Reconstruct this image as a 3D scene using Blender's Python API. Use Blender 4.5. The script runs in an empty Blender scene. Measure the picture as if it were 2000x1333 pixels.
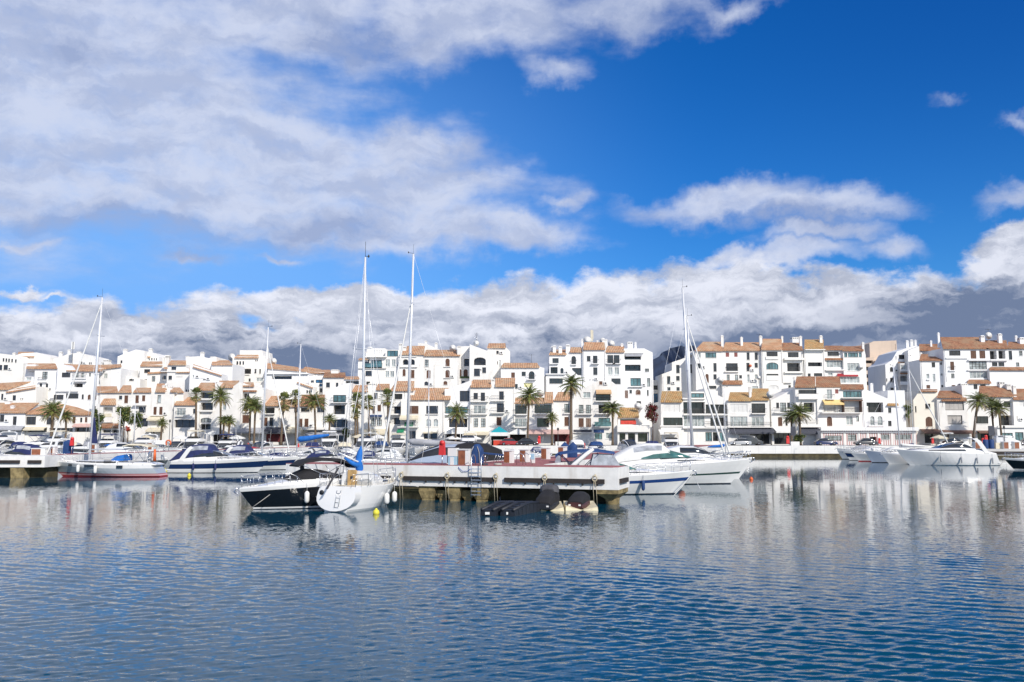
import bpy, math, random
import numpy as np
from mathutils import Vector, Matrix

scene = bpy.context.scene
COL = scene.collection
R = math.radians
random.seed(7)

# ---------------------------------------------------------------- camera
F, HZ, CAMZ = 1700.0, 850.0, 4.0          # focal length and horizon row of the 2000 px photograph, eye height
TILT = math.atan((HZ - 666.5) / F)
cam = bpy.data.cameras.new('camera')
cam.sensor_width = 36.0
cam.lens = 36.0 * F / 2000.0
cam.clip_start, cam.clip_end = 0.5, 30000
cam_o = bpy.data.objects.new('camera', cam)
COL.objects.link(cam_o)
cam_o.location = (0, 0, CAMZ)
cam_o.rotation_euler = (R(90) + TILT, 0, 0)
scene.camera = cam_o

CT, ST = math.cos(TILT), math.sin(TILT)
def ray(px, py):
    u, v = (px - 1000) / F, (666.5 - py) / F
    return Vector((u, CT - v * ST, ST + v * CT))
def at(px, py, Y):                        # the point seen at a photograph pixel, at depth Y
    d = ray(px, py)
    return Vector((0, 0, CAMZ)) + d * (Y / d.y)
def X_(px, Y, z=2.0):                     # world X of a pixel column at depth Y
    fwd = Y * CT + (z - CAMZ) * ST
    return (px - 1000) / F * fwd
def Z_(py, Y):
    return at(1000, py, Y).z

# ---------------------------------------------------------------- light
SUN_AZ, SUN_EL = 148.0, 33.0              # compass angle from +Y towards +X: behind the camera, to the right
sd = bpy.data.lights.new('sun', 'SUN')
sd.energy, sd.angle, sd.color = 4.3, R(0.53), (1.0, 0.935, 0.84)
so = bpy.data.objects.new('sun', sd)
COL.objects.link(so)
sv = Vector((math.sin(R(SUN_AZ)) * math.cos(R(SUN_EL)), math.cos(R(SUN_AZ)) * math.cos(R(SUN_EL)), math.sin(R(SUN_EL))))
so.rotation_euler = sv.to_track_quat('Z', 'Y').to_euler()
so.location = sv * 200

vs = scene.view_settings
vs.view_transform, vs.look, vs.exposure, vs.gamma = 'Standard', 'None', 0.0, 1.0
vs.use_curve_mapping = False

# ---------------------------------------------------------------- node helpers
class NT:
    def __init__(self, tree):
        self.t = tree
    def n(self, typ, **kw):
        x = self.t.nodes.new(typ)
        for k, v in kw.items():
            setattr(x, k, v)
        return x
    def put(self, sock, v):
        if isinstance(v, bpy.types.NodeSocket):
            self.t.links.new(v, sock)
        elif v is not None:
            if sock.type in ('RGBA',) and len(v) == 3:
                v = (*v, 1)
            sock.default_value = v
    def m(self, op, a, b=None, c=None, clamp=False):
        x = self.n('ShaderNodeMath', operation=op, use_clamp=clamp)
        for s, v in zip(x.inputs, (a, b, c)):
            self.put(s, v)
        return x.outputs[0]
    def v(self, op, a, b=None, c=None):
        x = self.n('ShaderNodeVectorMath', operation=op)
        for s, q in zip(x.inputs, (a, b, c)):
            self.put(s, q)
        return x.outputs['Value'] if op in ('LENGTH', 'DOT_PRODUCT') else x.outputs[0]
    def scale(self, a, k):
        x = self.n('ShaderNodeVectorMath', operation='SCALE')
        self.put(x.inputs[0], a); self.put(x.inputs['Scale'], k)
        return x.outputs[0]
    def noise(self, vec, scale, detail=3, rough=0.5, col=False, dist=0.0):
        x = self.n('ShaderNodeTexNoise')
        self.put(x.inputs['Vector'], vec)
        x.inputs['Scale'].default_value = scale
        x.inputs['Detail'].default_value = detail
        x.inputs['Roughness'].default_value = rough
        x.inputs['Distortion'].default_value = dist
        return x.outputs['Color' if col else 'Fac']
    def ss(self, x, a, b, lo=0.0, hi=1.0):
        q = self.n('ShaderNodeMapRange', interpolation_type='SMOOTHSTEP')
        self.put(q.inputs[0], x)
        for i, v in zip((1, 2, 3, 4), (a, b, lo, hi)):
            q.inputs[i].default_value = v
        return q.outputs[0]
    def mix(self, f, a, b, blend='MIX'):
        x = self.n('ShaderNodeMix', data_type='RGBA', blend_type=blend)
        self.put(x.inputs['Factor'], f)
        self.put(x.inputs[6], a); self.put(x.inputs[7], b)
        return x.outputs[2]
    def xyz(self, a, b, c):
        x = self.n('ShaderNodeCombineXYZ')
        for s, v in zip(x.inputs, (a, b, c)):
            self.put(s, v)
        return x.outputs[0]
    def sep(self, v):
        x = self.n('ShaderNodeSeparateXYZ')
        self.put(x.inputs[0], v)
        return x.outputs

# ---------------------------------------------------------------- sky with clouds
world = bpy.data.worlds.new('World')
scene.world = world
world.use_nodes = True
T = NT(world.node_tree)
world.node_tree.nodes.clear()
out = T.n('ShaderNodeOutputWorld')
bg = T.n('ShaderNodeBackground')
bg.inputs['Strength'].default_value = 0.1
T.t.links.new(bg.outputs[0], out.inputs['Surface'])
sky = T.n('ShaderNodeTexSky', sky_type='NISHITA')
sky.sun_disc = False
sky.sun_elevation, sky.sun_rotation = R(SUN_EL), R(SUN_AZ)
sky.altitude, sky.air_density, sky.dust_density, sky.ozone_density = 0, 1.0, 0.3, 3.0
d = T.n('ShaderNodeTexCoord').outputs['Generated']
sx, sy, sz = T.sep(d)
az = T.m('ARCTAN2', sx, sy)
el = T.m('ARCSINE', sz)
P = T.xyz(T.m('MULTIPLY', az, 17.0), T.m('MULTIPLY', el, 17.0), 0.0)      # one unit is about 100 px of the photograph
def azel(px, py):
    r = ray(px, py).normalized()
    return math.atan2(r.x, r.y) * 17, math.asin(r.z) * 17
wp = T.v('ADD', P, T.scale(T.v('SUBTRACT', T.noise(P, 0.55, 6, 0.58, True), (0.5, 0.5, 0.5)), 1.7))
wp2 = T.v('ADD', P, T.scale(T.v('SUBTRACT', T.noise(P, 1.1, 6, 0.6, True), (0.5, 0.5, 0.5)), 0.75))
def blobs(vec, spec):
    acc = None
    for b in spec:
        a, e = azel(b[0], b[1])
        rx, ry = b[2] / 100, b[3] / 100
        q = T.v('LENGTH', T.v('MULTIPLY_ADD', vec, (1 / rx, 1 / ry, 0), (-a / rx, -e / ry, 0)))
        if len(b) > 4:                     # thin wisps never reach full density
            q = T.m('ADD', q, 1 - b[4])
        acc = q if acc is None else T.m('SMOOTH_MIN', acc, q, 0.25)
    return T.m('SUBTRACT', 1.0, acc)
CL_HIGH = [(150, 130, 470, 320), (480, 320, 480, 170), (740, 440, 420, 62), (800, 285, 150, 55), (800, 360, 300, 75),
           (1010, 455, 150, 45), (60, 350, 330, 90), (900, 45, 340, 100, 0.9), (1230, 8, 260, 70, 0.75), (1070, 150, 150, 60, 0.38),
           (1420, 395, 230, 44, 0.85), (1590, 412, 200, 42, 0.85), (1600, 462, 150, 24, 0.75), (1760, 478, 110, 40, 0.45), (1995, 250, 90, 40, 0.45),
           (1985, 372, 120, 42, 0.6), (570, 510, 130, 22, 0.45), (370, 492, 170, 26, 0.5), (1090, 385, 110, 36, 0.5), (1500, 505, 170, 26), (1860, 200, 90, 40, 0.28), (560, 30, 220, 110), (1420, 0, 160, 40, 0.6), (60, 470, 150, 30, 0.5)]
CL_LOW = [(60, 715, 200, 108), (190, 660, 75, 80), (300, 700, 140, 95), (395, 665, 90, 88), (480, 690, 90, 70), (700, 600, 300, 42), (760, 690, 340, 110),
          (1000, 640, 220, 100), (1200, 640, 260, 115), (1420, 620, 260, 112), (1650, 630, 210, 95), (1800, 640, 200, 95),
          (1960, 520, 80, 70, 0.8), (2010, 470, 90, 50, 0.8), (1930, 620, 160, 80), (40, 572, 120, 22, 0.45), (100, 582, 60, 14, 0.4), (-250, 690, 300, 120), (2250, 620, 300, 140), (400, 790, 800, 90), (1500, 770, 1000, 110)]
dh = blobs(wp, CL_HIGH)
dl = blobs(wp2, CL_LOW)
fine = T.noise(T.v('MULTIPLY', P, (0.62, 1.5, 1.0)), 0.8, 7, 0.56)
fine2 = T.noise(T.v('MULTIPLY', P, (0.8, 1.3, 1.0)), 1.9, 7, 0.6)
ah = T.m('MULTIPLY', T.ss(T.m('ADD', dh, T.m('MULTIPLY_ADD', fine, 1.25, -0.6)), -0.16, 0.6), T.ss(fine2, 0.2, 0.6, 0.72, 0.94))
al = T.ss(T.m('ADD', dl, T.m('MULTIPLY_ADD', fine2, 0.9, -0.45)), -0.08, 0.26)
dark = blobs(wp, [(330, 460, 300, 55), (180, 80, 160, 40, 0.6), (640, 440, 160, 30), (1250, 50, 200, 40), (1500, 440, 220, 25), (700, 80, 160, 40)])
streak = T.noise(T.v('MULTIPLY', wp, (0.5, 1.5, 1.0)), 1.0, 7, 0.58)
sh_h = T.m('ADD', T.ss(dark, -0.3, 0.75, 0.0, 0.75), T.ss(streak, 0.36, 0.62, 0.62, 0.0), clamp=True)
dark2 = blobs(wp2, [(600, 705, 260, 42, 0.85), (160, 700, 230, 26, 0.6), (1890, 600, 210, 55), (1970, 640, 180, 70), (1650, 660, 300, 40, 0.8), (1480, 590, 150, 24, 0.55), (1080, 700, 260, 34, 0.55), (1330, 690, 160, 40, 0.7)])
puff = T.noise(T.v('MULTIPLY', wp2, (0.75, 1.5, 1.0)), 1.3, 5, 0.55)
sh_l = T.m('MULTIPLY_ADD', T.ss(T.m('ADD', dark2, T.m('MULTIPLY_ADD', puff, 3.0, -1.65)), -0.5, 0.85), 0.74, T.m('ADD', T.ss(T.noise(T.v('MULTIPLY', wp2, (0.45, 1.6, 1.0)), 1.2, 8, 0.62), 0.36, 0.6, 0.5, 0.0), T.m('ADD', T.ss(az, -0.15, 0.55, 0.0, 0.12), T.m('MULTIPLY', T.ss(el, 0.15, 0.105, 0.0, 0.55), T.ss(puff, 0.62, 0.36)))), clamp=True)
c_h = T.mix(sh_h, (6.4, 7.0, 8.7), (3.6, 4.35, 6.5))
c_l = T.mix(sh_l, (8.6, 8.9, 10.0), (1.7, 2.25, 3.6))
# clouds over the rest of the sky, seen only in reflections and as light
rest = T.ss(T.noise(d, 2.6, 6, 0.6), 0.4, 0.62, 0.0, 0.85)
up = T.ss(el, 0.62, 0.8)
back = T.ss(sy, 0.35, 0.1)
rest = T.m('MULTIPLY', rest, T.m('MAXIMUM', up, back))
sat = T.n('ShaderNodeHueSaturation')
sat.inputs['Saturation'].default_value = 1.4
sat.inputs['Value'].default_value = 1.0
T.t.links.new(sky.outputs[0], sat.inputs['Color'])
base = T.mix(1.0, sat.outputs[0], (0.5, 0.88, 1.28), 'MULTIPLY')
low = T.m('MULTIPLY', T.ss(az, 0.25, -0.4), T.ss(el, 0.6, 0.15))
base = T.mix(T.m('MULTIPLY', low, 0.92), base, (2.1, 4.8, 9.9))
base = T.mix(T.m('MULTIPLY', T.m('MULTIPLY', T.ss(az, 0.1, 0.6), T.ss(el, 0.2, 0.5)), 0.45), base, (0.05, 0.7, 3.6))
base = T.mix(rest, base, (8.6, 8.6, 8.8))
base = T.mix(ah, base, c_h)
base = T.mix(al, base, c_l)
T.t.links.new(base, bg.inputs['Color'])

# ---------------------------------------------------------------- materials
MATS = {}
def mat(name, col, rough=0.6, var=0.0, vs=1.0, metal=0.0, spec=0.5, bump=0.0, bs=8.0, dirt=None, coat=0.0, ior=None):
    """plain painted or woven surface: a base colour with a little uneven wear of its own"""
    if name in MATS:
        return MATS[name]
    m = bpy.data.materials.new(name)
    m.use_nodes = True
    t = NT(m.node_tree)
    b = m.node_tree.nodes['Principled BSDF']
    b.inputs['Roughness'].default_value = rough
    b.inputs['Metallic'].default_value = metal
    b.inputs['Specular IOR Level'].default_value = spec
    if coat:
        b.inputs['Coat Weight'].default_value = coat
        b.inputs['Coat Roughness'].default_value = 0.05
    pos = t.n('ShaderNodeNewGeometry').outputs['Position']
    c = (*col, 1)
    if var > 0:
        nz = t.noise(pos, vs, 5, 0.62)
        lo = tuple(max(0, k * (1 - var)) for k in col)
        hi = tuple(min(1, k * (1 + var * 0.6)) for k in col)
        c = t.mix(t.ss(nz, 0.3, 0.7), lo, hi)
        if dirt:
            streak = t.noise(t.v('MULTIPLY', pos, (1.3, 1.3, 0.12)), 1.1, 5, 0.65)
            c = t.mix(t.ss(streak, 0.52, 0.8, 0.0, dirt[3]), c, dirt[:3])
    t.put(b.inputs['Base Color'], c)
    if bump > 0:
        bp = t.n('ShaderNodeBump')
        bp.inputs['Strength'].default_value = bump
        bp.inputs['Distance'].default_value = 0.05
        t.put(bp.inputs['Height'], t.noise(pos, bs, 4, 0.6))
        t.put(b.inputs['Normal'], bp.outputs[0])
    MATS[name] = m
    return m

def tile_mat(name, a, bcol, c):
    """rows of barrel tiles: ridges down the slope, courses across, each tile its own clay tone"""
    m = bpy.data.materials.new(name)
    m.use_nodes = True
    t = NT(m.node_tree)
    b = m.node_tree.nodes['Principled BSDF']
    b.inputs['Roughness'].default_value = 0.85
    pos = t.n('ShaderNodeNewGeometry').outputs['Position']
    x, y, z = t.sep(pos)
    xs = t.m('MULTIPLY', x, 2.6)
    fx = t.m('FLOOR', xs)
    yy = t.m('MULTIPLY', t.m('ADD', y, z), 1.5)
    cell = t.xyz(fx, t.m('FLOOR', yy), 0.0)
    wn = t.n('ShaderNodeTexWhiteNoise')
    t.put(wn.inputs['Vector'], cell)
    col = t.mix(wn.outputs['Value'], a, bcol)
    patch = t.noise(pos, 0.5, 4, 0.6)
    col = t.mix(t.ss(patch, 0.42, 0.66, 0.0, 0.75), col, c)
    rid = t.m('ABSOLUTE', t.m('SINE', t.m('MULTIPLY', xs, math.pi)))
    gap = t.ss(rid, 0.0, 0.5, 0.45, 1.0)
    col = t.mix(1.0, col, t.n('ShaderNodeCombineColor').outputs[0], 'MIX') if False else col
    crs = t.ss(t.m('FRACT', yy), 0.0, 0.25, 0.6, 1.0)
    bp = t.n('ShaderNodeBump')
    bp.inputs['Strength'].default_value = 1.0
    bp.inputs['Distance'].default_value = 0.14
    t.put(bp.inputs['Height'], t.m('MULTIPLY', t.m('ADD', rid, crs), 0.6))
    t.put(b.inputs['Normal'], bp.outputs[0])
    k = t.xyz(gap, gap, gap)
    col = t.mix(1.0, col, k, 'MULTIPLY')
    t.put(b.inputs['Base Color'], col)
    MATS[name] = m
    return m

def glass(name, col, rough=0.06, wob=0.02):
    if name in MATS:
        return MATS[name]
    m = mat(name, col, rough, 0.35, 0.9, spec=0.8)
    return m

white = mat('white_render', (0.80, 0.785, 0.75), 0.85, 0.05, 0.35, dirt=(0.58, 0.54, 0.48, 0.45), bump=0.15, bs=3)
white3 = mat('weathered_white_render', (0.765, 0.75, 0.72), 0.85, 0.07, 0.5, dirt=(0.52, 0.48, 0.42, 0.5), bump=0.15, bs=3)
white4 = mat('warm_white_render', (0.80, 0.78, 0.74), 0.85, 0.06, 0.4, dirt=(0.58, 0.52, 0.44, 0.4), bump=0.15, bs=3)
white2 = mat('cool_white_render', (0.79, 0.79, 0.785), 0.85, 0.05, 0.3, dirt=(0.6, 0.58, 0.55, 0.3), bump=0.15, bs=3)
cream = mat('cream_render', (0.79, 0.74, 0.64), 0.85, 0.06, 0.3, dirt=(0.55, 0.47, 0.38, 0.35))
tan = mat('tan_render', (0.62, 0.50, 0.40), 0.85, 0.08, 0.3, dirt=(0.4, 0.33, 0.27, 0.4))
greywall = mat('grey_render', (0.55, 0.54, 0.53), 0.85, 0.08, 0.4)
tile_o = tile_mat('orange_tile', (0.64, 0.36, 0.20), (0.42, 0.225, 0.125), (0.57, 0.42, 0.28))
tile_b = tile_mat('brown_tile', (0.44, 0.21, 0.11), (0.26, 0.12, 0.065), (0.38, 0.25, 0.15))
tile_y = tile_mat('yellow_tile', (0.58, 0.34, 0.14), (0.38, 0.22, 0.09), (0.46, 0.35, 0.18))
dkframe = mat('dark_frame', (0.04, 0.035, 0.03), 0.5)
whframe = mat('white_frame', (0.72, 0.72, 0.70), 0.5)
brownw = mat('brown_wood', (0.13, 0.06, 0.035), 0.6, 0.3, 3)
redw = mat('dull_red_wood', (0.28, 0.09, 0.08), 0.6, 0.2, 3)
pane_d = glass('dark_pane', (0.035, 0.038, 0.042))
pane_c = mat('curtained_pane', (0.36, 0.40, 0.40), 0.12, 0.5, 1.1, spec=0.7)
pane_t = mat('teal_pane', (0.10, 0.20, 0.22), 0.05, 0.5, 0.8, spec=0.9)
pane_n = mat('blind', (0.70, 0.70, 0.68), 0.7, 0.08, 1.0)
pane_g = mat('grey_blind', (0.42, 0.40, 0.38), 0.7, 0.1, 1.0)
pane_y = mat('yellow_blind', (0.66, 0.64, 0.35), 0.7, 0.1, 1.0)
pane_u = mat('blue_pane', (0.03, 0.12, 0.24), 0.05, 0.4, 0.8, spec=0.9)
iron = mat('iron', (0.05, 0.05, 0.05), 0.5)
steel = mat('steel', (0.62, 0.63, 0.65), 0.25, metal=0.9)
alu = mat('mast_alloy', (0.74, 0.75, 0.77), 0.35, metal=0.25)
gel = mat('white_gelcoat', (0.78, 0.78, 0.77), 0.18, 0.04, 0.8, coat=0.6)
gelg = mat('grey_gelcoat', (0.42, 0.46, 0.50), 0.2, 0.06, 0.8, coat=0.5)
silver = mat('silver_gelcoat', (0.36, 0.42, 0.52), 0.22, 0.05, 0.7, coat=0.6)
nonskid = mat('nonskid_deck', (0.66, 0.65, 0.62), 0.8, 0.08, 2.0)
cream_d = mat('cream_deck', (0.66, 0.60, 0.48), 0.75, 0.08, 2.0)
navy = mat('navy_gelcoat', (0.012, 0.03, 0.10), 0.12, 0.1, 0.6, coat=0.8)
black = mat('black_gelcoat', (0.008, 0.009, 0.012), 0.12, 0.1, 0.6, coat=0.8)
bluestripe = mat('blue_stripe', (0.02, 0.06, 0.22), 0.15, coat=0.5)
antifoul_r = mat('red_antifouling', (0.30, 0.025, 0.03), 0.6, 0.2, 2)
antifoul_d = mat('dark_antifouling', (0.02, 0.025, 0.04), 0.6, 0.2, 2)
navyfab = mat('navy_canvas', (0.018, 0.028, 0.11), 0.85, 0.25, 2.5, bump=0.4, bs=2.5)
bluefab = mat('bright_blue_canvas', (0.01, 0.14, 0.50), 0.8, 0.2, 2.5, bump=0.5, bs=3)
blackfab = mat('black_canvas', (0.012, 0.012, 0.015), 0.85, 0.3, 2.5, bump=0.6, bs=2.5)
greyfab = mat('grey_canvas', (0.36, 0.37, 0.40), 0.85, 0.15, 2.0, bump=0.5, bs=2.5)
dgreyfab = mat('dark_grey_canvas', (0.07, 0.07, 0.08), 0.85, 0.3, 2.5, bump=0.5, bs=2.5)
creamfab = mat('cream_canvas', (0.66, 0.60, 0.46), 0.85, 0.1, 2.0, bump=0.4, bs=2.5)
whitefab = mat('white_canvas', (0.76, 0.76, 0.74), 0.85, 0.08, 2.0, bump=0.5, bs=2.5)
tealfab = mat('teal_canvas', (0.01, 0.36, 0.44), 0.8, 0.1, 2.0)
redfab = mat('red_canvas', (0.36, 0.03, 0.04), 0.85, 0.15, 2.0)
pinkfab = mat('faded_red_canvas', (0.62, 0.42, 0.38), 0.85, 0.1, 2.0)
tanfab = mat('tan_canvas', (0.55, 0.36, 0.20), 0.85, 0.1, 2.0)
yellowfab = mat('yellow_canvas', (0.75, 0.55, 0.24), 0.85, 0.1, 2.0)
brownfab = mat('brown_canvas', (0.15, 0.085, 0.065), 0.85, 0.15, 2.0)
greenfab = mat('green_canvas', (0.02, 0.26, 0.12), 0.85, 0.15, 2.0)
slatefab = mat('slate_canvas', (0.06, 0.065, 0.085), 0.8, 0.15, 2.0)
clearv = mat('clear_vinyl', (0.40, 0.42, 0.46), 0.12, 0.4, 1.5, spec=0.9)
tint = mat('tinted_glass', (0.02, 0.025, 0.03), 0.05, 0.3, 1.5, spec=0.9)
tealg = mat('green_tinted_glass', (0.05, 0.16, 0.15), 0.05, 0.4, 1.5, spec=0.9)
teak = mat('weathered_wood', (0.50, 0.32, 0.13), 0.7, 0.25, 5)
varnish = mat('red_brown_wood', (0.26, 0.09, 0.04), 0.5, 0.25, 4)
rubber = mat('dark_rubber', (0.035, 0.028, 0.026), 0.8, 0.25, 3)
rope = mat('rope', (0.42, 0.40, 0.36), 0.9)
drope = mat('dark_rope', (0.06, 0.07, 0.10), 0.9)
red = mat('red_paint', (0.62, 0.035, 0.035), 0.45, 0.1, 2)
orange = mat('orange_plastic', (0.75, 0.14, 0.03), 0.5, 0.1, 2)
yellow = mat('yellow_plastic', (0.75, 0.66, 0.05), 0.5, 0.1, 2)
whitep = mat('white_plastic', (0.76, 0.76, 0.74), 0.4, 0.04, 2)
creamp = mat('cream_plastic', (0.74, 0.66, 0.45), 0.6, 0.12, 3)
blackp = mat('black_plastic', (0.015, 0.018, 0.026), 0.55, 0.25, 4)
bluep = mat('blue_cover', (0.012, 0.05, 0.17), 0.7, 0.15, 2.5, bump=0.4, bs=3)
lblue = mat('light_blue_panel', (0.35, 0.55, 0.68), 0.5, 0.1, 3)
pierw = mat('white_pier_paint', (0.77, 0.76, 0.735), 0.8, 0.08, 1.2, dirt=(0.42, 0.36, 0.29, 0.55), bump=0.2, bs=3)
pierdeck = mat('faded_red_paving', (0.36, 0.125, 0.12), 0.85, 0.2, 1.5, bump=0.2, bs=6)
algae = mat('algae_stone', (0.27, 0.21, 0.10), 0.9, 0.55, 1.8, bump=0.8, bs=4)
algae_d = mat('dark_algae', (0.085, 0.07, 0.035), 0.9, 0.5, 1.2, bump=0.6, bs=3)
quayw = mat('quay_paint', (0.77, 0.76, 0.73), 0.85, 0.06, 0.5, dirt=(0.55, 0.5, 0.44, 0.35))
asphalt = mat('pale_asphalt', (0.17, 0.165, 0.16), 0.9, 0.15, 0.6)
earth = mat('dry_ground', (0.20, 0.17, 0.12), 0.95, 0.3, 0.05)
darkin = mat('dark_interior', (0.03, 0.025, 0.022), 0.8, 0.4, 1.0)
redin = mat('red_interior', (0.14, 0.02, 0.022), 0.7, 0.4, 1.0)
trunkm = mat('palm_bark', (0.15, 0.11, 0.075), 0.95, 0.4, 5, bump=0.8, bs=9)
palm_a = mat('palm_leaf', (0.12, 0.15, 0.042), 0.55, 0.4, 0.8)
palm_b = mat('dry_palm_leaf', (0.26, 0.20, 0.08), 0.65, 0.4, 0.8)
palm_c = mat('bright_palm_leaf', (0.20, 0.22, 0.05), 0.55, 0.4, 0.8)
leafg = mat('leaf_green', (0.05, 0.085, 0.02), 0.6, 0.45, 0.9)
leafr = mat('bougainvillea', (0.17, 0.014, 0.022), 0.6, 0.4, 0.9)
flower = mat('red_flowers', (0.60, 0.06, 0.04), 0.7, 0.3, 2)

def stripes_mat():
    m = bpy.data.materials.new('pink_striped_wall')
    m.use_nodes = True
    t = NT(m.node_tree)
    x, y, z = t.sep(t.n('ShaderNodeNewGeometry').outputs['Position'])
    f = t.m('FRACT', t.m('MULTIPLY', x, 2.2))
    t.put(m.node_tree.nodes['Principled BSDF'].inputs['Base Color'], t.mix(t.ss(f, 0.48, 0.52), (0.74, 0.72, 0.70), (0.50, 0.30, 0.29)))
    m.node_tree.nodes['Principled BSDF'].inputs['Roughness'].default_value = 0.8
    return m
striped = stripes_mat()

# ---------------------------------------------------------------- object helpers
def tag(o, label=None, cat=None, group=None, kind=None):
    if label: o['label'] = label
    if cat: o['category'] = cat
    if group: o['group'] = group
    if kind: o['kind'] = kind
    return o

def thing(name, label, cat, loc=(0, 0, 0), rz=0.0, group=None):
    o = bpy.data.objects.new(name, None)
    o.empty_display_size = 0.3
    COL.objects.link(o)
    o.location = loc
    o.rotation_euler = (0, 0, rz)
    return tag(o, label, cat, group)

class MB:
    """collects shapes, links them as ONE mesh object"""
    def __init__(self):
        self.vs, self.fs, self.ms, self.sm = [], [], [], []
    def add(self, verts, faces, m=0, smooth=False):
        o = len(self.vs)
        self.vs.extend([tuple(v) for v in verts])
        for f in faces:
            self.fs.append([i + o for i in f])
            self.ms.append(m)
            self.sm.append(smooth)
        return self
    def box(self, x0, x1, y0, y1, z0, z1, m=0):
        v = [(x, y, z) for z in (z0, z1) for y in (y0, y1) for x in (x0, x1)]
        return self.add(v, [(0, 2, 3, 1), (4, 5, 7, 6), (0, 1, 5, 4), (2, 6, 7, 3), (0, 4, 6, 2), (1, 3, 7, 5)], m)
    def hexa(self, b, t, m=0):            # 4 bottom and 4 top corners
        return self.add(list(b) + list(t), [(3, 2, 1, 0), (4, 5, 6, 7), (0, 1, 5, 4), (1, 2, 6, 5), (2, 3, 7, 6), (3, 0, 4, 7)], m)
    def bar(self, a, b, w, h=None, m=0):  # square bar between two points
        return self.tube([a, b], w / 2 * 1.41, 4, m, False)
    def tube(self, pts, r, n=6, m=0, smooth=True, cap=True):
        pts = [Vector(p) for p in pts]
        rs = r if isinstance(r, (list, tuple)) else [r] * len(pts)
        V, prev = [], None
        for i, p in enumerate(pts):
            a = pts[max(0, i - 1)]; b = pts[min(len(pts) - 1, i + 1)]
            t = (b - a).normalized()
            if prev is None:
                ref = Vector((0, 0, 1)) if abs(t.z) < 0.9 else Vector((1, 0, 0))
                u = t.cross(ref).normalized()
            else:
                u = (prev - t * prev.dot(t)).normalized()
            prev = u
            w = t.cross(u)
            for k in range(n):
                q = 2 * math.pi * (k + 0.5) / n
                V.append(p + (u * math.cos(q) + w * math.sin(q)) * rs[i])
        fs = []
        for i in range(len(pts) - 1):
            for k in range(n):
                a, b = i * n + k, i * n + (k + 1) % n
                fs.append((a, b, b + n, a + n))
        if cap:
            fs.append(tuple(range(n))[::-1])
            fs.append(tuple(range((len(pts) - 1) * n, len(pts) * n)))
        return self.add(V, fs, m, smooth)
    def lathe(self, prof, c=(0, 0, 0), n=12, m=0, axis='z', smooth=True):
        V = []
        for r, h in prof:
            for k in range(n):
                q = 2 * math.pi * k / n
                a, b = r * math.cos(q), r * math.sin(q)
                V.append((c[0] + a, c[1] + b, c[2] + h) if axis == 'z' else ((c[0] + h, c[1] + a, c[2] + b) if axis == 'x' else (c[0] + a, c[1] + h, c[2] + b)))
        fs = [(i * n + k, i * n + (k + 1) % n, (i + 1) * n + (k + 1) % n, (i + 1) * n + k) for i in range(len(prof) - 1) for k in range(n)]
        fs.append(tuple(range(n))[::-1])
        fs.append(tuple(range((len(prof) - 1) * n, len(prof) * n)))
        return self.add(V, fs, m, smooth)
    def loft(self, st, m=0, e=0.6, n=10, th=(0.0, 1.0), off=0.0, caps=True, smooth=True):
        """stations (x, base z, height, half width): superellipse sections, optionally only a band of each"""
        V = []
        for x, zb, h, w in st:
            for k in range(n + 1):
                q = math.pi * (th[0] + (th[1] - th[0]) * k / n)
                c, s = math.cos(q), max(0.0, math.sin(q))
                V.append((x, math.copysign(abs(c) ** e, c) * (w + off), zb + (s ** e) * (h + off)))
        k1 = n + 1
        fs = [(i * k1 + k, i * k1 + k + 1, (i + 1) * k1 + k + 1, (i + 1) * k1 + k) for i in range(len(st) - 1) for k in range(n)]
        self.add(V, fs, m, smooth)
        if caps:
            self.add([V[k] for k in range(k1)], [tuple(range(k1))], m)
            self.add([V[(len(st) - 1) * k1 + k] for k in range(k1)], [tuple(range(k1))[::-1]], m)
        return self
    def build(self, name, mats, parent=None, off=(0, 0, 0), label=None):
        if not self.fs:
            return None
        me = bpy.data.meshes.new(name)
        ox, oy, oz = off
        me.from_pydata([(x - ox, y - oy, z - oz) for x, y, z in self.vs], [], self.fs)
        if not isinstance(mats, (list, tuple)):
            mats = [mats]
        for q in mats:
            me.materials.append(q)
        me.polygons.foreach_set('material_index', self.ms)
        me.polygons.foreach_set('use_smooth', self.sm)
        me.update()
        o = bpy.data.objects.new(name, me)
        COL.objects.link(o)
        if parent is not None:
            o.parent = parent
        if label:
            o['label'] = label
        return o

def clone(o, parent=None):                # a thing with copies of its parts and sub-parts
    c = o.copy()
    COL.objects.link(c)
    if parent is not None:
        c.parent = parent
    for ch in [k for k in KIDS.get(o.name, [])]:
        clone(ch, c)
    return c
KIDS = {}
def index_kids():
    KIDS.clear()
    for o in COL.objects:
        if o.parent is not None:
            KIDS.setdefault(o.parent.name, []).append(o)

# ---------------------------------------------------------------- ground, quay and water
QY = 160.0                                # quay edge
g = MB()
g.add([(-400, QY + 1.2, 2.0), (400, QY + 1.2, 2.0), (9000, 9000, 2.0), (-9000, 9000, 2.0)], [(0, 1, 2, 3)])
tag(g.build('ground', earth), kind='structure')
rd = MB()
rd.add([(-300, QY + 1.2, 2.004), (300, QY + 1.2, 2.004), (300, 182, 2.004), (-300, 182, 2.004)], [(0, 1, 2, 3)])
tag(rd.build('promenade', asphalt), kind='structure')
q = MB()
q.box(-300, 300, QY, QY + 1.2, 0.62, 2.06, 0)
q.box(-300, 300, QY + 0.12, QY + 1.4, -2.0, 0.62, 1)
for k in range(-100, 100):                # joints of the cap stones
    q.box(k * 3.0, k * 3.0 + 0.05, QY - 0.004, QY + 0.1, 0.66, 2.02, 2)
tag(q.build('quay_edge', [quayw, algae_d, greywall]), kind='structure')

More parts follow.
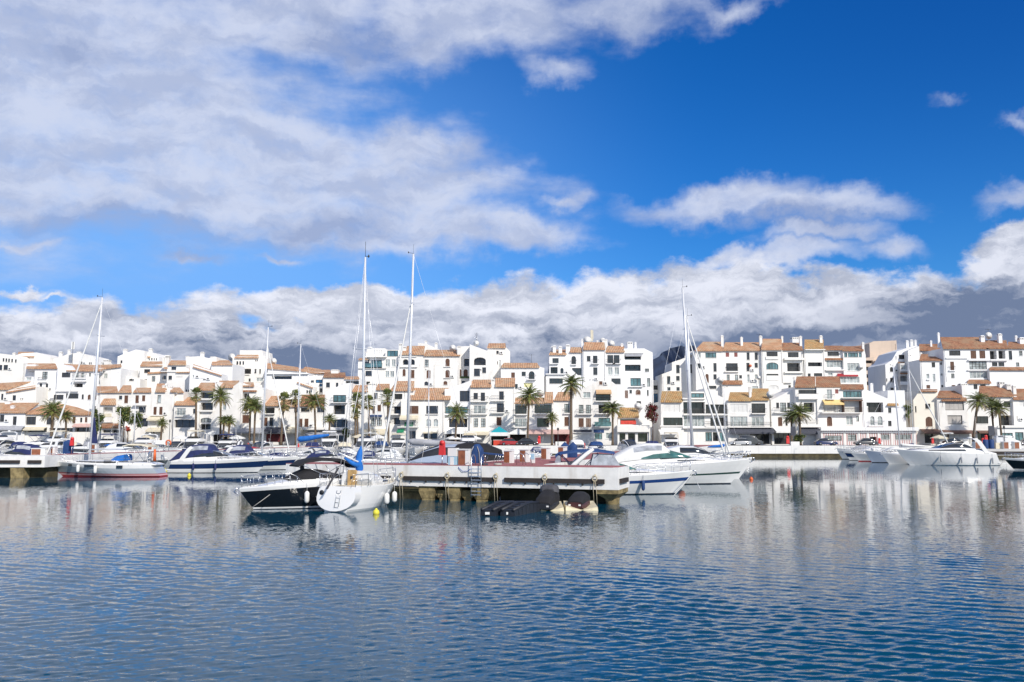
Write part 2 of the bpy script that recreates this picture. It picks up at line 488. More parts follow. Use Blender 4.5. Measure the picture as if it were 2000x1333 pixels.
def make_water():
    m = bpy.data.materials.new('water')
    m.use_nodes = True
    t = NT(m.node_tree)
    b = m.node_tree.nodes['Principled BSDF']
    b.inputs['Base Color'].default_value = (0.002, 0.051, 0.093, 1)
    b.inputs['Roughness'].default_value = 0.03
    b.inputs['IOR'].default_value = 1.35
    geo = t.n('ShaderNodeNewGeometry')
    pos = geo.outputs['Position']
    x, y, z = t.sep(pos)
    n1 = t.noise(t.v('MULTIPLY', pos, (1.0, 1.8, 1.0)), 6.5, 3, 0.6, True)
    n2 = t.noise(t.v('MULTIPLY', pos, (1.7, 0.8, 1.0)), 1.5, 3, 0.62, True)
    n3 = t.noise(t.v('MULTIPLY', pos, (1.4, 0.45, 1.0)), 0.75, 2, 0.6, True)
    mid = t.m('MULTIPLY', t.ss(y, 12.0, 38.0, 0.15, 1.0), t.ss(y, 45.0, 110.0, 1.0, 0.35))
    far = t.m('MULTIPLY', t.ss(y, 40.0, 70.0, 0.0, 1.0), t.ss(y, 75.0, 130.0, 1.0, 0.15))
    gust = t.noise(pos, 0.035, 3, 0.5)
    amp = t.m('MULTIPLY', t.ss(y, 14.0, 75.0, 1.0, 0.16), t.ss(gust, 0.32, 0.66, 0.5, 1.3))
    s = t.v('ADD', t.scale(t.v('SUBTRACT', n1, (0.5, 0.5, 0.5)), 0.25), t.scale(t.v('SUBTRACT', n2, (0.5, 0.5, 0.5)), t.m('MULTIPLY', mid, 0.13)))
    s = t.v('ADD', s, t.scale(t.v('SUBTRACT', n3, (0.5, 0.5, 0.5)), t.m('MULTIPLY', far, 0.075)))
    s = t.v('MULTIPLY', t.scale(s, amp), (0.7, 1.0, 0.0))
    t.put(b.inputs['Normal'], t.v('NORMALIZE', t.v('ADD', geo.outputs['Normal'], s)))
    return m
def water_mesh():
    nr, nc = 620, 640
    s = np.linspace(1 / 9.0, 1 / (QY + 0.5), nr)
    Y = 1 / s
    u = np.linspace(-1, 1, nc)
    u = u * 0.75 + 0.25 * u ** 5
    Xg = u[None, :] * (Y[:, None] * 0.85 + 14)
    Yg = np.repeat(Y[:, None], nc, 1)
    dY = np.abs(np.gradient(Y))[:, None]
    H = np.zeros_like(Xg)
    rng = np.random.default_rng(3)
    for i in range(84):
        lam = 0.10 * (0.72 / 0.10) ** rng.random()
        fam = i % 3
        th = (math.pi / 2) + ((-0.42, 0.34, 0.0)[fam]) + rng.normal(0, (0.13, 0.15, 0.5)[fam])
        k = 2 * math.pi / lam
        amp = 0.0050 * lam ** 0.9 * (1.0, 0.9, 0.6)[fam]
        ph = rng.random() * 6.28
        env = 0.55 + 0.45 * np.sin(Xg * rng.uniform(-.35, .35) + Yg * rng.uniform(-.3, .3) + rng.random() * 6.28)
        w = np.clip(lam / (2.2 * dY) - 1.0, 0, 1)
        p = k * (Xg * math.cos(th) + Yg * math.sin(th)) + ph + 0.9 * np.sin(Xg * 0.31 * rng.uniform(.5, 1.5) + Yg * 0.27 * rng.uniform(.5, 1.5))
        H += amp * env * w * (np.sin(p) + 0.28 * np.sin(2 * p + 1.57) + 0.1 * np.sin(3 * p + 3.14))
    H *= 0.85 + 0.22 * np.sin(Xg * 0.21 + Yg * 0.33 + 0.4) + 0.2 * np.sin(Xg * -0.13 + Yg * 0.19 + 2.1 + 0.8 * np.sin(Xg * 0.09)) + 0.15 * np.sin(Xg * 0.5 + Yg * 0.11 + 4)
    co = np.stack([Xg, Yg, H], -1).reshape(-1, 3)
    idx = np.arange(nr * nc).reshape(nr, nc)
    quads = np.stack([idx[:-1, :-1], idx[:-1, 1:], idx[1:, 1:], idx[1:, :-1]], -1).reshape(-1, 4)
    me = bpy.data.meshes.new('water')
    me.vertices.add(len(co)); me.vertices.foreach_set('co', co.astype(np.float32).ravel())
    me.loops.add(quads.size); me.loops.foreach_set('vertex_index', quads.astype(np.int32).ravel())
    me.polygons.add(len(quads))
    me.polygons.foreach_set('loop_start', np.arange(0, quads.size, 4, dtype=np.int32))
    me.polygons.foreach_set('use_smooth', np.ones(len(quads), dtype=bool))
    me.update(calc_edges=True)
    me.materials.append(make_water())
    o = bpy.data.objects.new('water', me)
    COL.objects.link(o)
    tag(o, kind='structure')
water_mesh()

# the mountain behind the town
def hills():
    m = mat('haze_tinted_scrub', (0.035, 0.055, 0.10), 0.95, 0.5, 0.006)  # blue of the distant haze is put into the scrub's own colour
    mb = MB()
    pts = [(900, 770), (1100, 750), (1230, 735), (1290, 693), (1310, 680), (1335, 675), (1365, 680), (1380, 690), (1450, 705), (1600, 745), (1900, 770)]
    rows = []
    Yb = 5200.0
    for k, (fz, dy) in enumerate(((0.0, -1400), (0.35, -900), (0.7, -400), (1.0, 0), (0.6, 900), (0, 1800))):
        row = []
        for j in range(len(pts) * 8 - 7):
            i, f = divmod(j, 8)
            a = pts[i]; b = pts[min(i + 1, len(pts) - 1)]
            px, py = a[0] + (b[0] - a[0]) * f / 8, a[1] + (b[1] - a[1]) * f / 8
            p = at(px, py, Yb)
            h = (p.z - 2) * fz * (1 + 0.06 * math.sin(j * 1.7 + k * 2.1) + 0.04 * math.sin(j * 0.6 + k)) if 0 < fz < 1 else (p.z - 2) * fz
            row.append((p.x * (1 + 0.01 * math.sin(k * 3 + j)), Yb + dy + 60 * math.sin(j * 0.9 + k), 2 + h))
        rows.append(row)
    w = len(rows[0])
    V = [p for r in rows for p in r]
    mb.add(V, [(i * w + j, i * w + j + 1, (i + 1) * w + j + 1, (i + 1) * w + j) for i in range(len(rows) - 1) for j in range(w - 1)], 0, True)
    tag(mb.build('hills', m), kind='structure')
hills()

# ---------------------------------------------------------------- the town
SEC = {'A': (0, 640), 'B': (320, 640), 'C': (640, 640), 'D': (960, 640), 'E': (1260, 640), 'F': (1580, 640), 'G': (1700, 640)}
SC = 4.165
def toP(sec, x, y):
    ox, oy = SEC[sec]
    return ox + x / SC, oy + y / SC

def window_parts(root, off, x0, x1, z0, z1, y, kind, arch):
    """frame mesh named window, with its pane as a child; y is the plane of the glass"""
    w, h = x1 - x0, z1 - z0
    light = kind in 'ctn'
    fr = whframe if kind in 'cnyp' else (dkframe if kind in 'dlutgLkh' else brownw)
    if kind == 's': fr = brownw
    if kind == 'z': fr = redw
    t = 0.07 if w < 1.5 else 0.09
    f = MB()
    f.box(x0, x0 + t, y - 0.05, y + 0.04, z0, z1)
    f.box(x1 - t, x1, y - 0.05, y + 0.04, z0, z1)
    f.box(x0 + t, x1 - t, y - 0.05, y + 0.04, z1 - t, z1)
    f.box(x0 + t, x1 - t, y - 0.05, y + 0.04, z0, z0 + t)
    if kind in 'dcutLkh' and w > 0.75:
        n = max(2, round(w / (0.75 if kind != 'L' and kind != 'k' else 1.3)))
        for k in range(1, n):
            xm = x0 + w * k / n
            f.box(xm - 0.04, xm + 0.04, y - 0.045, y + 0.03, z0 + t, z1 - t)
        if kind in 'h':
            for q in (0.33, 0.66):
                f.box(x0 + t, x1 - t, y - 0.04, y + 0.02, z0 + h * q - 0.03, z0 + h * q + 0.03)
    if kind in 'sz':
        f.box((x0 + x1) / 2 - 0.04, (x0 + x1) / 2 + 0.04, y - 0.045, y + 0.03, z0 + t, z1 - t)
    o = f.build('window', fr, root, off)
    p = MB()
    if kind in 'sz':                       # slatted shutters
        n = max(3, int(h / 0.14))
        for k in range(n):
            za = z0 + t + (h - 2 * t) * k / n
            p.box(x0 + t, x1 - t, y - 0.02, y + 0.03, za, za + (h - 2 * t) / n * 0.82)
        p.build('shutter', fr, o, off)
        return
    pm = {'d': pane_d, 'c': pane_c, 't': pane_t, 'n': pane_n, 'g': pane_g, 'y': pane_y, 'u': pane_u, 'L': pane_d, 'k': pane_d, 'h': pane_c, 'p': pane_n}[kind]
    if kind in 'ngyp':
        n = max(2, round(w / 1.0))
        for k in range(n):
            p.box(x0 + t + (w - 2 * t) * k / n, x0 + t + (w - 2 * t) * (k + 0.97) / n, y, y + 0.03, z0 + t, z1 - t)
    else:
        p.add([(x0 + t, y + 0.01, z0 + t), (x1 - t, y + 0.01, z0 + t), (x1 - t, y + 0.01, z1 - t), (x0 + t, y + 0.01, z1 - t)], [(0, 1, 2, 3)])
    p.build('pane', pm, o, off)

def wall_block(mb, outline, holes, Y, depth, zb, m=0):
    """front wall with real openings below a sloping outline, extruded back; outline is [(X, Z)] left to right"""
    xs = sorted(set([round(p[0], 4) for p in outline] + [round(v, 4) for hh in holes for v in hh[:2]]))
    xa, xb = outline[0][0], outline[-1][0]
    def top(x, side):
        seg = [(outline[i], outline[i + 1]) for i in range(len(outline) - 1)]
        best = None
        for (ax, az), (bx, bz) in seg:
            if abs(bx - ax) < 1e-6: continue
            lo = ax - 1e-4 <= x and x < bx - 1e-4 if side > 0 else ax + 1e-4 < x and x <= bx + 1e-4
            if lo:
                best = az + (bz - az) * (x - ax) / (bx - ax)
        return best
    for a, b in zip(xs[:-1], xs[1:]):
        if b - a < 1e-4 or a < xa - 1e-3 or b > xb + 1e-3: continue
        ta, tb = top(a, 1), top(b, -1)
        if ta is None or tb is None: continue
        hs = sorted([(h[2], h[3]) for h in holes if h[0] <= a + 1e-4 and h[1] >= b - 1e-4])
        z = zb
        for h0, h1 in hs:
            if h0 > z:
                mb.add([(a, Y, z), (b, Y, z), (b, Y, h0), (a, Y, h0)], [(0, 1, 2, 3)], m)
            z = max(z, h1)
        mb.add([(a, Y, z), (b, Y, z), (b, Y, tb), (a, Y, ta)], [(0, 1, 2, 3)], m)
        if True:                           # top and back of this strip
            mb.add([(a, Y, ta), (b, Y, tb), (b, Y + depth, tb), (a, Y + depth, ta)], [(0, 1, 2, 3)], m)
            mb.add([(b, Y + depth, zb), (a, Y + depth, zb), (a, Y + depth, ta), (b, Y + depth, tb)], [(0, 1, 2, 3)], m)
    for (ax, az), (bx, bz) in zip(outline[:-1], outline[1:]):
        if abs(bx - ax) < 1e-6:
            mb.add([(ax, Y, az), (ax, Y + depth, az), (ax, Y + depth, bz), (ax, Y, bz)], [(0, 1, 2, 3)], m)
    for x, zt in (outline[0], outline[-1]):
        mb.add([(x, Y, zb), (x, Y + depth, zb), (x, Y + depth, zt), (x, Y, zt)], [(0, 1, 2, 3)], m)
    for h in holes:                        # reveals
        a, b, c, e, r = h[:5]
        V = [(a, Y, c), (b, Y, c), (b, Y, e), (a, Y, e), (a, Y + r, c), (b, Y + r, c), (b, Y + r, e), (a, Y + r, e)]
        mb.add(V, [(0, 1, 5, 4), (1, 2, 6, 5), (2, 3, 7, 6), (3, 0, 4, 7)], m)
        if len(h) > 5 and h[5]:            # arched head: fill the two corners
            n, cx, rx = 8, (a + b) / 2, (b - a) / 2
            rz = min(rx, (e - c) * 0.4)
            pts = [(cx + rx * math.cos(math.pi * k / n), e - rz + rz * math.sin(math.pi * k / n)) for k in range(n + 1)]
            for s in (pts[:n // 2 + 1] + [(b, e)], [(a, e)] + pts[n // 2:]):
                V = [(x, Y - 0.001, z) for x, z in s] + [(x, Y + r * 0.9, z) for x, z in s]
                k = len(s)
                mb.add(V, [tuple(range(k)), tuple(range(2 * k - 1, k - 1, -1))] + [(i, (i + 1) % k, (i + 1) % k + k, i + k) for i in range(k)], m)

RECESS = {'L': 1.3, 'k': 0.9, 's': 0.14, 'z': 0.14, 'n': 0.16, 'g': 0.3, 'y': 0.3}
SERIAL = [0]
def building(label, sec, Y, blocks, wm=None, group='white waterfront houses', name='town_house', cat='house', zb=2.0):
    """blocks: dicts with o outline, w windows, r roofs, c chimneys, b balconies, a awnings, s slabs; numbers are in the zoomed crop of that section"""
    wm = wm or (white, white4, white, white3, white2)[(len(label) * 3 + int(Y * 10)) % 5]
    rnd = random.Random(len(label) * 131 + int(Y * 10))
    extra = []
    pts = [toP(b.get('sec', sec), *p) for b in blocks for p in b.get('o', [])]
    X0 = sum(X_(p[0], Y) for p in pts) / len(pts)
    off = (X0, Y, zb)
    root = thing(name, label, cat, off, 0, group)
    for b in blocks:
        sc = b.get('sec', sec)
        Yb = Y + b.get('dy', 0)
        dep = b.get('d', 9.0)
        def pt(x, y, yy=Yb):
            px, py = toP(sc, x, y)
            p = at(px, py, yy)
            return p.x, p.z
        holes, wins = [], []
        for item in b.get('w', '').split(';'):
            it = item.split()
            if it and it[-1][-1].isalpha():
                it[0], it[-1] = it[0] + it[-1][-1], it[-1][:-1]
            if len(it) < 5 or float(it[3]) - float(it[1]) < 5 or float(it[4]) - float(it[2]) < 5: continue
            k = it[0]
            x0, y0, x1, y1 = map(float, it[1:5])
            xm = (x0 + x1) / 2
            a, zt = pt(x0, y0); c, zl = pt(x1, y1)
            zl = max(zl, zb + 0.05)
            rec = RECESS.get(k[0], 0.22)
            arch = 'a' in k[1:]
            holes.append((a, c, zl, zt, rec, arch))
            wins.append((a, c, zl, zt, Yb + rec - 0.06, k, arch))
        if b.get('o'):
            mb = MB()
            wall_block(mb, [pt(*p) for p in b['o']], holes, Yb, dep, zb)
            mb.build('wall', b.get('m', wm), root, off)
        for a, c, zl, zt, yy, k, arch in wins:
            kind = k[0]
            window_parts(root, off, a, c, zl, zt, yy, kind, arch)
            if 'B' in k[1:] or kind == 'L' and 'x' not in k:   # a railing across the opening or a small balcony
                bl = MB()
                pr = 0.75 if 'B' in k[1:] else 0.0
                za = zl
                if pr:
                    bl.box(a - 0.35, c + 0.35, Yb - pr, Yb - 0.003, za - 0.16, za - 0.02, 0)
                    y_r, xa, xb = Yb - pr + 0.04, a - 0.33, c + 0.33
                else:
                    y_r, xa, xb = Yb + 0.08, a, c
                solid = 'P' in k
                if solid:
                    bl.box(xa, xb, y_r - 0.06, y_r + 0.06, za, za + 0.85, 0)
                else:
                    bl.box(xa, xb, y_r - 0.025, y_r + 0.025, za + 0.88, za + 0.93, 1)
                    n = max(3, int((xb - xa) / 0.2))
                    for i in range(n + 1):
                        xx = xa + (xb - xa - 0.02) * i / n
                        bl.box(xx, xx + 0.022, y_r - 0.01, y_r + 0.01, za, za + 0.88, 1)
                    if pr:
                        for xx in (xa, xb - 0.03):
                            bl.box(xx, xx + 0.03, y_r + 0.02, Yb - 0.003, za + 0.88, za + 0.93, 1)
                bl.build('balcony', [wm, iron if kind != 'L' else dkframe], root, off)
            elif kind in 'dcsth' and zt - zl < 2.2 and c - a < 3.2:
                s = MB()
                s.box(a - 0.08, c + 0.08, Yb - 0.09, Yb - 0.003, zl - 0.09, zl - 0.005)
                s.build('window_sill', wm, root, off)
        if b.get('o') and dep > 3:         # drainpipes and air conditioners where the wall is free
            ol = [pt(*q_) for q_ in b['o']]
            wa, wb = ol[0][0], ol[-1][0]
            ztop = min(q_[1] for q_ in ol)
            if wb - wa > 4.5:
                xs_ = [wa + 0.25, wb - 0.25, wa + (wb - wa) * rnd.uniform(.3, .7)]
                rnd.shuffle(xs_)
                for xx in xs_[:2]:
                    if all(not (h[0] - 0.3 < xx < h[1] + 0.3) for h in holes):
                        mb = MB(); mb.tube([(xx, Yb - 0.07, ztop - 0.1), (xx, Yb - 0.07, max(zb, ztop - 7.5))], 0.05, 6)
                        mb.build('drainpipe', greywall if rnd.random() < 0.5 else wm, root, off)
            for h in holes:
                if rnd.random() < 0.16 and h[1] - h[0] < 2.5:
                    xa = h[1] + 0.3
                    if xa + 0.9 < wb and all(not (k_[0] - 0.1 < xa + 0.8 and xa < k_[1] + 0.1 and k_[2] < h[2] + 0.8 and h[2] < k_[3]) for k_ in holes if k_ is not h):
                        mb = MB(); mb.box(xa, xa + 0.75, Yb - 0.32, Yb - 0.02, h[2], h[2] + 0.55)
                        ac = mb.build('air_conditioner', whitep, root, off)
                        mb = MB(); mb.lathe([(0.2, -0.012), (0.2, -0.001)], (xa + 0.3, Yb - 0.32, h[2] + 0.28), 12, 0, 'y'); mb.build('fan_grille', dgreyfab, ac, off)
        for r in b.get('r', []):           # tiled slopes: eave x0,x1,y ; ridge x0,x1,y ; run back ; material
            ex0, ex1, ey, rx0, rx1, ry, run = r[:7]
            rm = r[7] if len(r) > 7 else tile_o
            ey0, ey1 = (ey if isinstance(ey, tuple) else (ey, ey))
            ry0, ry1 = (ry if isinstance(ry, tuple) else (ry, ry))
            over = 0.45
            A = pt(ex0, ey0, Yb - over); Bq = pt(ex1, ey1, Yb - over)
            C = pt(rx1, ry1, Yb + run); D = pt(rx0, ry0, Yb + run)
            th = 0.2
            V = [(A[0], Yb - over, A[1] - th), (Bq[0], Yb - over, Bq[1] - th), (C[0], Yb + run, C[1] - th), (D[0], Yb + run, D[1] - th),
                 (A[0], Yb - over, A[1]), (Bq[0], Yb - over, Bq[1]), (C[0], Yb + run, C[1]), (D[0], Yb + run, D[1])]
            mb = MB()
            mb.hexa(V[:4], V[4:], 0)
            # gable infill and back wall below the slope
            zlo = min(A[1], Bq[1]) - th - 0.02
            i0, i1 = A[0] + 0.15, Bq[0] - 0.15
            j0, j1 = D[0] + 0.15, C[0] - 0.15
            if run > 1.5:
                U = [(i0, Yb + 0.02, zlo - 0.3), (i1, Yb + 0.02, zlo - 0.3), (j1, Yb + run - 0.05, zlo - 0.3), (j0, Yb + run - 0.05, zlo - 0.3),
                     (i0, Yb + 0.02, A[1] - th + 0.06), (i1, Yb + 0.02, Bq[1] - th + 0.06), (j1, Yb + run - 0.05, C[1] - th - 0.05), (j0, Yb + run - 0.05, D[1] - th - 0.05)]
                mb.hexa(U[:4], U[4:], 1)
            mb.build('roof', [rm, wm], root, off)
        for c in b.get('c', []):           # chimneys: centre x, top, base, width
            cx, ct, cb, cw = c[:4]
            yy = Yb + (c[4] if len(c) > 4 else 2.5)
            xa, zt = pt(cx - cw / 2, ct, yy); xb, zl = pt(cx + cw / 2, cb, yy)
            w = xb - xa; h = zt - zl
            mb = MB()
            mb.box(xa, xb, yy, yy + w * 0.9, zl - 1.2, zt - 0.5 * min(1, h / 1.5))
            zz = zt - 0.5 * min(1, h / 1.5)
            cap = zt - zz
            mb.box(xa - 0.07, xb + 0.07, yy - 0.07, yy + w * 0.9 + 0.07, zz + 0.002, zz + 0.08)
            n = max(2, round(w / 0.5))
            for i in range(n + 1):
                xx = xa + (w - 0.14) * i / n
                mb.box(xx, xx + 0.14, yy, yy + 0.14, zz + 0.082, zz + cap * 0.6)
                mb.box(xx, xx + 0.14, yy + w * 0.9 - 0.14, yy + w * 0.9, zz + 0.082, zz + cap * 0.6)
            mb.box(xa + 0.16, xb - 0.16, yy + 0.16, yy + w * 0.9 - 0.16, zz + 0.082, zz + cap * 0.55, 1)
            mb.box(xa - 0.06, xb + 0.06, yy - 0.06, yy + w * 0.9 + 0.06, zz + cap * 0.6 + 0.002, zz + cap * 0.75)
            mb.box(xa + 0.1, xb - 0.1, yy + 0.1, yy + w * 0.9 - 0.1, zz + cap * 0.75 + 0.002, zt)
            mb.build('chimney', [wm, darkin], root, off)
        for c in b.get('s', []):           # projecting slabs and cornices: x0,x1,y0,y1,out
            x0, x1, y0, y1, pr = c[:5]
            a, zt = pt(x0, y0); e, zl = pt(x1, y1)
            mb = MB()
            mb.box(a, e, Yb - pr, Yb - 0.003, zl, zt)
            mb.build('cornice', c[5] if len(c) > 5 else wm, root, off)
        for c in b.get('b', []):           # long balconies: x0,x1,y of floor, out
            x0, x1, y0, pr = c[:4]
            a, zf = pt(x0, y0); e, _ = pt(x1, y0)
            mb = MB()
            mb.box(a, e, Yb - pr, Yb - 0.003, zf - 0.18, zf, 0)
            n = max(4, int((e - a) / 0.17))
            yr = Yb - pr + 0.04
            if len(c) > 4 and c[4] == 'glass':
                mb.box(a, e, yr - 0.02, yr, zf + 0.05, zf + 0.9, 2)
            elif len(c) > 4 and c[4] == 'solid':
                mb.box(a, e, yr - 0.04, yr + 0.08, zf, zf + 0.9, 0)
            else:
                for i in range(n + 1):
                    xx = a + (e - a - 0.022) * i / n
                    mb.box(xx, xx + 0.022, yr - 0.01, yr + 0.012, zf, zf + 0.9, 1)
            mb.box(a, e, yr - 0.03, yr + 0.03, zf + 0.9, zf + 0.95, 1)
            for xx in (a, e - 0.04):
                mb.box(xx, xx + 0.04, yr + 0.03, Yb - 0.003, zf + 0.9, zf + 0.95, 1)
            mb.build('balcony', [wm, iron, pane_t], root, off)
        for c in b.get('a', []):           # awnings: x0,x1,top,bottom,out,cloth
            x0, x1, y0, y1, pr, cl = c[:6]
            a, zt = pt(x0, y0); e, _ = pt(x1, y0)
            _, zl = pt(x0, y1, Yb - pr)
            mb = MB()
            val = min(0.3, (zt - zl) * 0.35)
            V = [(a, Yb - 0.01, zt), (e, Yb - 0.01, zt), (e, Yb - pr, zl + val), (a, Yb - pr, zl + val)]
            mb.hexa([(x, y, z - 0.03) for x, y, z in V], V)
            mb.box(a, e, Yb - pr - 0.025, Yb - pr - 0.002, zl, zl + val)
            for xx in (a + 0.02, e - 0.06):
                mb.bar((xx, Yb - 0.05, zl), (xx, Yb - pr + 0.03, zl + val - 0.05), 0.04)
            mb.build('awning', cl, root, off)
        for c in b.get('p', []):           # flat coloured panels on the wall: x0,y0,x1,y1,material,name
            x0, y0, x1, y1, pm, nm = c
            a, zt = pt(x0, y0); e, zl = pt(x1, y1)
            mb = MB()
            mb.box(a, e, Yb - 0.1, Yb - 0.003, max(zl, 2.02), zt)
            mb.build(nm, pm, root, off)
    return root

FY = 178.0     # front row
Q = building
# ----- section A, the left
Q('low white house with long orange roof at the far left edge', 'A', FY, [
    dict(o=[(-160, 684), (208, 684)], r=[(-160, 214, 690, -160, 318, 612, 6.0)], c=[(98, 634, 668, 24, 2.0), (60, 596, 616, 40, 5)],
         w='d 0 712 32 768;d 106 724 132 794;d 212 724 214 725;k -90 812 90 845;k 100 812 205 845;d -120 716 -80 770', a=[(-120, 205, 800, 838, 1.2, greyfab)])])
Q('low white house with hipped orange roof behind the bushy date palm', 'A', FY + 0.4, [
    dict(o=[(207, 706), (300, 706), (790, 706)], r=[(203, 330, 700, 325, 330, 640, 4.0), (330, 500, 704, 330, 470, 632, 6.0), (500, 790, 706, 470, 640, (612, 652), 6.5)],
         w='d 212 726 290 792;d 380 730 424 790;s 592 716 613 780;s 692 730 708 772;d 652 734 668 772;k 225 818 380 850;k 400 818 590 850;k 612 812 770 850', a=[(215, 385, 808, 838, 1.3, creamfab), (610, 775, 782, 812, 1.2, pinkfab)])])
Q('white shed-roofed house stepping up behind the low orange roof', 'A', 187, [
    dict(o=[(-170, 510), (30, 520), (285, 478), (292, 478), (292, 560)], r=[(-170, 62, 500, -170, 250, (462, 438), 5.0), (48, 290, (526, 486), 48, 290, (508, 470), 2.2)],
         w='d 103 552 128 594;d 10 540 25 590;h 0 512 14 520;d 165 575 172 588;d 180 575 187 588;t -60 540 -10 600', c=[(60, 596, 620, 46, 3)]),
    dict(dy=4, o=[(-170, 462), (255, 462)], w='d 127 468 155 496;c 0 470 66 494;c -90 470 -20 494')])
Q('tall white house with paired narrow windows above the date palm', 'A', 192, [
    dict(o=[(285, 330), (462, 330), (470, 300), (505, 300), (505, 545)], r=[(212, 470, 330, 225, 450, 292, 5.0)],
         w='h 345 360 385 420;d 323 455 340 514;d 372 455 390 512;d 320 548 346 612;d 362 548 386 606', b=[(318, 386, 440, 0.7)]),
    dict(dy=1.6, o=[(208, 300), (290, 300)], w='d 238 322 292 356;c 212 405 255 428')])
Q('wide white house with dark picture windows and a sloping orange roof', 'A', 190, [
    dict(o=[(470, 300), (510, 300), (612, 345), (760, 350), (830, 345), (830, 500), (800, 520)], r=[(540, 832, 350, 520, 760, (296, 306), 6.0)],
         w='d 503 367 571 406;h 618 366 638 406;h 663 370 681 406;h 725 372 740 398;h 775 372 790 398;L 605 455 672 487;d 437 548 515 588;d 537 537 637 579;d 665 545 680 585;sa 715 546 738 588;sa 757 546 783 588;d 752 640 778 676',
         s=[(595, 708, 430, 442, 0.8), (422, 640, 512, 522, 0.5)], b=[(598, 706, 412, 0.6)]),
    dict(dy=3, o=[(742, 330), (985, 330)], r=[(752, 985, (345, 315), 752, 985, (306, 298), 4)], w='c 845 376 872 414;d 964 340 978 358')])
Q('white house with a row of small square attic slots, top left on the hill', 'A', 214, [
    dict(o=[(-190, 210), (0, 212), (118, 225), (190, 290)], w='d 22 250 34 278;d 45 252 57 280;d 67 254 79 282;d 92 256 104 284;d 122 260 134 286;d 30 305 62 346;d -40 305 16 348'),
    dict(dy=6, o=[(100, 236), (180, 210), (300, 204), (405, 240), (410, 300)], r=[(138, 280, 236, 150, 275, 198, 5)], c=[(112, 204, 240, 18), (395, 232, 262, 28), (415, 250, 290, 12)])])
Q('white hilltop house with rounded gable under the telecom mast', 'A', 222, [
    dict(o=[(424, 262), (490, 242), (555, 214), (640, 206), (752, 234), (800, 300)], w='d 645 278 656 300;d 660 278 669 300;d 724 284 732 302;d 738 284 745 302', c=[(490, 196, 242, 22), (560, 180, 216, 18), (640, 196, 215, 30)])])
Q('white house with four orange roof slopes behind the left mast', 'A', 196, [
    dict(o=[(768, 345), (830, 360), (1050, 395), (1140, 420), (1140, 520)], r=[(820, 990, (335, 315), 830, 985, (312, 296), 4), (930, 1000, 385, 940, 985, 362, 3)], w='d 870 465 890 493;d 912 472 928 489;da 1050 418 1090 435;d 1000 466 1014 478', c=[(860, 262, 300, 46, 6), (830, 280, 310, 24, 6)])])
Q('tallest white stepped house at the left with small square windows', 'A', 205, [
    dict(o=[(957, 236), (1015, 212), (1105, 180), (1175, 190), (1175, 420)], w='d 1015 342 1048 376;d 980 268 995 291;d 968 340 980 358', c=[(1015, 174, 214, 26, 1)]),
    dict(dy=2, o=[(1100, 225), (1225, 200), (1293, 240), (1296, 420)], r=[(1106, 1224, 238, 1140, 1210, 206, 3)], w='d 1210 244 1220 266;d 1230 248 1240 268;d 1250 250 1258 268;d 1268 250 1276 268', c=[(1222, 170, 214, 24, 1), (1358, 226, 275, 36, 3)])])
Q('white terraced house with three arched windows below the tallest left house', 'A', 200, [
    dict(o=[(1140, 308), (1320, 300), (1420, 296)], r=[(1140, 1322, 310, 1160, 1320, 276, 4), (1370, 1430, 300, 1370, 1430, 272, 4), (1200, 1420, (372, 358), 1220, 1420, (330, 318), 2.5)],
         w='d 1173 340 1220 371;d 1172 420 1195 449;h 1235 396 1262 440;da 1322 393 1350 428;da 1368 392 1398 426;d 1395 312 1416 346')])
Q('white front house with dark shuttered balcony and four roof slopes, left of the first palms', 'A', FY + 1, [
    dict(o=[(815, 518), (960, 524), (1418, 520)], r=[(790, 962, 524, 770, 950, 478, 5), (962, 1072, 524, 1000, 1068, 470, 5), (1085, 1232, 522, 1110, 1230, 490, 4), (1262, 1346, 520, 1278, 1342, 456, 5), (1385, 1440, 520, 1385, 1440, 490, 4)],
         w='d 968 555 993 586;s 1013 553 1040 616;s 1103 552 1127 616;s 1157 552 1180 600;h 1282 550 1308 614;d 1130 646 1184 692;s 1250 646 1272 711;s 1297 646 1320 711;s 968 652 1058 724;k 1105 738 1200 806;k 1225 830 1330 860',
         s=[(1090, 1195, 626, 636, 0.9), (1228, 1332, 711, 720, 0.4)], a=[(1212, 1332, 722, 760, 1.2, creamfab), (1208, 1340, 815, 850, 1.5, creamfab)], c=[(1330, 468, 500, 20, 2)])])
Q('small white house with lean-to orange roof and terrace behind left mast', 'A', FY, [
    dict(o=[(780, 622), (960, 622)], d=0.9, r=[(815, 944, 624, 845, 942, 578, 0.85)], w='L 840 648 916 691', b=[(835, 920, 766, 0.6, 'solid')], p=[(845, 700, 905, 760, creamfab, 'wall_panel')]),
    dict(dy=-3, o=[(826, 812), (985, 812)], d=3.8, r=[(820, 990, 812, 826, 985, 780, 2.6, tile_b)], w='k 832 822 905 856;k 912 822 980 856')])

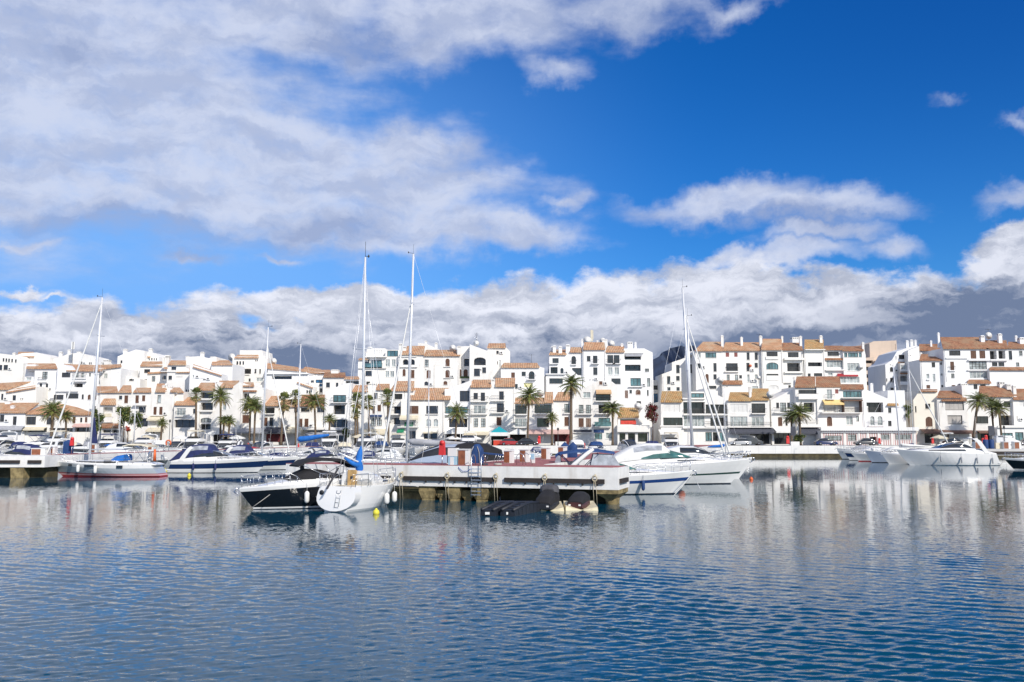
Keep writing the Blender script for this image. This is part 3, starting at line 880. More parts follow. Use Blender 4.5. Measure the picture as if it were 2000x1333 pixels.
# ----- section B
Q('small white front house with orange lean-to roof and wide cafe windows', 'B', FY, [
    dict(o=[(84, 624), (290, 624)], r=[(84, 262, 626, 118, 290, 566, 4)], w='c 103 657 176 719;d 238 662 258 702;k 86 750 250 814;d 20 690 24 694', b=[(100, 180, 718, 0.5)]),
    dict(dy=1.55, o=[(-60, 520), (0, 508), (160, 522), (160, 640)], r=[(58, 164, 524, 62, 130, 488, 3), (-55, 30, 522, -50, 10, 470, 4)], w='d 178 530 180 532', c=[(45, 478, 512, 34, 1), (18, 452, 508, 14, 2)])])
Q('white front house with stacked loggias under a split orange roof', 'B', FY + 0.6, [
    dict(o=[(268, 504), (418, 504), (440, 440), (456, 482), (560, 482), (615, 444), (640, 452), (640, 540)], r=[(266, 418, 506, 300, 416, 448, 5), (454, 560, 484, 450, 614, 432, 5)],
         w='L 300 512 402 577;L 300 612 398 672;ha 300 735 385 770;k 300 786 380 830;c 480 605 506 672', s=[(280, 400, 578, 590, 0.7), (280, 400, 674, 686, 0.7)], c=[(435, 440, 486, 30, 1.5)])])
Q('white gabled house with brown lintels and tall shuttered windows between palms', 'B', FY + 1.2, [
    dict(o=[(556, 486), (615, 450), (640, 455), (830, 500), (830, 560)], r=[(636, 735, 474, 645, 730, 446, 3), (592, 758, 516, 612, 740, 490, 1.6, tile_b)],
         w='L 606 516 692 582;s 612 615 645 682;s 650 615 684 682;s 610 712 692 778;c 700 615 720 680', s=[(600, 700, 684, 692, 0.5)], a=[(566, 830, 815, 862, 2.0, greyfab)]),
    dict(dy=0.2, o=[(570, 862), (830, 862)], d=0.1, m=redin)])
Q('white house with square orange roof and dark balcony room, behind the thin mast', 'B', FY + 0.4, [
    dict(o=[(806, 632), (940, 632)], r=[(804, 940, 632, 828, 945, 556, 5)], w='L 812 640 900 699;s 812 732 842 802;d 860 732 891 802', b=[(806, 905, 700, 0.6)], a=[(832, 986, 812, 862, 2.2, slatefab)], p=[(835, 866, 985, 930, redin, 'shop_front')]),
    dict(dy=1, o=[(935, 636), (1110, 636)], r=[(940, 1110, 640, 955, 1110, 585, 4)], w='d 955 655 986 686;d 1060 660 1090 690', a=[(1000, 1146, 808, 862, 2.0, creamfab)])])
Q('white house with two rows of grouped panes behind the wide palm', 'B', FY + 0.7, [
    dict(o=[(1105, 632), (1346, 632)], r=[(1108, 1346, 634, 1122, 1344, 546, 5, tile_b)], w='d 1115 650 1183 687;d 1247 650 1335 691;s 1098 742 1126 810;s 1145 742 1175 810;d 1225 750 1238 792;k 1190 850 1330 900', s=[(1140, 1420, 812, 832, 1.6)], a=[(1170, 1416, 842, 880, 2.0, greyfab)])])
Q('white hill house with two roof strips and a satellite dish, left centre', 'B', 194, [
    dict(o=[(30, 300), (182, 300), (182, 330), (215, 362), (215, 500)], r=[(34, 182, 300, 60, 180, 268, 3), (96, 214, 362, 140, 212, 324, 3), (0, 30, 330, 0, 28, 322, 2)], w='d 62 310 100 346;d 38 393 65 426;d -5 393 18 426;d 178 505 188 531;d 198 505 208 531;c 100 395 150 400', s=[(-20, 210, 356, 362, 0.3)], c=[(25, 228, 290, 32, 2)]),
    dict(dy=4, o=[(178, 240), (300, 234), (360, 250), (428, 240), (430, 360)], c=[(310, 198, 238, 26, 2), (190, 232, 258, 24, 1), (400, 236, 258, 40, 1)])])
Q('white gable house with a long slanting roof edge and blank wall', 'B', 190, [
    dict(o=[(214, 306), (236, 306), (470, 378), (470, 470)], r=[(236, 472, (318, 390), 240, 470, (298, 372), 3.5)], w='ca 232 385 252 410;ca 300 385 330 412;d 318 420 340 428'),
    dict(dy=5, o=[(388, 296), (560, 296)], r=[(388, 560, 300, 395, 528, 266, 5)])])
Q('cubic white hilltop block with flat top and three slot windows', 'B', 208, [
    dict(o=[(560, 240), (618, 236), (820, 238), (832, 240), (832, 330)], r=[(574, 772, 244, 600, 770, 222, 2)], w='d 590 275 605 304;d 614 275 628 304;d 640 275 652 304;d 743 260 751 274;d 756 260 764 274'),
    dict(dy=2.6, o=[(618, 186), (800, 186), (806, 240)]),
    dict(dy=-1.5, o=[(470, 330), (832, 330)], d=2, w='c 528 336 582 376;L 612 336 708 378;d 737 336 752 374;d 777 338 788 376;c 752 408 805 441;d 540 420 588 431;d 607 420 628 432;d 690 415 705 441', s=[(510, 700, 380, 386, 0.3)])])
Q('white terrace house under a long descending orange roof, centre left hill', 'B', 204, [
    dict(o=[(832, 372), (1180, 372)], d=5, r=[(836, 1165, (328, 354), 838, 1085, (288, 322), 6)], w='L 880 396 1040 421', s=[(832, 1180, 370, 380, 0.6)]),
    dict(dy=3, o=[(834, 335), (1010, 335)], d=0.2, w='d 838 336 1008 368'),
    dict(dy=5, o=[(1110, 362), (1305, 366)], r=[(1106, 1310, (360, 372), 1150, 1280, (318, 340), 6), (1255, 1365, 372, 1290, 1350, 344, 6)], w='d 1160 372 1215 398')])
Q('white gabled house with narrow twin slots, behind two thin palms', 'B', 188, [
    dict(o=[(850, 500), (935, 455), (1010, 424), (1085, 432), (1215, 480), (1215, 560)], r=[(1085, 1214, (446, 490), 1082, 1212, (430, 474), 2)], w='d 1160 497 1172 536;d 1181 497 1193 536;d 1220 500 1222 501;d 862 510 874 540;t 1195 500 1205 530'),
    dict(dy=4, o=[(1185, 395), (1310, 395)], w='u 1235 425 1290 452;u 1265 460 1290 480;d 1222 497 1232 532;d 1268 495 1290 528;d 1195 430 1220 450')])
Q('white house with brown tiled roof left of the first tall mast', 'B', 190, [
    dict(o=[(1296, 400), (1480, 400)], r=[(1296, 1480, 400, 1310, 1476, 366, 4, tile_b)], w='d 1320 448 1350 488;d 1400 450 1418 488;d 1325 540 1345 560', c=[(1390, 342, 368, 60, 3)])])

# ----- section C
Q('white gabled front house with teal balcony glass and dark cafe below', 'C', FY, [
    dict(o=[(-22, 530), (0, 516), (136, 456), (192, 450), (192, 540)], w='t 45 550 148 609B;L 48 632 140 706;k 20 748 160 812;k 5 880 155 930', s=[(-10, 216, 815, 834, 1.6)], a=[(0, 134, 842, 882, 2.0, greyfab)]),
    dict(dy=7, o=[(132, 412), (258, 412)], r=[(132, 258, 414, 150, 250, 398, 3)], w='L 146 430 254 462')])
Q('white front house with two orange roofs and arched cafe porch, behind fan palms', 'C', FY + 1, [
    dict(o=[(172, 516), (508, 502), (542, 502), (542, 560)], r=[(174, 328, 518, 214, 324, 468, 4), (394, 506, 502, 410, 504, 458, 4)],
         w='d 205 542 245 602;d 378 532 405 582;s 405 630 433 682;s 365 640 384 702;d 205 645 238 697;ha 352 738 392 800;ha 400 738 440 800', c=[(362, 452, 502, 58, 1)], s=[(345, 442, 712, 726, 0.8, bluep), (165, 300, 856, 866, 1.0)], a=[(300, 492, 825, 872, 2.2, creamfab)]),
    dict(dy=0.2, o=[(160, 872), (490, 872)], d=0.1, w='k 200 876 300 930;k 320 876 480 930')])
Q('white front house with a deep covered terrace right of the fan palms', 'C', FY + 0.6, [
    dict(o=[(508, 508), (600, 508), (600, 512), (705, 512)], d=7, r=[(508, 702, 510, 560, 706, 436, 5)], w='d 545 540 607 585;L 490 642 596 702;c 490 735 520 760;L 496 735 590 788', s=[(490, 600, 702, 712, 0.8)])])
Q('white front house with broad orange roof and green balcony panel', 'C', FY - 1.2, [
    dict(o=[(597, 582), (950, 582)], d=9, r=[(664, 1000, 582, 690, 1000, 492, 6)], w='s 660 638 738 703;d 802 638 897 703;ca 800 745 840 806;ca 860 745 897 806;k 660 842 716 930;k 782 856 890 906;d 640 710 652 740',
         p=[(626, 770, 692, 806, greenfab, 'balcony_panel')], s=[(570, 740, 806, 814, 0.9), (800, 900, 703, 709, 0.3)], a=[(570, 626, 826, 856, 1.4, greenfab), (780, 895, 848, 862, 0.9, creamfab), (590, 740, 715, 752, 1.2, creamfab)], b=[(572, 735, 806, 0.85)]),
    dict(dy=2, o=[(660, 582), (782, 582)], d=0.2)])
Q('white shed-roofed house with dark corner window, right of the broad orange roof', 'C', FY + 0.2, [
    dict(o=[(952, 500), (975, 500), (1168, 430), (1168, 480)], w='d 1075 516 1152 602;t 956 646 1140 701B;L 986 740 1136 812;d 1006 650 1012 652', s=[(950, 1150, 702, 712, 0.8)], a=[(960, 1110, 840, 866, 2.4, whitefab)]),
    dict(dy=0.2, o=[(960, 866), (1168, 866)], d=0.1, w='k 980 870 1110 930')])
Q('tall white front house with stacked small balconies beside the turquoise kiosk', 'C', FY - 0.4, [
    dict(o=[(1158, 478), (1416, 474), (1524, 474)], d=9, r=[(1158, 1332, 480, 1180, 1330, 424, 5), (1362, 1524, 476, 1362, 1526, 410, 5)], c=[(1345, 418, 476, 32, 1)],
         w='d 1187 533 1221 584;d 1245 530 1279 598;c 1187 635 1284 700;h 1187 740 1223 810;h 1247 740 1284 810;d 1395 520 1432 588;d 1376 618 1434 690;s 1374 730 1414 798;d 1560 650 1562 652', b=[(1165, 1308, 600, 0.75), (1330, 1440, 594, 0.75), (1170, 1300, 702, 0.75), (1330, 1440, 692, 0.75)],
         a=[(1112, 1312, 846, 876, 2.0, creamfab)]),
    dict(dy=0.15, o=[(1160, 880), (1310, 880)], d=0.1, w='k 1170 882 1305 925')])
Q('large white apartment house with glazed terraces behind the two tall masts', 'C', 197, [
    dict(o=[(248, 262), (318, 256), (318, 240), (470, 240), (470, 182), (592, 182), (602, 235), (602, 350)], w='d 300 262 338 325;t 348 266 440 326;c 470 260 505 320;c 520 260 551 320;d 307 353 362 396;c 470 355 500 405;c 508 355 540 405;d 300 440 345 466;t 484 188 572 236', r=[(250, 330, 258, 262, 322, 248, 2)], s=[(300, 482, 236, 244, 1.0), (255, 480, 326, 334, 0.5)], b=[(290, 445, 326, 0.5, 'glass')]),
    dict(dy=2.4, o=[(318, 170), (470, 170), (470, 240)], w='na 372 184 386 220;na 392 184 406 220;na 411 184 425 220;na 430 184 443 220', c=[(344, 158, 200, 34, 0.06), (318, 196, 230, 16, 0.06)])])
Q('white apartment house with arched twin loggia under an orange roof peak', 'C', 196, [
    dict(o=[(576, 222), (590, 215), (785, 215), (785, 225), (1072, 225), (1072, 300)], r=[(588, 785, 216, 650, 790, 150, 6), (783, 1078, 226, 800, 1075, 182, 5)],
         w='La 612 258 655 304;La 662 258 708 304;sa 610 338 633 396;s 660 346 705 412;h 790 262 820 320;s 805 350 836 412;da 787 440 818 472;sa 958 253 992 317;sa 958 345 992 409;sa 942 436 973 467', s=[(582, 730, 318, 325, 0.4), (582, 725, 234, 240, 0.3), (945, 1000, 317, 322, 0.3), (945, 1000, 409, 414, 0.3)], c=[(592, 130, 190, 26, 4), (620, 152, 200, 36, 2)]),
    dict(dy=7, o=[(735, 126), (800, 132), (925, 186), (925, 230)], c=[(798, 108, 138, 18, 1), (882, 122, 168, 20, 1)]),
    dict(dy=1.5, o=[(1048, 155), (1156, 152)], d=6, w='L 1110 255 1150 315;sa 1060 340 1088 402;sa 1105 340 1139 402;d 1090 435 1120 456', p=[(1064, 398, 1152, 414, leafg, 'window_box')], c=[(1068, 150, 190, 26, -1.4)])])
Q('white shed-roofed apartment house with beige arched loggia and big dish', 'C', 194, [
    dict(o=[(1155, 136), (1188, 150), (1345, 206), (1345, 420)], w='La 1190 243 1286 307;d 1190 335 1238 397;d 1257 325 1288 371;d 1240 340 1250 350'),
    dict(dy=3, o=[(1300, 158), (1448, 158), (1484, 196), (1484, 420)], r=[(1298, 1450, 160, 1310, 1446, 128, 4)], w='d 1372 190 1391 216;c 1395 265 1406 325;d 1370 188 1371 189;d 1378 275 1384 300')])

# ----- section D
Q('white blocky house with arched balcony window between the two apartment houses', 'D', 192, [
    dict(o=[(76, 318), (384, 318), (430, 330), (430, 500)], r=[(76, 392, 320, 100, 370, 288, 4, tile_o)], w='s 160 366 190 409;d 245 360 278 396;da 303 356 350 421B;y 260 450 336 490;d 190 460 213 499;d 92 400 94 402')])
Q('white front house with grouped dark panes over an entrance marquee', 'D', FY, [
    dict(o=[(184, 606), (508, 606)], r=[(426, 502, 608, 436, 500, 524, 5), (180, 430, 612, 195, 430, 570, 4)], w='d 185 626 286 703;d 350 626 490 697;c 185 740 286 810;d 370 738 467 810', b=[(178, 292, 706, 0.7), (345, 500, 700, 0.7), (160, 292, 810, 0.7)], a=[(300, 652, 830, 868, 2.4, pinkfab)]),
    dict(dy=0.15, o=[(300, 868), (652, 868)], d=0.1, m=redin, w='k 310 872 370 925;c 438 876 500 950;k 510 876 600 925')])
Q('narrow white house with orange roof and single brown shutter beside the tallest palm', 'D', FY + 0.5, [
    dict(o=[(506, 588), (660, 588)], r=[(508, 642, 588, 540, 650, 524, 4)], w='h 592 622 633 694;s 593 728 629 802', b=[(585, 640, 696, 0.5)])])
Q('white gabled house with white mullioned balcony windows and grey shop shutter', 'D', FY - 0.8, [
    dict(o=[(658, 552), (690, 522), (870, 432), (980, 440), (1022, 472), (1022, 560)], w='c 745 527 804 573;L 848 538 970 596;s 876 438 902 466;h 710 630 748 699;h 768 630 808 699;L 870 630 965 697;s 708 738 750 810;s 768 738 810 810;t 870 736 965 805;n 668 862 812 945;t 840 860 900 910;c 930 858 990 905',
         b=[(692, 820, 702, 0.75), (842, 975, 598, 0.8), (848, 970, 699, 0.8), (835, 970, 806, 0.8, 'glass')], a=[(848, 972, 506, 542, 0.9, tanfab)], p=[(668, 832, 815, 851, slatefab, 'shop_sign'), (832, 830, 915, 856, bluep, 'shop_sign')], s=[(660, 820, 852, 858, 0.3)])])
Q('tall white apartment block with five bays under orange roofs, centre', 'D', 193, [
    dict(o=[(440, 382), (470, 382), (470, 216), (608, 216), (608, 300), (735, 420)], dy=-0.5, d=8, r=[(468, 610, 217, 486, 606, 180, 4)], w='d 495 250 546 292;L 480 322 538 377;da 560 330 586 377;d 470 414 580 458', s=[(440, 600, 376, 384, 0.5), (470, 545, 292, 298, 0.6)], c=[(512, 146, 190, 26, 1), (560, 150, 214, 28, 0.4), (492, 152, 190, 14, 2)]),
    dict(o=[(603, 197), (742, 192)], dy=0, d=9, r=[(636, 740, 197, 645, 735, 160, 3)], w='da 650 233 687 299;d 655 330 732 389;d 685 415 734 441', b=[(645, 692, 300, 0.5)], c=[(622, 138, 200, 34, 0.3)]),
    dict(o=[(741, 172), (928, 172)], dy=-0.6, d=10, r=[(744, 926, 176, 756, 918, 120, 4)], w='d 775 232 805 277;d 825 230 862 293B;d 827 325 862 387;d 798 420 804 430;d 822 420 828 430', c=[(738, 92, 140, 16, 3), (862, 104, 130, 14, 4), (912, 92, 130, 22, 4), (934, 94, 130, 18, 4)]),
    dict(o=[(926, 196), (1080, 196)], dy=-0.2, d=9, r=[(926, 1084, 196, 944, 1078, 150, 4)], w='d 942 225 990 292B;d 994 225 1041 292B;c 947 325 984 386;c 1000 325 1037 386;d 975 415 1050 461'),
    dict(o=[(1076, 172), (1242, 170), (1315, 206), (1315, 420)], dy=0.2, d=10, w='L 1085 226 1216 262;L 1085 303 1214 385P;t 1130 412 1216 477;s 1078 512 1111 574;d 1122 508 1142 537;sa 1172 506 1213 547;h 1248 335 1281 361;h 1265 412 1291 480;d 1180 600 1216 640;d 1265 508 1278 556', s=[(1076, 1236, 205, 212, 0.3), (1115, 1230, 480, 486, 0.5)], a=[(1086, 1218, 214, 236, 0.7, greyfab)], c=[(1128, 116, 175, 44, 1.5), (1172, 118, 175, 18, 1.5), (1062, 128, 170, 20, 3)])])
Q('low white restaurant house with flower box and yellowish roof at the alley', 'D', FY, [
    dict(o=[(1028, 728), (1196, 728)], d=5, r=[(1028, 1200, 726, 1045, 1190, 652, 4, tile_y)], w='k 1046 740 1174 790'),
    dict(dy=1, o=[(1190, 712), (1232, 652), (1290, 790)], d=6),
    dict(dy=-2.4, o=[(1024, 795), (1286, 795)], d=3.2, w='k 1040 860 1090 930;k 1110 860 1170 930;k 1190 860 1270 930', p=[(1050, 758, 1176, 788, flower, 'flower_box')], s=[(1020, 1286, 800, 850, 0.7)])])
Q('white flat-roofed block with blue glazed strip at the end of the alley', 'D', 205, [
    dict(o=[(1300, 432), (1405, 424)], w='d 1308 472 1396 507;u 1308 537 1396 622', s=[(1300, 1400, 508, 514, 0.5)])])

# ----- section E
Q('white stepped house in front of the mountain, left of the long orange roof', 'E', 199, [
    dict(o=[(136, 380), (218, 350), (218, 284), (330, 246), (412, 200), (412, 400)], w='d 252 305 281 372;d 178 397 206 461;d 252 395 281 433;d 365 300 408 371;d 383 390 408 432;d 180 486 206 513;d 255 486 281 515', c=[(334, 226, 270, 20, 2)])])
Q('very long white apartment terrace under orange roofs, right of the mountain', 'E', 195, [
    dict(o=[(408, 184), (945, 182)], r=[(404, 632, 186, 470, 628, 116, 5, tile_o), (632, 945, 184, 650, 940, 120, 5, tile_o)], c=[(628, 62, 150, 22, 2), (786, 76, 140, 20, 2.5), (942, 66, 150, 24, 2)],
         w='ca 425 198 452 247;t 490 200 579 247;z 655 200 684 239;z 724 200 752 239;d 825 198 850 264;d 890 196 917 264;d 425 292 452 333;d 555 290 582 360;d 658 291 754 357;d 823 288 850 357;d 890 288 917 328;d 555 381 582 423;sa 490 378 518 449;h 663 384 688 430;h 730 384 757 430;d 765 388 788 415;c 830 383 850 444;h 893 383 915 415;L 650 470 690 508;La 692 470 752 510;d 505 475 580 500;c 870 478 920 498',
         s=[(645, 760, 357, 364, 0.5)], b=[(654, 758, 355, 0.15)], a=[]),
    dict(dy=-1.2, o=[(628, 456), (792, 456)], d=1.15, r=[(626, 794, 458, 640, 788, 430, 1.0, tile_b)], w='d 640 470 642 472'),
    dict(dy=-0.8, o=[(946, 180), (1116, 178)], d=9, r=[(944, 1116, 178, 956, 1112, 92, 5, tile_o)], w='d 987 196 1079 260;ta 985 285 1084 341;d 987 378 1085 426;na 1000 470 1085 506', s=[(980, 1084, 236, 260, 0.25)], b=[(987, 1086, 424, 0.1, 'solid')]),
    dict(dy=-0.2, o=[(1114, 180), (1282, 180)], d=9, r=[(1114, 1282, 180, 1118, 1272, 124, 4, tile_b)], w='d 1160 202 1249 243;L 1155 288 1264 357;d 1165 470 1186 506', s=[(1125, 1284, 250, 266, 0.8), (1130, 1282, 362, 372, 0.6), (1120, 1190, 442, 452, 0.5)], c=[(1232, 78, 120, 70, 6), (1116, 68, 130, 16, 4)]),
    dict(sec='F', dy=-0.4, o=[(-42, 172), (124, 172)], d=9, r=[(-38, 122, 172, -36, 118, 98, 5, tile_y)], w='L -8 284 108 347P;d -10 374 14 400;d 40 372 108 397', s=[(-40, 124, 180, 186, 0.9)], c=[(-66, 68, 150, 22, 2), (100, 64, 140, 24, 3)]),
    dict(sec='F', dy=0, o=[(122, 180), (280, 180)], d=9, r=[(120, 282, 178, 128, 276, 148, 4, tile_b), (128, 294, 258, 134, 290, 230, 0.9, tile_b)], w='d 150 198 244 232;c 140 268 286 327;c 155 370 192 392', s=[(128, 296, 344, 352, 0.7)]),
    dict(sec='F', dy=-0.6, o=[(276, 186), (438, 186), (452, 186), (472, 270), (472, 480)], d=9, r=[(272, 446, 186, 280, 440, 152, 4, tile_b), (230, 402, 392, 234, 398, 370, 0.9, redfab)], w='t 285 196 312 242;t 316 196 400 242;t 404 196 430 242;c 310 290 412 354;c 255 402 412 452', c=[(442, 118, 190, 20, 1)], s=[(245, 415, 454, 462, 0.7)])])
Q('white front house with blank panel wall and square orange roof at the alley', 'E', FY - 0.5, [
    dict(o=[(127, 602), (310, 602)], r=[(125, 304, 602, 136, 300, 518, 5, tile_y)], w='d 147 733 306 797;n 150 620 285 690', s=[(120, 310, 798, 806, 0.3)], a=[(108, 270, 830, 872, 2.0, whitefab)])])
Q('white front house with long furnished balconies behind the twin masts', 'E', FY, [
    dict(o=[(308, 585), (372, 585), (372, 522), (482, 522), (482, 494), (670, 590), (670, 700)], d=8, w='t 375 535 480 572;L 306 606 486 700;L 492 626 665 700;c 312 712 484 806;L 530 735 650 802;t 490 852 545 925;k 550 852 600 925;t 605 852 658 925', s=[(300, 486, 574, 584, 0.5), (300, 490, 602, 607, 0.3), (300, 668, 812, 822, 0.9)], b=[(306, 668, 708, 0.9), (490, 668, 802, 0.6)])])
Q('white front house with closed white blind, two orange roofs and a slate awning', 'E', FY - 0.6, [
    dict(o=[(668, 592), (1010, 590)], r=[(676, 872, 592, 690, 868, 526, 4, tile_y), (862, 1010, 586, 872, 1004, 496, 5, tile_y)], w='n 690 622 834 692;d 865 618 978 697;c 690 725 833 804;c 865 730 968 801;n 697 850 845 950;k 852 866 1030 950', b=[(862, 982, 698, 0.7), (668, 1028, 808, 0.6)], a=[(690, 1036, 816, 866, 1.0, slatefab)], c=[(856, 480, 560, 22, 1)])])
Q('white gabled front house with slotted windows, left of the bushy palm pair', 'E', FY - 0.2, [
    dict(o=[(1022, 590), (1214, 500), (1232, 500), (1232, 560)], w='d 1066 612 1090 658;h 1097 612 1148 687;d 1155 612 1178 658;s 1080 730 1117 802;d 1140 735 1160 800;k 1048 858 1186 950', b=[(1044, 1180, 690, 0.7)], a=[(1040, 1186, 815, 858, 2.2, whitefab)], c=[(1215, 396, 510, 18, 3)])])
Q('white front house under a wide brown roof with yellow awning and pergola', 'E', FY - 1.4, [
    dict(o=[(1220, 482), (1416, 480), (1588, 480), (1592, 500), (1792, 500), (1792, 560)], d=9, r=[(1216, 1384, 482, 1232, 1382, 398, 5, tile_b), (1388, 1596, 480, 1386, 1580, 398, 5, tile_b)],
         w='d 1247 508 1394 574;L 1290 612 1376 686', b=[(1240, 1400, 578, 0.8, 'solid'), (1250, 1400, 790, 0.8)], a=[(1255, 1430, 815, 870, 1.6, slatefab)], s=[(1250, 1420, 795, 812, 0.9)]),
    dict(sec='F', dy=-0.02, o=[(60, 640), (480, 640)], d=0.3, w='c 145 505 147 507', m=white),
    dict(sec='F', dy=-0.3, o=[(60, 482), (262, 480), (262, 497), (446, 497)], d=4, r=[(258, 448, 497, 264, 442, 462, 2.4, tile_b)], w='c 145 505 188 582B;z 212 503 240 538;t 275 502 433 569;L 118 630 218 690;L 272 600 414 690;sa 145 725 190 802;c 302 720 358 792;h 385 722 408 764', s=[(262, 436, 570, 578, 0.7), (255, 420, 590, 600, 1.2, brownw), (264, 274, 600, 690, 1.1, brownw), (406, 415, 600, 690, 1.1, brownw)], a=[(108, 268, 588, 630, 1.2, yellowfab)], b=[(92, 418, 692, 1.2)])])
Q('white gabled corner house over the pink striped shop arcade', 'F', FY - 1.8, [
    dict(o=[(428, 492), (482, 512), (640, 578), (640, 512), (782, 512), (782, 600)], d=10, r=[(638, 730, 630, 648, 722, 596, 0.7, tile_y)], w='L 468 610 606 691;d 643 652 671 695;d 643 760 673 803;ca 497 722 535 797;ca 557 722 600 797', c=[(512, 452, 520, 24, 3), (612, 470, 560, 22, 3)], b=[(480, 610, 798, 0.5)]),
    dict(dy=-3.0, m=striped, o=[(96, 840), (872, 840)], d=3.2, w='h 130 880 266 922;h 315 870 386 922;k 495 890 551 960;h 585 870 656 912;h 700 870 830 912', s=[(90, 884, 812, 840, 0.5), (96, 872, 846, 858, 0.25, greyfab)], p=[(96, 858, 112, 960, white, 'pilaster'), (280, 858, 300, 960, white, 'pilaster'), (398, 858, 418, 960, white, 'pilaster'), (470, 858, 490, 960, white, 'pilaster'), (556, 858, 576, 960, white, 'pilaster'), (664, 858, 686, 960, white, 'pilaster'), (840, 858, 872, 960, white, 'pilaster')])], name='town_house')

# ----- right side
Q('tan apartment tower in shade with stepped terraces, behind the right mast', 'G', 225, [
    dict(o=[(-8, 130), (28, 112), (212, 106)], d=14, w='d -2 280 12 296;d -4 340 10 356'),
    dict(dy=-3, o=[(40, 270), (190, 250)], d=3, w='L 55 285 170 312;L 55 345 170 378;L 58 408 160 442;L 60 470 150 500', s=[(40, 190, 312, 330, 1.0), (40, 190, 378, 396, 1.0), (40, 180, 442, 460, 1.0)]),
    dict(dy=-2, o=[(-70, 250), (30, 240)], d=3, w='L -64 268 20 292;L -64 320 20 350;L -64 380 20 410;L -64 440 20 470')], wm=tan, name='apartment_tower', cat='apartment building', group=None)
Q('white apartment house with recessed grey terraces beside the tan tower', 'G', 200, [
    dict(o=[(120, 302), (175, 266), (215, 196), (300, 168), (400, 138), (400, 500)], d=10, w='da 158 322 187 361;d 160 410 191 448;d 230 222 288 258;d 205 232 212 256;d 247 485 278 513;d 163 490 190 510;d 128 415 138 440', r=[(224, 304, 286, 230, 296, 262, 0.9, tile_b)], c=[(302, 104, 176, 24, 3), (338, 98, 170, 26, 3), (368, 100, 160, 20, 3)]),
    dict(dy=-1.4, o=[(240, 290), (402, 290)], d=1.2, m=greywall, w='c 246 308 290 343;d 292 308 330 343;c 332 308 352 343;L 242 395 388 438;t 285 570 350 620', s=[(238, 402, 350, 358, 0.6), (238, 402, 442, 468, 0.4)], r=[(240, 400, 372, 250, 396, 362, 0.6, tile_b)]),
    dict(dy=-2.2, o=[(305, 190), (330, 178), (402, 150), (402, 260)], d=2, m=white),
    dict(dy=3, o=[(395, 182), (570, 182)], d=8, r=[(380, 572, 184, 400, 560, 134, 4, tile_b)], w='h 517 202 548 230', c=[(495, 104, 150, 16, 2)])], wm=white2)
Q('white house with stepped brown roof and small square windows, right', 'G', 192, [
    dict(o=[(402, 262), (606, 262)], d=9, r=[(398, 470, 264, 412, 470, 216, 3, tile_b), (470, 606, 264, 468, 590, 236, 3, tile_b)], w='d 497 282 528 324;d 567 282 588 304;c 455 378 480 416;c 505 378 530 442;s 455 468 487 497;d 577 468 595 490;h 573 375 590 391', s=[(455, 482, 424, 430, 0.3)])], wm=white2)
Q('large white house under a broad brown roof, skyline at the right', 'G', 191, [
    dict(o=[(594, 168), (962, 168)], d=10, r=[(590, 962, 168, 566, 905, 78, 6, tile_b)], w='d 640 188 733 229;s 813 183 863 254;s 885 183 936 252;s 648 278 683 349;h 655 375 685 412;h 803 275 948 342;c 805 357 955 414;s 660 468 692 495;d 838 462 872 502', b=[(635, 690, 349, 0.4)], s=[(608, 790, 246, 254, 0.3), (790, 962, 262, 272, 0.5), (785, 985, 346, 352, 0.4)], r2=None, c=[(557, 40, 120, 20, 4), (916, 64, 140, 36, 3)]),
    dict(dy=-1.3, o=[(790, 450), (980, 450)], d=1.25, r=[(786, 984, 450, 800, 976, 424, 1.0, tile_b)], w='d 838 462 872 502;d 892 462 940 502')], wm=white2)
Q('white house with open balconies on the skyline at the far right edge', 'G', 191, [
    dict(o=[(962, 168), (1330, 168)], d=10, r=[(945, 1122, 168, 930, 1105, 104, 5, tile_b), (1118, 1330, 166, 1120, 1330, 116, 5, tile_b)], w='L 970 190 1029 259;L 1040 188 1099 255;d 1123 190 1155 262;h 1207 190 1238 230;d 988 283 1034 316;d 1040 283 1090 316;L 995 370 1118 439;t 1152 373 1187 409;t 1203 373 1240 409;h 1183 285 1212 317', s=[(968, 1112, 262, 272, 0.5)], r2=None, c=[(1058, 48, 130, 34, 3), (1240, 80, 150, 50, 3), (1188, 64, 110, 20, 5)]),
    dict(dy=-1.1, o=[(968, 342), (1330, 338)], d=1.05, r=[(966, 1330, 342, 975, 1330, 322, 0.9, tile_b)])], wm=white2)
Q('cream house with sloping roof edge beside the alley, right of the arcade', 'G', FY, [
    dict(o=[(348, 590), (400, 514), (545, 512)], d=9, r=[(400, 545, 516, 405, 545, 502, 4, tile_b)], w='d 445 620 488 662;sa 447 726 507 807;k 440 862 530 940;d 362 640 376 690', a=[(402, 622, 826, 866, 2.0, brownfab), (525, 622, 842, 866, 2.6, whitefab)]),
    dict(dy=0.4, o=[(500, 580), (545, 572)], d=3, w='d 512 590 522 640')], wm=cream)
Q('white house with grey roller blinds under a brown roof behind the leaning palm', 'G', FY - 0.6, [
    dict(o=[(542, 566), (790, 592)], d=9, r=[(540, 750, 566, 560, 742, 514, 4, tile_b), (578, 786, 592, 584, 780, 568, 1.0, tile_b)], w='g 606 598 763 673;g 626 715 751 788;n 640 872 820 950;d 584 600 590 640', a=[(622, 830, 836, 866, 1.4, brownfab)], p=[(626, 866, 640, 950, brownw, 'door_post'), (822, 866, 834, 950, brownw, 'door_post')])])
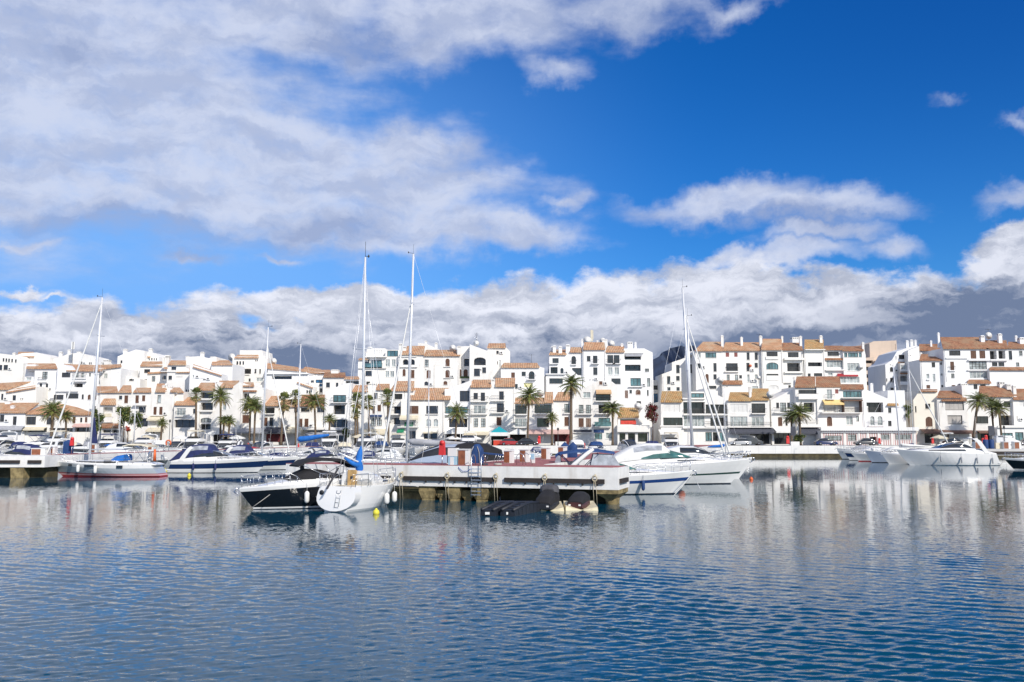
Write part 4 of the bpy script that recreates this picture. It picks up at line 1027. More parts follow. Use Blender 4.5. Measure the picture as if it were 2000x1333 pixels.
Q('white gabled house with brown roof behind the pair of right palms', 'G', FY + 0.3, [
    dict(o=[(742, 470), (785, 480), (885, 520), (885, 558), (1190, 558)], d=9, r=[(880, 1165, 558, 884, 1130, 476, 5, tile_b)], w='d 1085 600 1139 650;d 845 722 960 782;L 1042 716 1155 797;k 870 845 1020 935', c=[(765, 455, 500, 60, 1), (1075, 440, 500, 50, 4), (1128, 458, 520, 40, 3)], s=[(1040, 1165, 797, 806, 0.5)], a=[(860, 1020, 838, 862, 1.2, brownfab)])])
Q('white house with blank blind and brown roof at the far right edge', 'G', FY - 0.3, [
    dict(o=[(1158, 582), (1330, 582)], d=9, r=[(1160, 1330, 582, 1170, 1330, 498, 5, tile_b)], w='n 1208 598 1250 646;n 1280 598 1320 646;d 1190 720 1198 760', c=[(1175, 470, 560, 30, 2)]),
    dict(dy=-1.6, o=[(1030, 812), (1330, 812)], d=3, w='t 1072 858 1160 905;t 1176 852 1250 935;t 1270 852 1330 935', s=[(1026, 1330, 800, 816, 0.4)], m=white2)])

# ---------------------------------------------------------------- boats
def hull_parts(root, L, B, fs, fb, over, sr, rows, ws=0.88, wl=0.8, full=2.2, deckm=None, n=18, dip=0.0, crown=0.06, knuckle=0.0):
    """lofted hull: rows are (height fraction of the topsides, material slot); returns sheer(x), halfbeam(x)"""
    def sheer(t):
        t = min(1.0, max(0.0, t))
        return fs + (fb - fs) * t ** 1.8 - dip * math.sin(math.pi * t)
    def lat(t, r):
        if t < 0.4:
            return ws + (1 - ws) * math.sin(t / 0.4 * math.pi / 2)
        p = full - 0.7 + 0.9 * max(0, r)
        return max(0.0, 1 - ((t - 0.4) / 0.6) ** p)
    def pt(t, r, side):
        rr = min(1.0, max(r, 0))
        xb = L / 2 - over * (1 - rr) ** 1.15 - (0.6 * over * -r if r < 0 else 0)
        xs = -L / 2 + sr * rr
        w = B / 2 * lat(t, r) * (wl + (1 - wl) * rr ** 0.65 if r >= 0 else wl * (1 + r * 1.2))
        w = max(w, 0.015)
        z = r * sheer(t) if r >= 0 else r * 1.3
        return (xs + (xb - xs) * t, side * w, z)
    rs = [-0.35] + [q[0] for q in rows]
    ms = [q[1] for q in rows]
    fine, fm = [rs[0]], []
    for a, b, m_ in zip(rs[:-1], rs[1:], ms):
        k = max(1, int((b - a) / 0.16))
        for i in range(k):
            fine.append(a + (b - a) * (i + 1) / k); fm.append(m_)
    mb = MB()
    for side in (-1, 1):
        for j, m_ in enumerate(fm):
            for i in range(n):
                q = [pt(i / n, fine[j], side), pt((i + 1) / n, fine[j], side), pt((i + 1) / n, fine[j + 1], side), pt(i / n, fine[j + 1], side)]
                mb.add(q, [(0, 1, 2, 3)] if side < 0 else [(3, 2, 1, 0)], m_, True)
    for j, m_ in enumerate(fm):            # transom and stem
        for t in (0, 1):
            q = [pt(t, fine[j], -1), pt(t, fine[j], 1), pt(t, fine[j + 1], 1), pt(t, fine[j + 1], -1)]
            mb.add(q, [(0, 1, 2, 3)], m_)
    mats = root['_mats']
    hull = mb.build('hull', mats, root)
    dk = MB()
    for i in range(n):
        a = [pt(i / n, 1.0, s) for s in (-1, 1)]; b = [pt((i + 1) / n, 1.0, s) for s in (-1, 1)]
        zc = crown
        ca = (a[0][0], 0, a[0][2] + zc); cb = (b[0][0], 0, b[0][2] + zc)
        dk.add([a[0], b[0], cb, ca, a[1], b[1]], [(0, 1, 2, 3), (3, 2, 5, 4)], 0)
        for s in (0, 1):                   # toe rail
            y0, y1 = a[s][1], b[s][1]
            dk.add([(a[s][0], y0, a[s][2]), (b[s][0], y1, b[s][2]), (b[s][0], y1, b[s][2] + 0.07), (a[s][0], y0, a[s][2] + 0.07),
                    (a[s][0], y0 * 0.97, a[s][2]), (b[s][0], y1 * 0.97, b[s][2]), (b[s][0], y1 * 0.97, b[s][2] + 0.07), (a[s][0], y0 * 0.97, a[s][2] + 0.07)],
                   [(0, 1, 2, 3), (4, 5, 6, 7), (3, 2, 6, 7)], 1)
    dk.build('deck', [deckm or nonskid, gel], root)
    def zs(x):
        return sheer(min(1, max(0, (x + L / 2) / L)))
    def hb(x):
        return B / 2 * lat(min(1, max(0, (x + L / 2) / L)), 1)
    return zs, hb

def fender_part(root, x, y, z, m=None, ln=0.6, r=0.11):
    mb = MB()
    mb.lathe([(0.02, ln), (r * 0.7, ln * 0.93), (r, ln * 0.8), (r, ln * 0.2), (r * 0.7, ln * 0.06), (0.02, 0)], (x, y, z), 8)
    mb.tube([(x, y, z + ln), (x, y * 0.98, z + ln + 0.55)], 0.012, 4)
    return mb.build('fender', m or whitep, root)

def rail_part(root, zs, hb, x0, x1, h=0.55, name='bow_rail', inset=0.94, both=True, n=8, r=0.018):
    for s in (-1, 1):
        mb = MB()
        P_ = []
        for i in range(n + 1):
            x = x0 + (x1 - x0) * i / n
            P_.append((x, s * hb(x) * inset, zs(x) + 0.05 + h * min(1, i / 1.5)))
        mb.tube(P_, r, 5)
        mb.tube([(p[0], p[1], zs(p[0]) + 0.05 + (p[2] - zs(p[0]) - 0.05) * 0.5) for p in P_[1:]], r * 0.6, 4)
        for p in P_[1:]:
            mb.tube([(p[0] - 0.06, p[1], zs(p[0])), p], r * 0.85, 4)
        mb.build(name, steel, root)


def cruiser(label, X, Y, rz, L=10.0, B=None, hullc='white', canopy=navyfab, top='canopy', arch=True, windows=True, fend=0, fm=None, fb=None, group='motor boats moored in the harbour', detail=True,
            scr=tint, cover=None, roofm=None, stripe=None, aft_cover=None, rails=True, name='motor_yacht', coach=gel, canh=1.0, fs=None):
    B = B or L * 0.3 + 0.3
    fb = fb or (0.75 + L * 0.075)
    fs = fs or fb * 0.72
    mats = {'white': [gel, gel, gel, bluestripe], 'navy': [antifoul_d, navy, gel, gel], 'stripe': [antifoul_d, gel, bluestripe, gel], 'black': [antifoul_d, black, gel, gel],
            'silver': [antifoul_d, silver, silver, gel], 'grey': [antifoul_d, gelg, gel, gel], 'greenline': [antifoul_d, gel, mat('dark_green_line', (0.02, 0.06, 0.05), 0.3), gel]}[hullc]
    rows = {'white': [(0.06, 0), (1, 0)], 'navy': [(0.04, 0), (0.36, 2), (0.78, 1), (1, 2)], 'stripe': [(0.05, 0), (0.58, 1), (0.74, 2), (1, 1)], 'black': [(0.03, 0), (0.1, 2), (0.86, 1), (1, 2)],
            'silver': [(0.05, 0), (1, 1)], 'grey': [(0.05, 0), (0.75, 1), (1, 2)], 'greenline': [(0.04, 0), (0.42, 1), (0.5, 2), (1, 1)]}[hullc]
    root = thing(name, label, 'motor boat', (X, Y, 0), rz, group)
    root_mats = mats
    class W(object): pass
    zs, hb = hull_parts(HullRoot(root, mats), L, B, fs, fb, L * 0.13, L * 0.05, rows)
    # coachroof running into the foredeck
    def st(lst):
        return [(fx * L, zs(fx * L) - 0.04 + (z0 if len(q) > 3 else 0), h, min(w * B, hb(fx * L) * 0.93)) for q in lst for fx, h, w, z0 in [(q[0], q[1], q[2], q[3] if len(q) > 3 else 0)]]
    k = L / 10
    cr = MB()
    cs = st([(0.40, 0.03, 0.10), (0.34, 0.16 * k, 0.2), (0.22, 0.34 * k, 0.3), (0.1, 0.48 * k, 0.36), (0.0, 0.56 * k, 0.39), (-0.12, 0.56 * k, 0.40)])
    cr.loft(cs, 0, 0.55, 12)
    o = cr.build('coachroof', coach, root)
    if windows:
        wn = MB()
        for lo in ((0.06, 0.30), (0.70, 0.94)):
            wn.loft([(x, z + h * 0.42, h * 0.34, w * 0.995) for x, z, h, w in cs[2:5]], 0, 0.55, 4, (lo[0] * 0.3, lo[1] * 0.3) if lo[0] < 0.5 else (1 - 0.3 * 0.3, 1 - 0.06 * 0.3), 0.02, False)
        wn.build('cabin_window', tint, o)
    co = MB()                              # cockpit coaming
    co.loft(st([(-0.115, 0.56 * k, 0.41), (-0.25, 0.5 * k, 0.42), (-0.38, 0.36 * k, 0.41), (-0.46, 0.16 * k, 0.38)]), 0, 0.35, 10)
    co.build('cockpit_side', gel, root)
    # raked windscreen
    ws_ = MB()
    hw = 0.62 * k
    W0 = [(0.10, 0.02, 0.30, 0.46 * k), (0.02, hw * 0.55, 0.35, 0.5 * k), (-0.06, hw, 0.375, 0.5 * k), (-0.16, hw * 0.85, 0.39, 0.5 * k), (-0.24, 0.1 * k, 0.4, 0.5 * k)]
    if top != 'coupe':
        ws_.loft(st(W0), 0, 0.5, 12)
        w_o = ws_.build('windscreen', scr, root)
        fr = MB()
        S = st(W0)
        for s in (-1, 1):
            fr.tube([(x, s * w * 0.82, z + h * 0.88 + 0.02) for x, z, h, w in S], 0.03, 5)
            fr.tube([(S[2][0], s * S[2][3] * 0.9, S[2][1]), (S[2][0] - 0.02, s * S[2][3] * 0.8, S[2][1] + S[2][2])], 0.025, 4)
        fr.build('windscreen_frame', whframe if scr is not tint else steel, w_o)
    if top == 'canopy':
        cn = MB()
        hh = 1.35 * k * canh
        C0 = [(-0.045, hw * 0.9, 0.37, 0.5 * k), (-0.10, hh * 0.93, 0.375, 0.5 * k), (-0.2, hh, 0.39, 0.48 * k), (-0.29, hh * 0.93, 0.39, 0.42 * k), (-0.40, hh * 0.55, 0.39, 0.3 * k), (-0.475, 0.12, 0.37, 0.12 * k)]
        CS = st(C0)
        cn.loft(CS, 0, 0.5, 12)
        c_o = cn.build('canopy', canopy, root)
        vn = MB()
        for s in (0, 1):
            th = (0.09, 0.26) if s == 0 else (0.74, 0.91)
            vn.loft(CS[1:4], 0, 0.5, 3, th, 0.015, False, False)
        vn.build('canopy_window', clearv if canopy is not blackfab else tint, c_o)
    elif top == 'bimini':
        for i, xx in enumerate((-0.08, -0.3)):
            h1 = 1.5 * k * canh
            for s in (-1, 1):
                fr = MB()
                x0 = xx * L
                fr.tube([(-0.19 * L, s * hb(-0.2 * L) * 0.9, zs(x0) + 0.4 * k), (x0, s * B * 0.36, zs(x0) + h1 + 0.2)], 0.018, 5)
                fr.build('bimini_pole', steel, root)
        bm = MB()
        z0 = zs(-0.2 * L) + 0.2
        bm.loft([(-0.05 * L, z0 + 1.25 * k * canh, 0.12, B * 0.36), (-0.1 * L, z0 + 1.4 * k * canh, 0.16, B * 0.38), (-0.22 * L, z0 + 1.5 * k * canh, 0.16, B * 0.38), (-0.34 * L, z0 + 1.42 * k * canh, 0.14, B * 0.38), (-0.38 * L, z0 + 1.3 * k * canh, 0.1, B * 0.37)], 0, 0.4, 10)
        bm.build('bimini', canopy, root)
    elif top == 'coupe':                   # fixed hardtop with long dark side windows
        H0 = [(0.14, 0.05, 0.28, 0.4 * k), (0.04, 0.75 * k, 0.33, 0.45 * k), (-0.06, 1.12 * k, 0.36, 0.48 * k), (-0.2, 1.2 * k, 0.37, 0.48 * k), (-0.33, 1.05 * k, 0.37, 0.4 * k), (-0.43, 0.35 * k, 0.37, 0.2 * k)]
        HS = st(H0)
        ht = MB()
        ht.loft(HS, 0, 0.5, 14)
        h_o = ht.build('hardtop', roofm or gel, root)
        for th in ((0.06, 0.25), (0.75, 0.94)):
            gl = MB()
            gl.loft([HS[0], HS[1], HS[2], HS[3]], 0, 0.5, 4, th, 0.02, False)
            gl.build('side_window', scr, h_o)
        gl = MB()
        gl.loft(HS[0:3], 0, 0.5, 8, (0.32, 0.68), 0.02, False)
        gl.build('windscreen', scr, h_o)
        if aft_cover:
            ac = MB()
            ac.loft(st([(-0.12, 1.05 * k, 0.375, 0.48 * k), (-0.24, 1.36 * k, 0.385, 0.46 * k), (-0.36, 1.36 * k, 0.385, 0.4 * k), (-0.46, 1.1 * k, 0.38, 0.26 * k), (-0.488, 0.2, 0.36, 0.15)]), 0, 0.5, 12)
            ac.build('aft_cover', aft_cover, root)
    elif top == 'cover':                   # low cockpit cover pulled over the windscreen
        cv = MB()
        cv.loft(st([(0.115, 0.1, 0.28, 0.36 * k), (0.02, hw * 0.85, 0.36, 0.46 * k), (-0.06, hw * 1.3, 0.385, 0.48 * k), (-0.18, hw * 1.1, 0.40, 0.46 * k), (-0.34, hw * 0.5, 0.40, 0.38 * k), (-0.45, 0.1, 0.38, 0.2 * k)]), 0, 0.5, 12)
        cv.build('cockpit_cover', canopy, root)
    elif top == 'fly':                     # flybridge: saloon, then an upper steering station
        sl = MB()
        S0 = st([(0.12, 0.1, 0.28, 0.4 * k), (0.03, 0.9 * k, 0.35, 0.45 * k), (-0.05, 1.2 * k, 0.37, 0.45 * k), (-0.36, 1.2 * k, 0.38, 0.4 * k)])
        sl.loft(S0, 0, 0.4, 12)
        s_o = sl.build('saloon', gel, root)
        for th in ((0.05, 0.24), (0.76, 0.95)):
            gl = MB(); gl.loft(S0, 0, 0.4, 4, th, 0.02, False); gl.build('side_window', scr, s_o)
        gl = MB(); gl.loft(S0[:3], 0, 0.4, 8, (0.3, 0.7), 0.02, False); gl.build('windscreen', scr, s_o)
        zt = S0[2][1] + S0[2][2]
        fl = MB()
        fl.loft([(-0.02 * L, zt - 0.1, 0.1, B * 0.3), (-0.08 * L, zt - 0.05, 0.5 * k, B * 0.36), (-0.3 * L, zt - 0.05, 0.5 * k, B * 0.38), (-0.44 * L, zt - 0.08, 0.3 * k, B * 0.38)], 0, 0.3, 10)
        fl.build('flybridge', gel, root)
        fw = MB()
        fw.loft([(-0.075 * L, zt + 0.4 * k, 0.05, B * 0.3), (-0.12 * L, zt + 0.42 * k, 0.32 * k, B * 0.32), (-0.135 * L, zt + 0.42 * k, 0.32 * k, B * 0.32)], 0, 0.4, 8)
        fw.build('fly_screen', tint, root)
        if canopy:
            bm = MB()
            bm.loft([(-0.1 * L, zt + 1.5 * k, 0.1, B * 0.33), (-0.22 * L, zt + 1.62 * k, 0.14, B * 0.35), (-0.36 * L, zt + 1.5 * k, 0.1, B * 0.34)], 0, 0.4, 10)
            for s in (-1, 1):
                bm.tube([(-0.23 * L, s * B * 0.35, zt + 0.4 * k), (-0.11 * L, s * B * 0.33, zt + 1.55 * k)], 0.02, 5)
                bm.tube([(-0.23 * L, s * B * 0.35, zt + 0.4 * k), (-0.35 * L, s * B * 0.34, zt + 1.55 * k)], 0.02, 5)
            bm.build('bimini', canopy, root)
    if arch:
        ar = MB()
        xa = -0.36 * L if top != 'bimini' else -0.2 * L
        za = zs(xa)
        ht_ = 1.5 * k * (canh if top in ('canopy', 'bimini') else 1.0)
        lean = 0.1 * L if top != 'fly' else -0.03 * L
        pl = []
        for s, zz in ((-1, 0), (-1, 0.82), (-0.72, 1.0), (0.72, 1.0), (1, 0.82), (1, 0)):
            pl.append((xa + lean * zz, s * B * 0.425 * (1 if zz < 0.9 else 0.95), za + 0.1 + ht_ * zz))
        if top == 'fly':
            pl = [(x, y, z + 1.45 * k) for x, y, z in pl]
        w2 = 0.16 * k
        V = []
        for i, p in enumerate(pl):
            V += [(p[0] - w2 * 1.5, p[1], p[2]), (p[0] + w2 * 1.5, p[1], p[2]), (p[0] + w2 * 1.5, p[1] * 0.94, p[2] - 0.1 * (1 if 1 < i < 4 else 0)), (p[0] - w2 * 1.5, p[1] * 0.94, p[2] - 0.1 * (1 if 1 < i < 4 else 0))]
        fsx = [(4 * i + a, 4 * i + (a + 1) % 4, 4 * i + 4 + (a + 1) % 4, 4 * i + 4 + a) for i in range(5) for a in range(4)]
        ar.add(V, fsx)
        a_o = ar.build('radar_arch', gel, root)
        an = MB()
        an.lathe([(0.02, 0), (0.22 * k, 0.03), (0.24 * k, 0.12), (0.15 * k, 0.2), (0.02, 0.22)], (pl[2][0], 0, pl[2][2]), 10)
        an.build('radar_dome', whitep, a_o)
        an = MB()
        an.tube([(pl[2][0], B * 0.3, pl[2][2]), (pl[2][0] - 0.3, B * 0.3, pl[2][2] + 2.2 * k)], 0.012, 4)
        an.build('whip_aerial', whitep, a_o)
    if rails:
        rail_part(root, zs, hb, 0.0 * L, 0.485 * L, 0.6)
    sp = MB()                              # bathing platform
    sp.box(-L / 2 - 0.06 * L, -L / 2 + 0.03 * L, -B * 0.4, B * 0.4, 0.28, 0.38)
    sp.build('bathing_platform', gel, root)
    for i in range(fend):
        x = (-0.3 + 0.6 * i / max(1, fend - 1)) * L if fend > 1 else 0
        for s in (-1, 1):
            fender_part(root, x, s * (hb(x) + 0.1), zs(x) - 0.85, fm or whitep)
    if detail:
        an = MB()
        xb = L / 2 - 0.1
        an.tube([(xb, 0, zs(xb) + 0.04), (xb + 0.28, 0, zs(xb) + 0.02), (xb + 0.34, 0, zs(xb) - 0.2)], 0.04, 6)
        an.tube([(xb + 0.2, -0.22, zs(xb) - 0.24), (xb + 0.36, 0, zs(xb) - 0.14), (xb + 0.2, 0.22, zs(xb) - 0.24)], 0.035, 5)
        an.build('anchor', steel, root)
    return root, zs, hb, L, B

class HullRoot:
    """passes the hull's materials along with the boat it belongs to"""
    def __init__(self, root, mats):
        self.root, self.mats = root, mats
    def __getitem__(self, k):
        return self.mats
_build = MB.build
def _build2(self, name, mats, parent=None, off=(0, 0, 0), label=None):
    return _build(self, name, mats, parent.root if isinstance(parent, HullRoot) else parent, off, label)
MB.build = _build2

def rig(root, L, B, xm, zd, H, rake=0.0, heel=0.0, r=0.085, boomL=None, boomz=1.2, rise=0.1, cw=1.0, cover=None, jib=True, spreaders=2, mm=None, jibm=None, vane=True, stays=True, aft=None, bow=None, jr=0.07, jtop=0.86):
    """mast with spreaders and vane, boom with its sail cover, stays and a furled foresail"""
    top = Vector((xm - rake, heel, zd + H))
    foot = Vector((xm, 0, zd))
    m_ = MB()
    m_.tube([foot, foot.lerp(top, 0.6), top], [r, r * 0.95, r * 0.7], 8)
    mo = m_.build('mast', mm or alu, root)
    for i in range(spreaders):
        f = (0.52, 0.76)[i] if spreaders == 2 else (0.58 if spreaders == 1 else 0.3 + 0.24 * i)
        p = foot.lerp(top, f)
        s_ = MB()
        w = B * 0.3 * (1 - 0.3 * f)
        s_.tube([p + Vector((-0.12, -w, 0.05)), p, p + Vector((-0.12, w, 0.05))], 0.03, 5)
        s_.build('spreader', alu, mo)
    if vane:
        v_ = MB()
        v_.tube([top, top + Vector((0, 0, 0.9))], 0.012, 4)
        v_.tube([top + Vector((0, 0, 0.06)), top + Vector((0.42, 0.05, 0.12))], 0.02, 4)
        v_.lathe([(0.02, -0.08), (0.06, 0), (0.02, 0.1)], tuple(top + Vector((0.45, 0.05, 0.14))), 6)
        v_.build('wind_vane', iron, mo)
    bow = bow if bow is not None else L / 2 - 0.15
    aft = aft if aft is not None else -L / 2 + 0.2
    if stays:
        for a, b in (((aft, 0, zd + 0.1), top), ((xm - 0.15, B * 0.44, zd), foot.lerp(top, 0.97)), ((xm - 0.15, -B * 0.44, zd), foot.lerp(top, 0.97)), ((xm - 0.4, B * 0.42, zd), foot.lerp(top, 0.52)), ((xm - 0.4, -B * 0.42, zd), foot.lerp(top, 0.52))):
            s_ = MB(); s_.tube([a, b], 0.013, 4); s_.build('stay', alu, root)
    if jib:
        j = MB()
        a = Vector((bow, 0, zd + 0.35)); b = foot.lerp(top, jtop)
        j.tube([a, a.lerp(b, 0.06), a.lerp(b, 0.5), a.lerp(b, 0.97), b], [jr * 0.5, jr, jr * 0.95, jr * 0.5, 0.02], 6)
        j.build('furled_sail', jibm or whitefab, root)
    elif stays:
        s_ = MB(); s_.tube([(bow, 0, zd + 0.1), foot.lerp(top, jtop)], 0.014, 4); s_.build('stay', alu, root)
    if boomL:
        b_ = MB()
        e = Vector((xm - boomL, 0, zd + boomz + rise)); s = Vector((xm - 0.1, 0, zd + boomz))
        b_.tube([s, e], 0.07, 6)
        bo = b_.build('boom', alu, root)
        if cover:
            c_ = MB()
            pts = [s.lerp(e, f) + Vector((0, 0, up)) for f, up in ((0, 0.45), (0.08, 0.36), (0.3, 0.24), (0.65, 0.16), (0.97, 0.06))]
            c_.tube(pts, [q * cw for q in (0.12, 0.24, 0.22, 0.17, 0.08)], 8)
            c_.build('sail_cover', cover, bo)
    return mo

def sailer(label, X, Y, rz, L=9.0, B=None, H=11.0, hullc=None, rows=None, fs=0.85, fb=1.2, cover=None, boomL=None, jib=True, rake=0.0, heel=0.0, top=None, mr=0.085, group='sailing boats moored in the harbour', deckm=None, xm=None, name='sailing_boat', jr=0.07, jtop=0.86, spreaders=2, ports=True, over=None, sr=0.25, jibm=None, cockpit=True, boomz=1.0, rise=0.1, cw=1.0):
    B = B or L * 0.3
    root = thing(name, label, 'sailing boat', (X, Y, 0), rz, group)
    mats = hullc or [antifoul_d, gel, gel, bluestripe]
    rows = rows or [(0.05, 0), (0.8, 1), (0.88, 3), (1, 1)]
    zs, hb = hull_parts(HullRoot(root, mats), L, B, fs, fb, over or L * 0.12, sr, rows, ws=0.72, wl=0.72, full=2.0, dip=0.08, deckm=deckm)
    xm = 0.08 * L if xm is None else xm
    c = MB()
    cs = [(0.27 * L, zs(0.27 * L) - 0.03, 0.08, hb(0.27 * L) * 0.5), (0.2 * L, zs(0.2 * L) - 0.03, 0.26, hb(0.2 * L) * 0.62), (0.02 * L, zs(0) - 0.03, 0.4, hb(0) * 0.68), (-0.14 * L, zs(-0.14 * L) - 0.03, 0.46, hb(-.14 * L) * 0.7), (-0.15 * L, zs(-0.15 * L) - 0.03, 0.44, hb(-.15 * L) * 0.7)]
    c.loft(cs, 0, 0.45, 12)
    o = c.build('coachroof', gel, root)
    if ports:
        for th in ((0.05, 0.17), (0.83, 0.95)):
            w_ = MB(); w_.loft(cs[1:4], 0, 0.45, 3, th, 0.012, False); w_.build('cabin_window', tint, o)
    k = MB()
    k.loft([(-0.16 * L, zs(-0.2 * L) - 0.02, 0.28, hb(-0.16 * L) * 0.75), (-0.42 * L, zs(-0.42 * L) - 0.02, 0.24, hb(-0.42 * L) * 0.8), (-0.46 * L, zs(-0.45 * L) - 0.02, 0.06, hb(-0.45 * L) * 0.8)], 0, 0.3, 8)
    if cockpit:
        k.build('cockpit_side', gel, root)
    rail_part(root, zs, hb, 0.25 * L, 0.49 * L, 0.6, 'pulpit', 0.96, n=4, r=0.016)
    rail_part(root, zs, hb, 0.2 * L, -0.48 * L, 0.6, 'guard_rail', 0.97, n=6, r=0.011)
    if top:
        sh = MB()
        z = zs(-0.15 * L) + 0.36
        sh.loft([(-0.07 * L, z, 0.05, B * 0.24), (-0.12 * L, z, 0.5, B * 0.27), (-0.19 * L, z + 0.02, 0.62, B * 0.28)], 0, 0.5, 10)
        sh.build('spray_hood', top, root)
    rig(root, L, B, xm, zs(xm) + 0.3, H, rake, heel, mr, boomL or L * 0.42, boomz, rise, cw, cover, jib, spreaders, aft=-L / 2 + 0.3, jr=jr, jtop=jtop, jibm=jibm)
    return root, zs, hb, L, B

def px2(px, Y):
    return X_(px, Y, 0.5)

PI = math.pi
# --- near the pier head: the black hulled speedboat, bow towards the left
def speedboat():
    L = 6.4
    rz = PI + R(31)
    bx, by = px2(466, 47.3), 47.3
    X, Y = bx + math.cos(R(31)) * L / 2, by + math.sin(R(31)) * L / 2
    r, zs, hb, L, B = cruiser('small speedboat with black hull and black folding bimini, bow to the left', X, Y, rz, L, 2.4, 'black', blackfab, 'cover', False, False, 0, None, 1.12, detail=True, scr=tint, group=None, name='speedboat', fs=1.42)
    # raised black bimini on steel hoops
    z0 = zs(-0.2 * L)
    bm = MB()
    def arc(fx, z, h, w): return (fx * L, z0 + z, h, w)
    bm.loft([arc(0.04, 0.86, 0.1, 0.82), arc(-0.03, 1.08, 0.16, 0.9), arc(-0.16, 1.18, 0.2, 0.94), arc(-0.34, 1.13, 0.18, 0.94), arc(-0.46, 0.9, 0.12, 0.92), arc(-0.5, 0.72, 0.1, 0.9)], 0, 0.45, 12)
    bm.build('bimini', blackfab, r)
    for fx in (0.0, -0.2, -0.46):
        for s in (-1, 1):
            p = MB()
            p.tube([(-0.26 * L, s * 0.98, z0 + 0.2), ((-0.26 + (fx + 0.26) * 0.6) * L, s * 1.0, z0 + 0.65), (fx * L, s * 0.86, z0 + 0.95)], 0.018, 5)
            p.build('bimini_pole', steel, r)
    st_ = MB()                             # roof strut post seen as a dark column
    st_.loft([(-0.02 * L, z0 + 0.3, 0.8, 0.08), (-0.05 * L, z0 + 0.3, 0.85, 0.1)], 0, 0.5, 8)
    st_.build('bimini_post', dgreyfab, r)
    f = fender_part(r, -0.02 * L, hb(0) + 0.1, 0.32, whitep, 0.66, 0.14)
    for s in (-1, 1):                      # boarding hoop aft
        h = MB()
        h.tube([(-0.4 * L, s * 0.95, zs(-0.4 * L)), (-0.4 * L, s * 0.95, zs(-0.4 * L) + 0.75), (-0.49 * L, s * 0.9, zs(-0.4 * L) + 0.75), (-0.49 * L, s * 0.9, zs(-0.4 * L))], 0.02, 5)
        h.build('stern_rail', steel, r)
    ln = MB()
    ln.box(-0.35 * L, -0.1 * L, hb(-0.2 * L) + 0.005, hb(-0.2 * L) + 0.012, 0.62, 0.65)
    ln.build('hull_strip', steel, r)
speedboat()

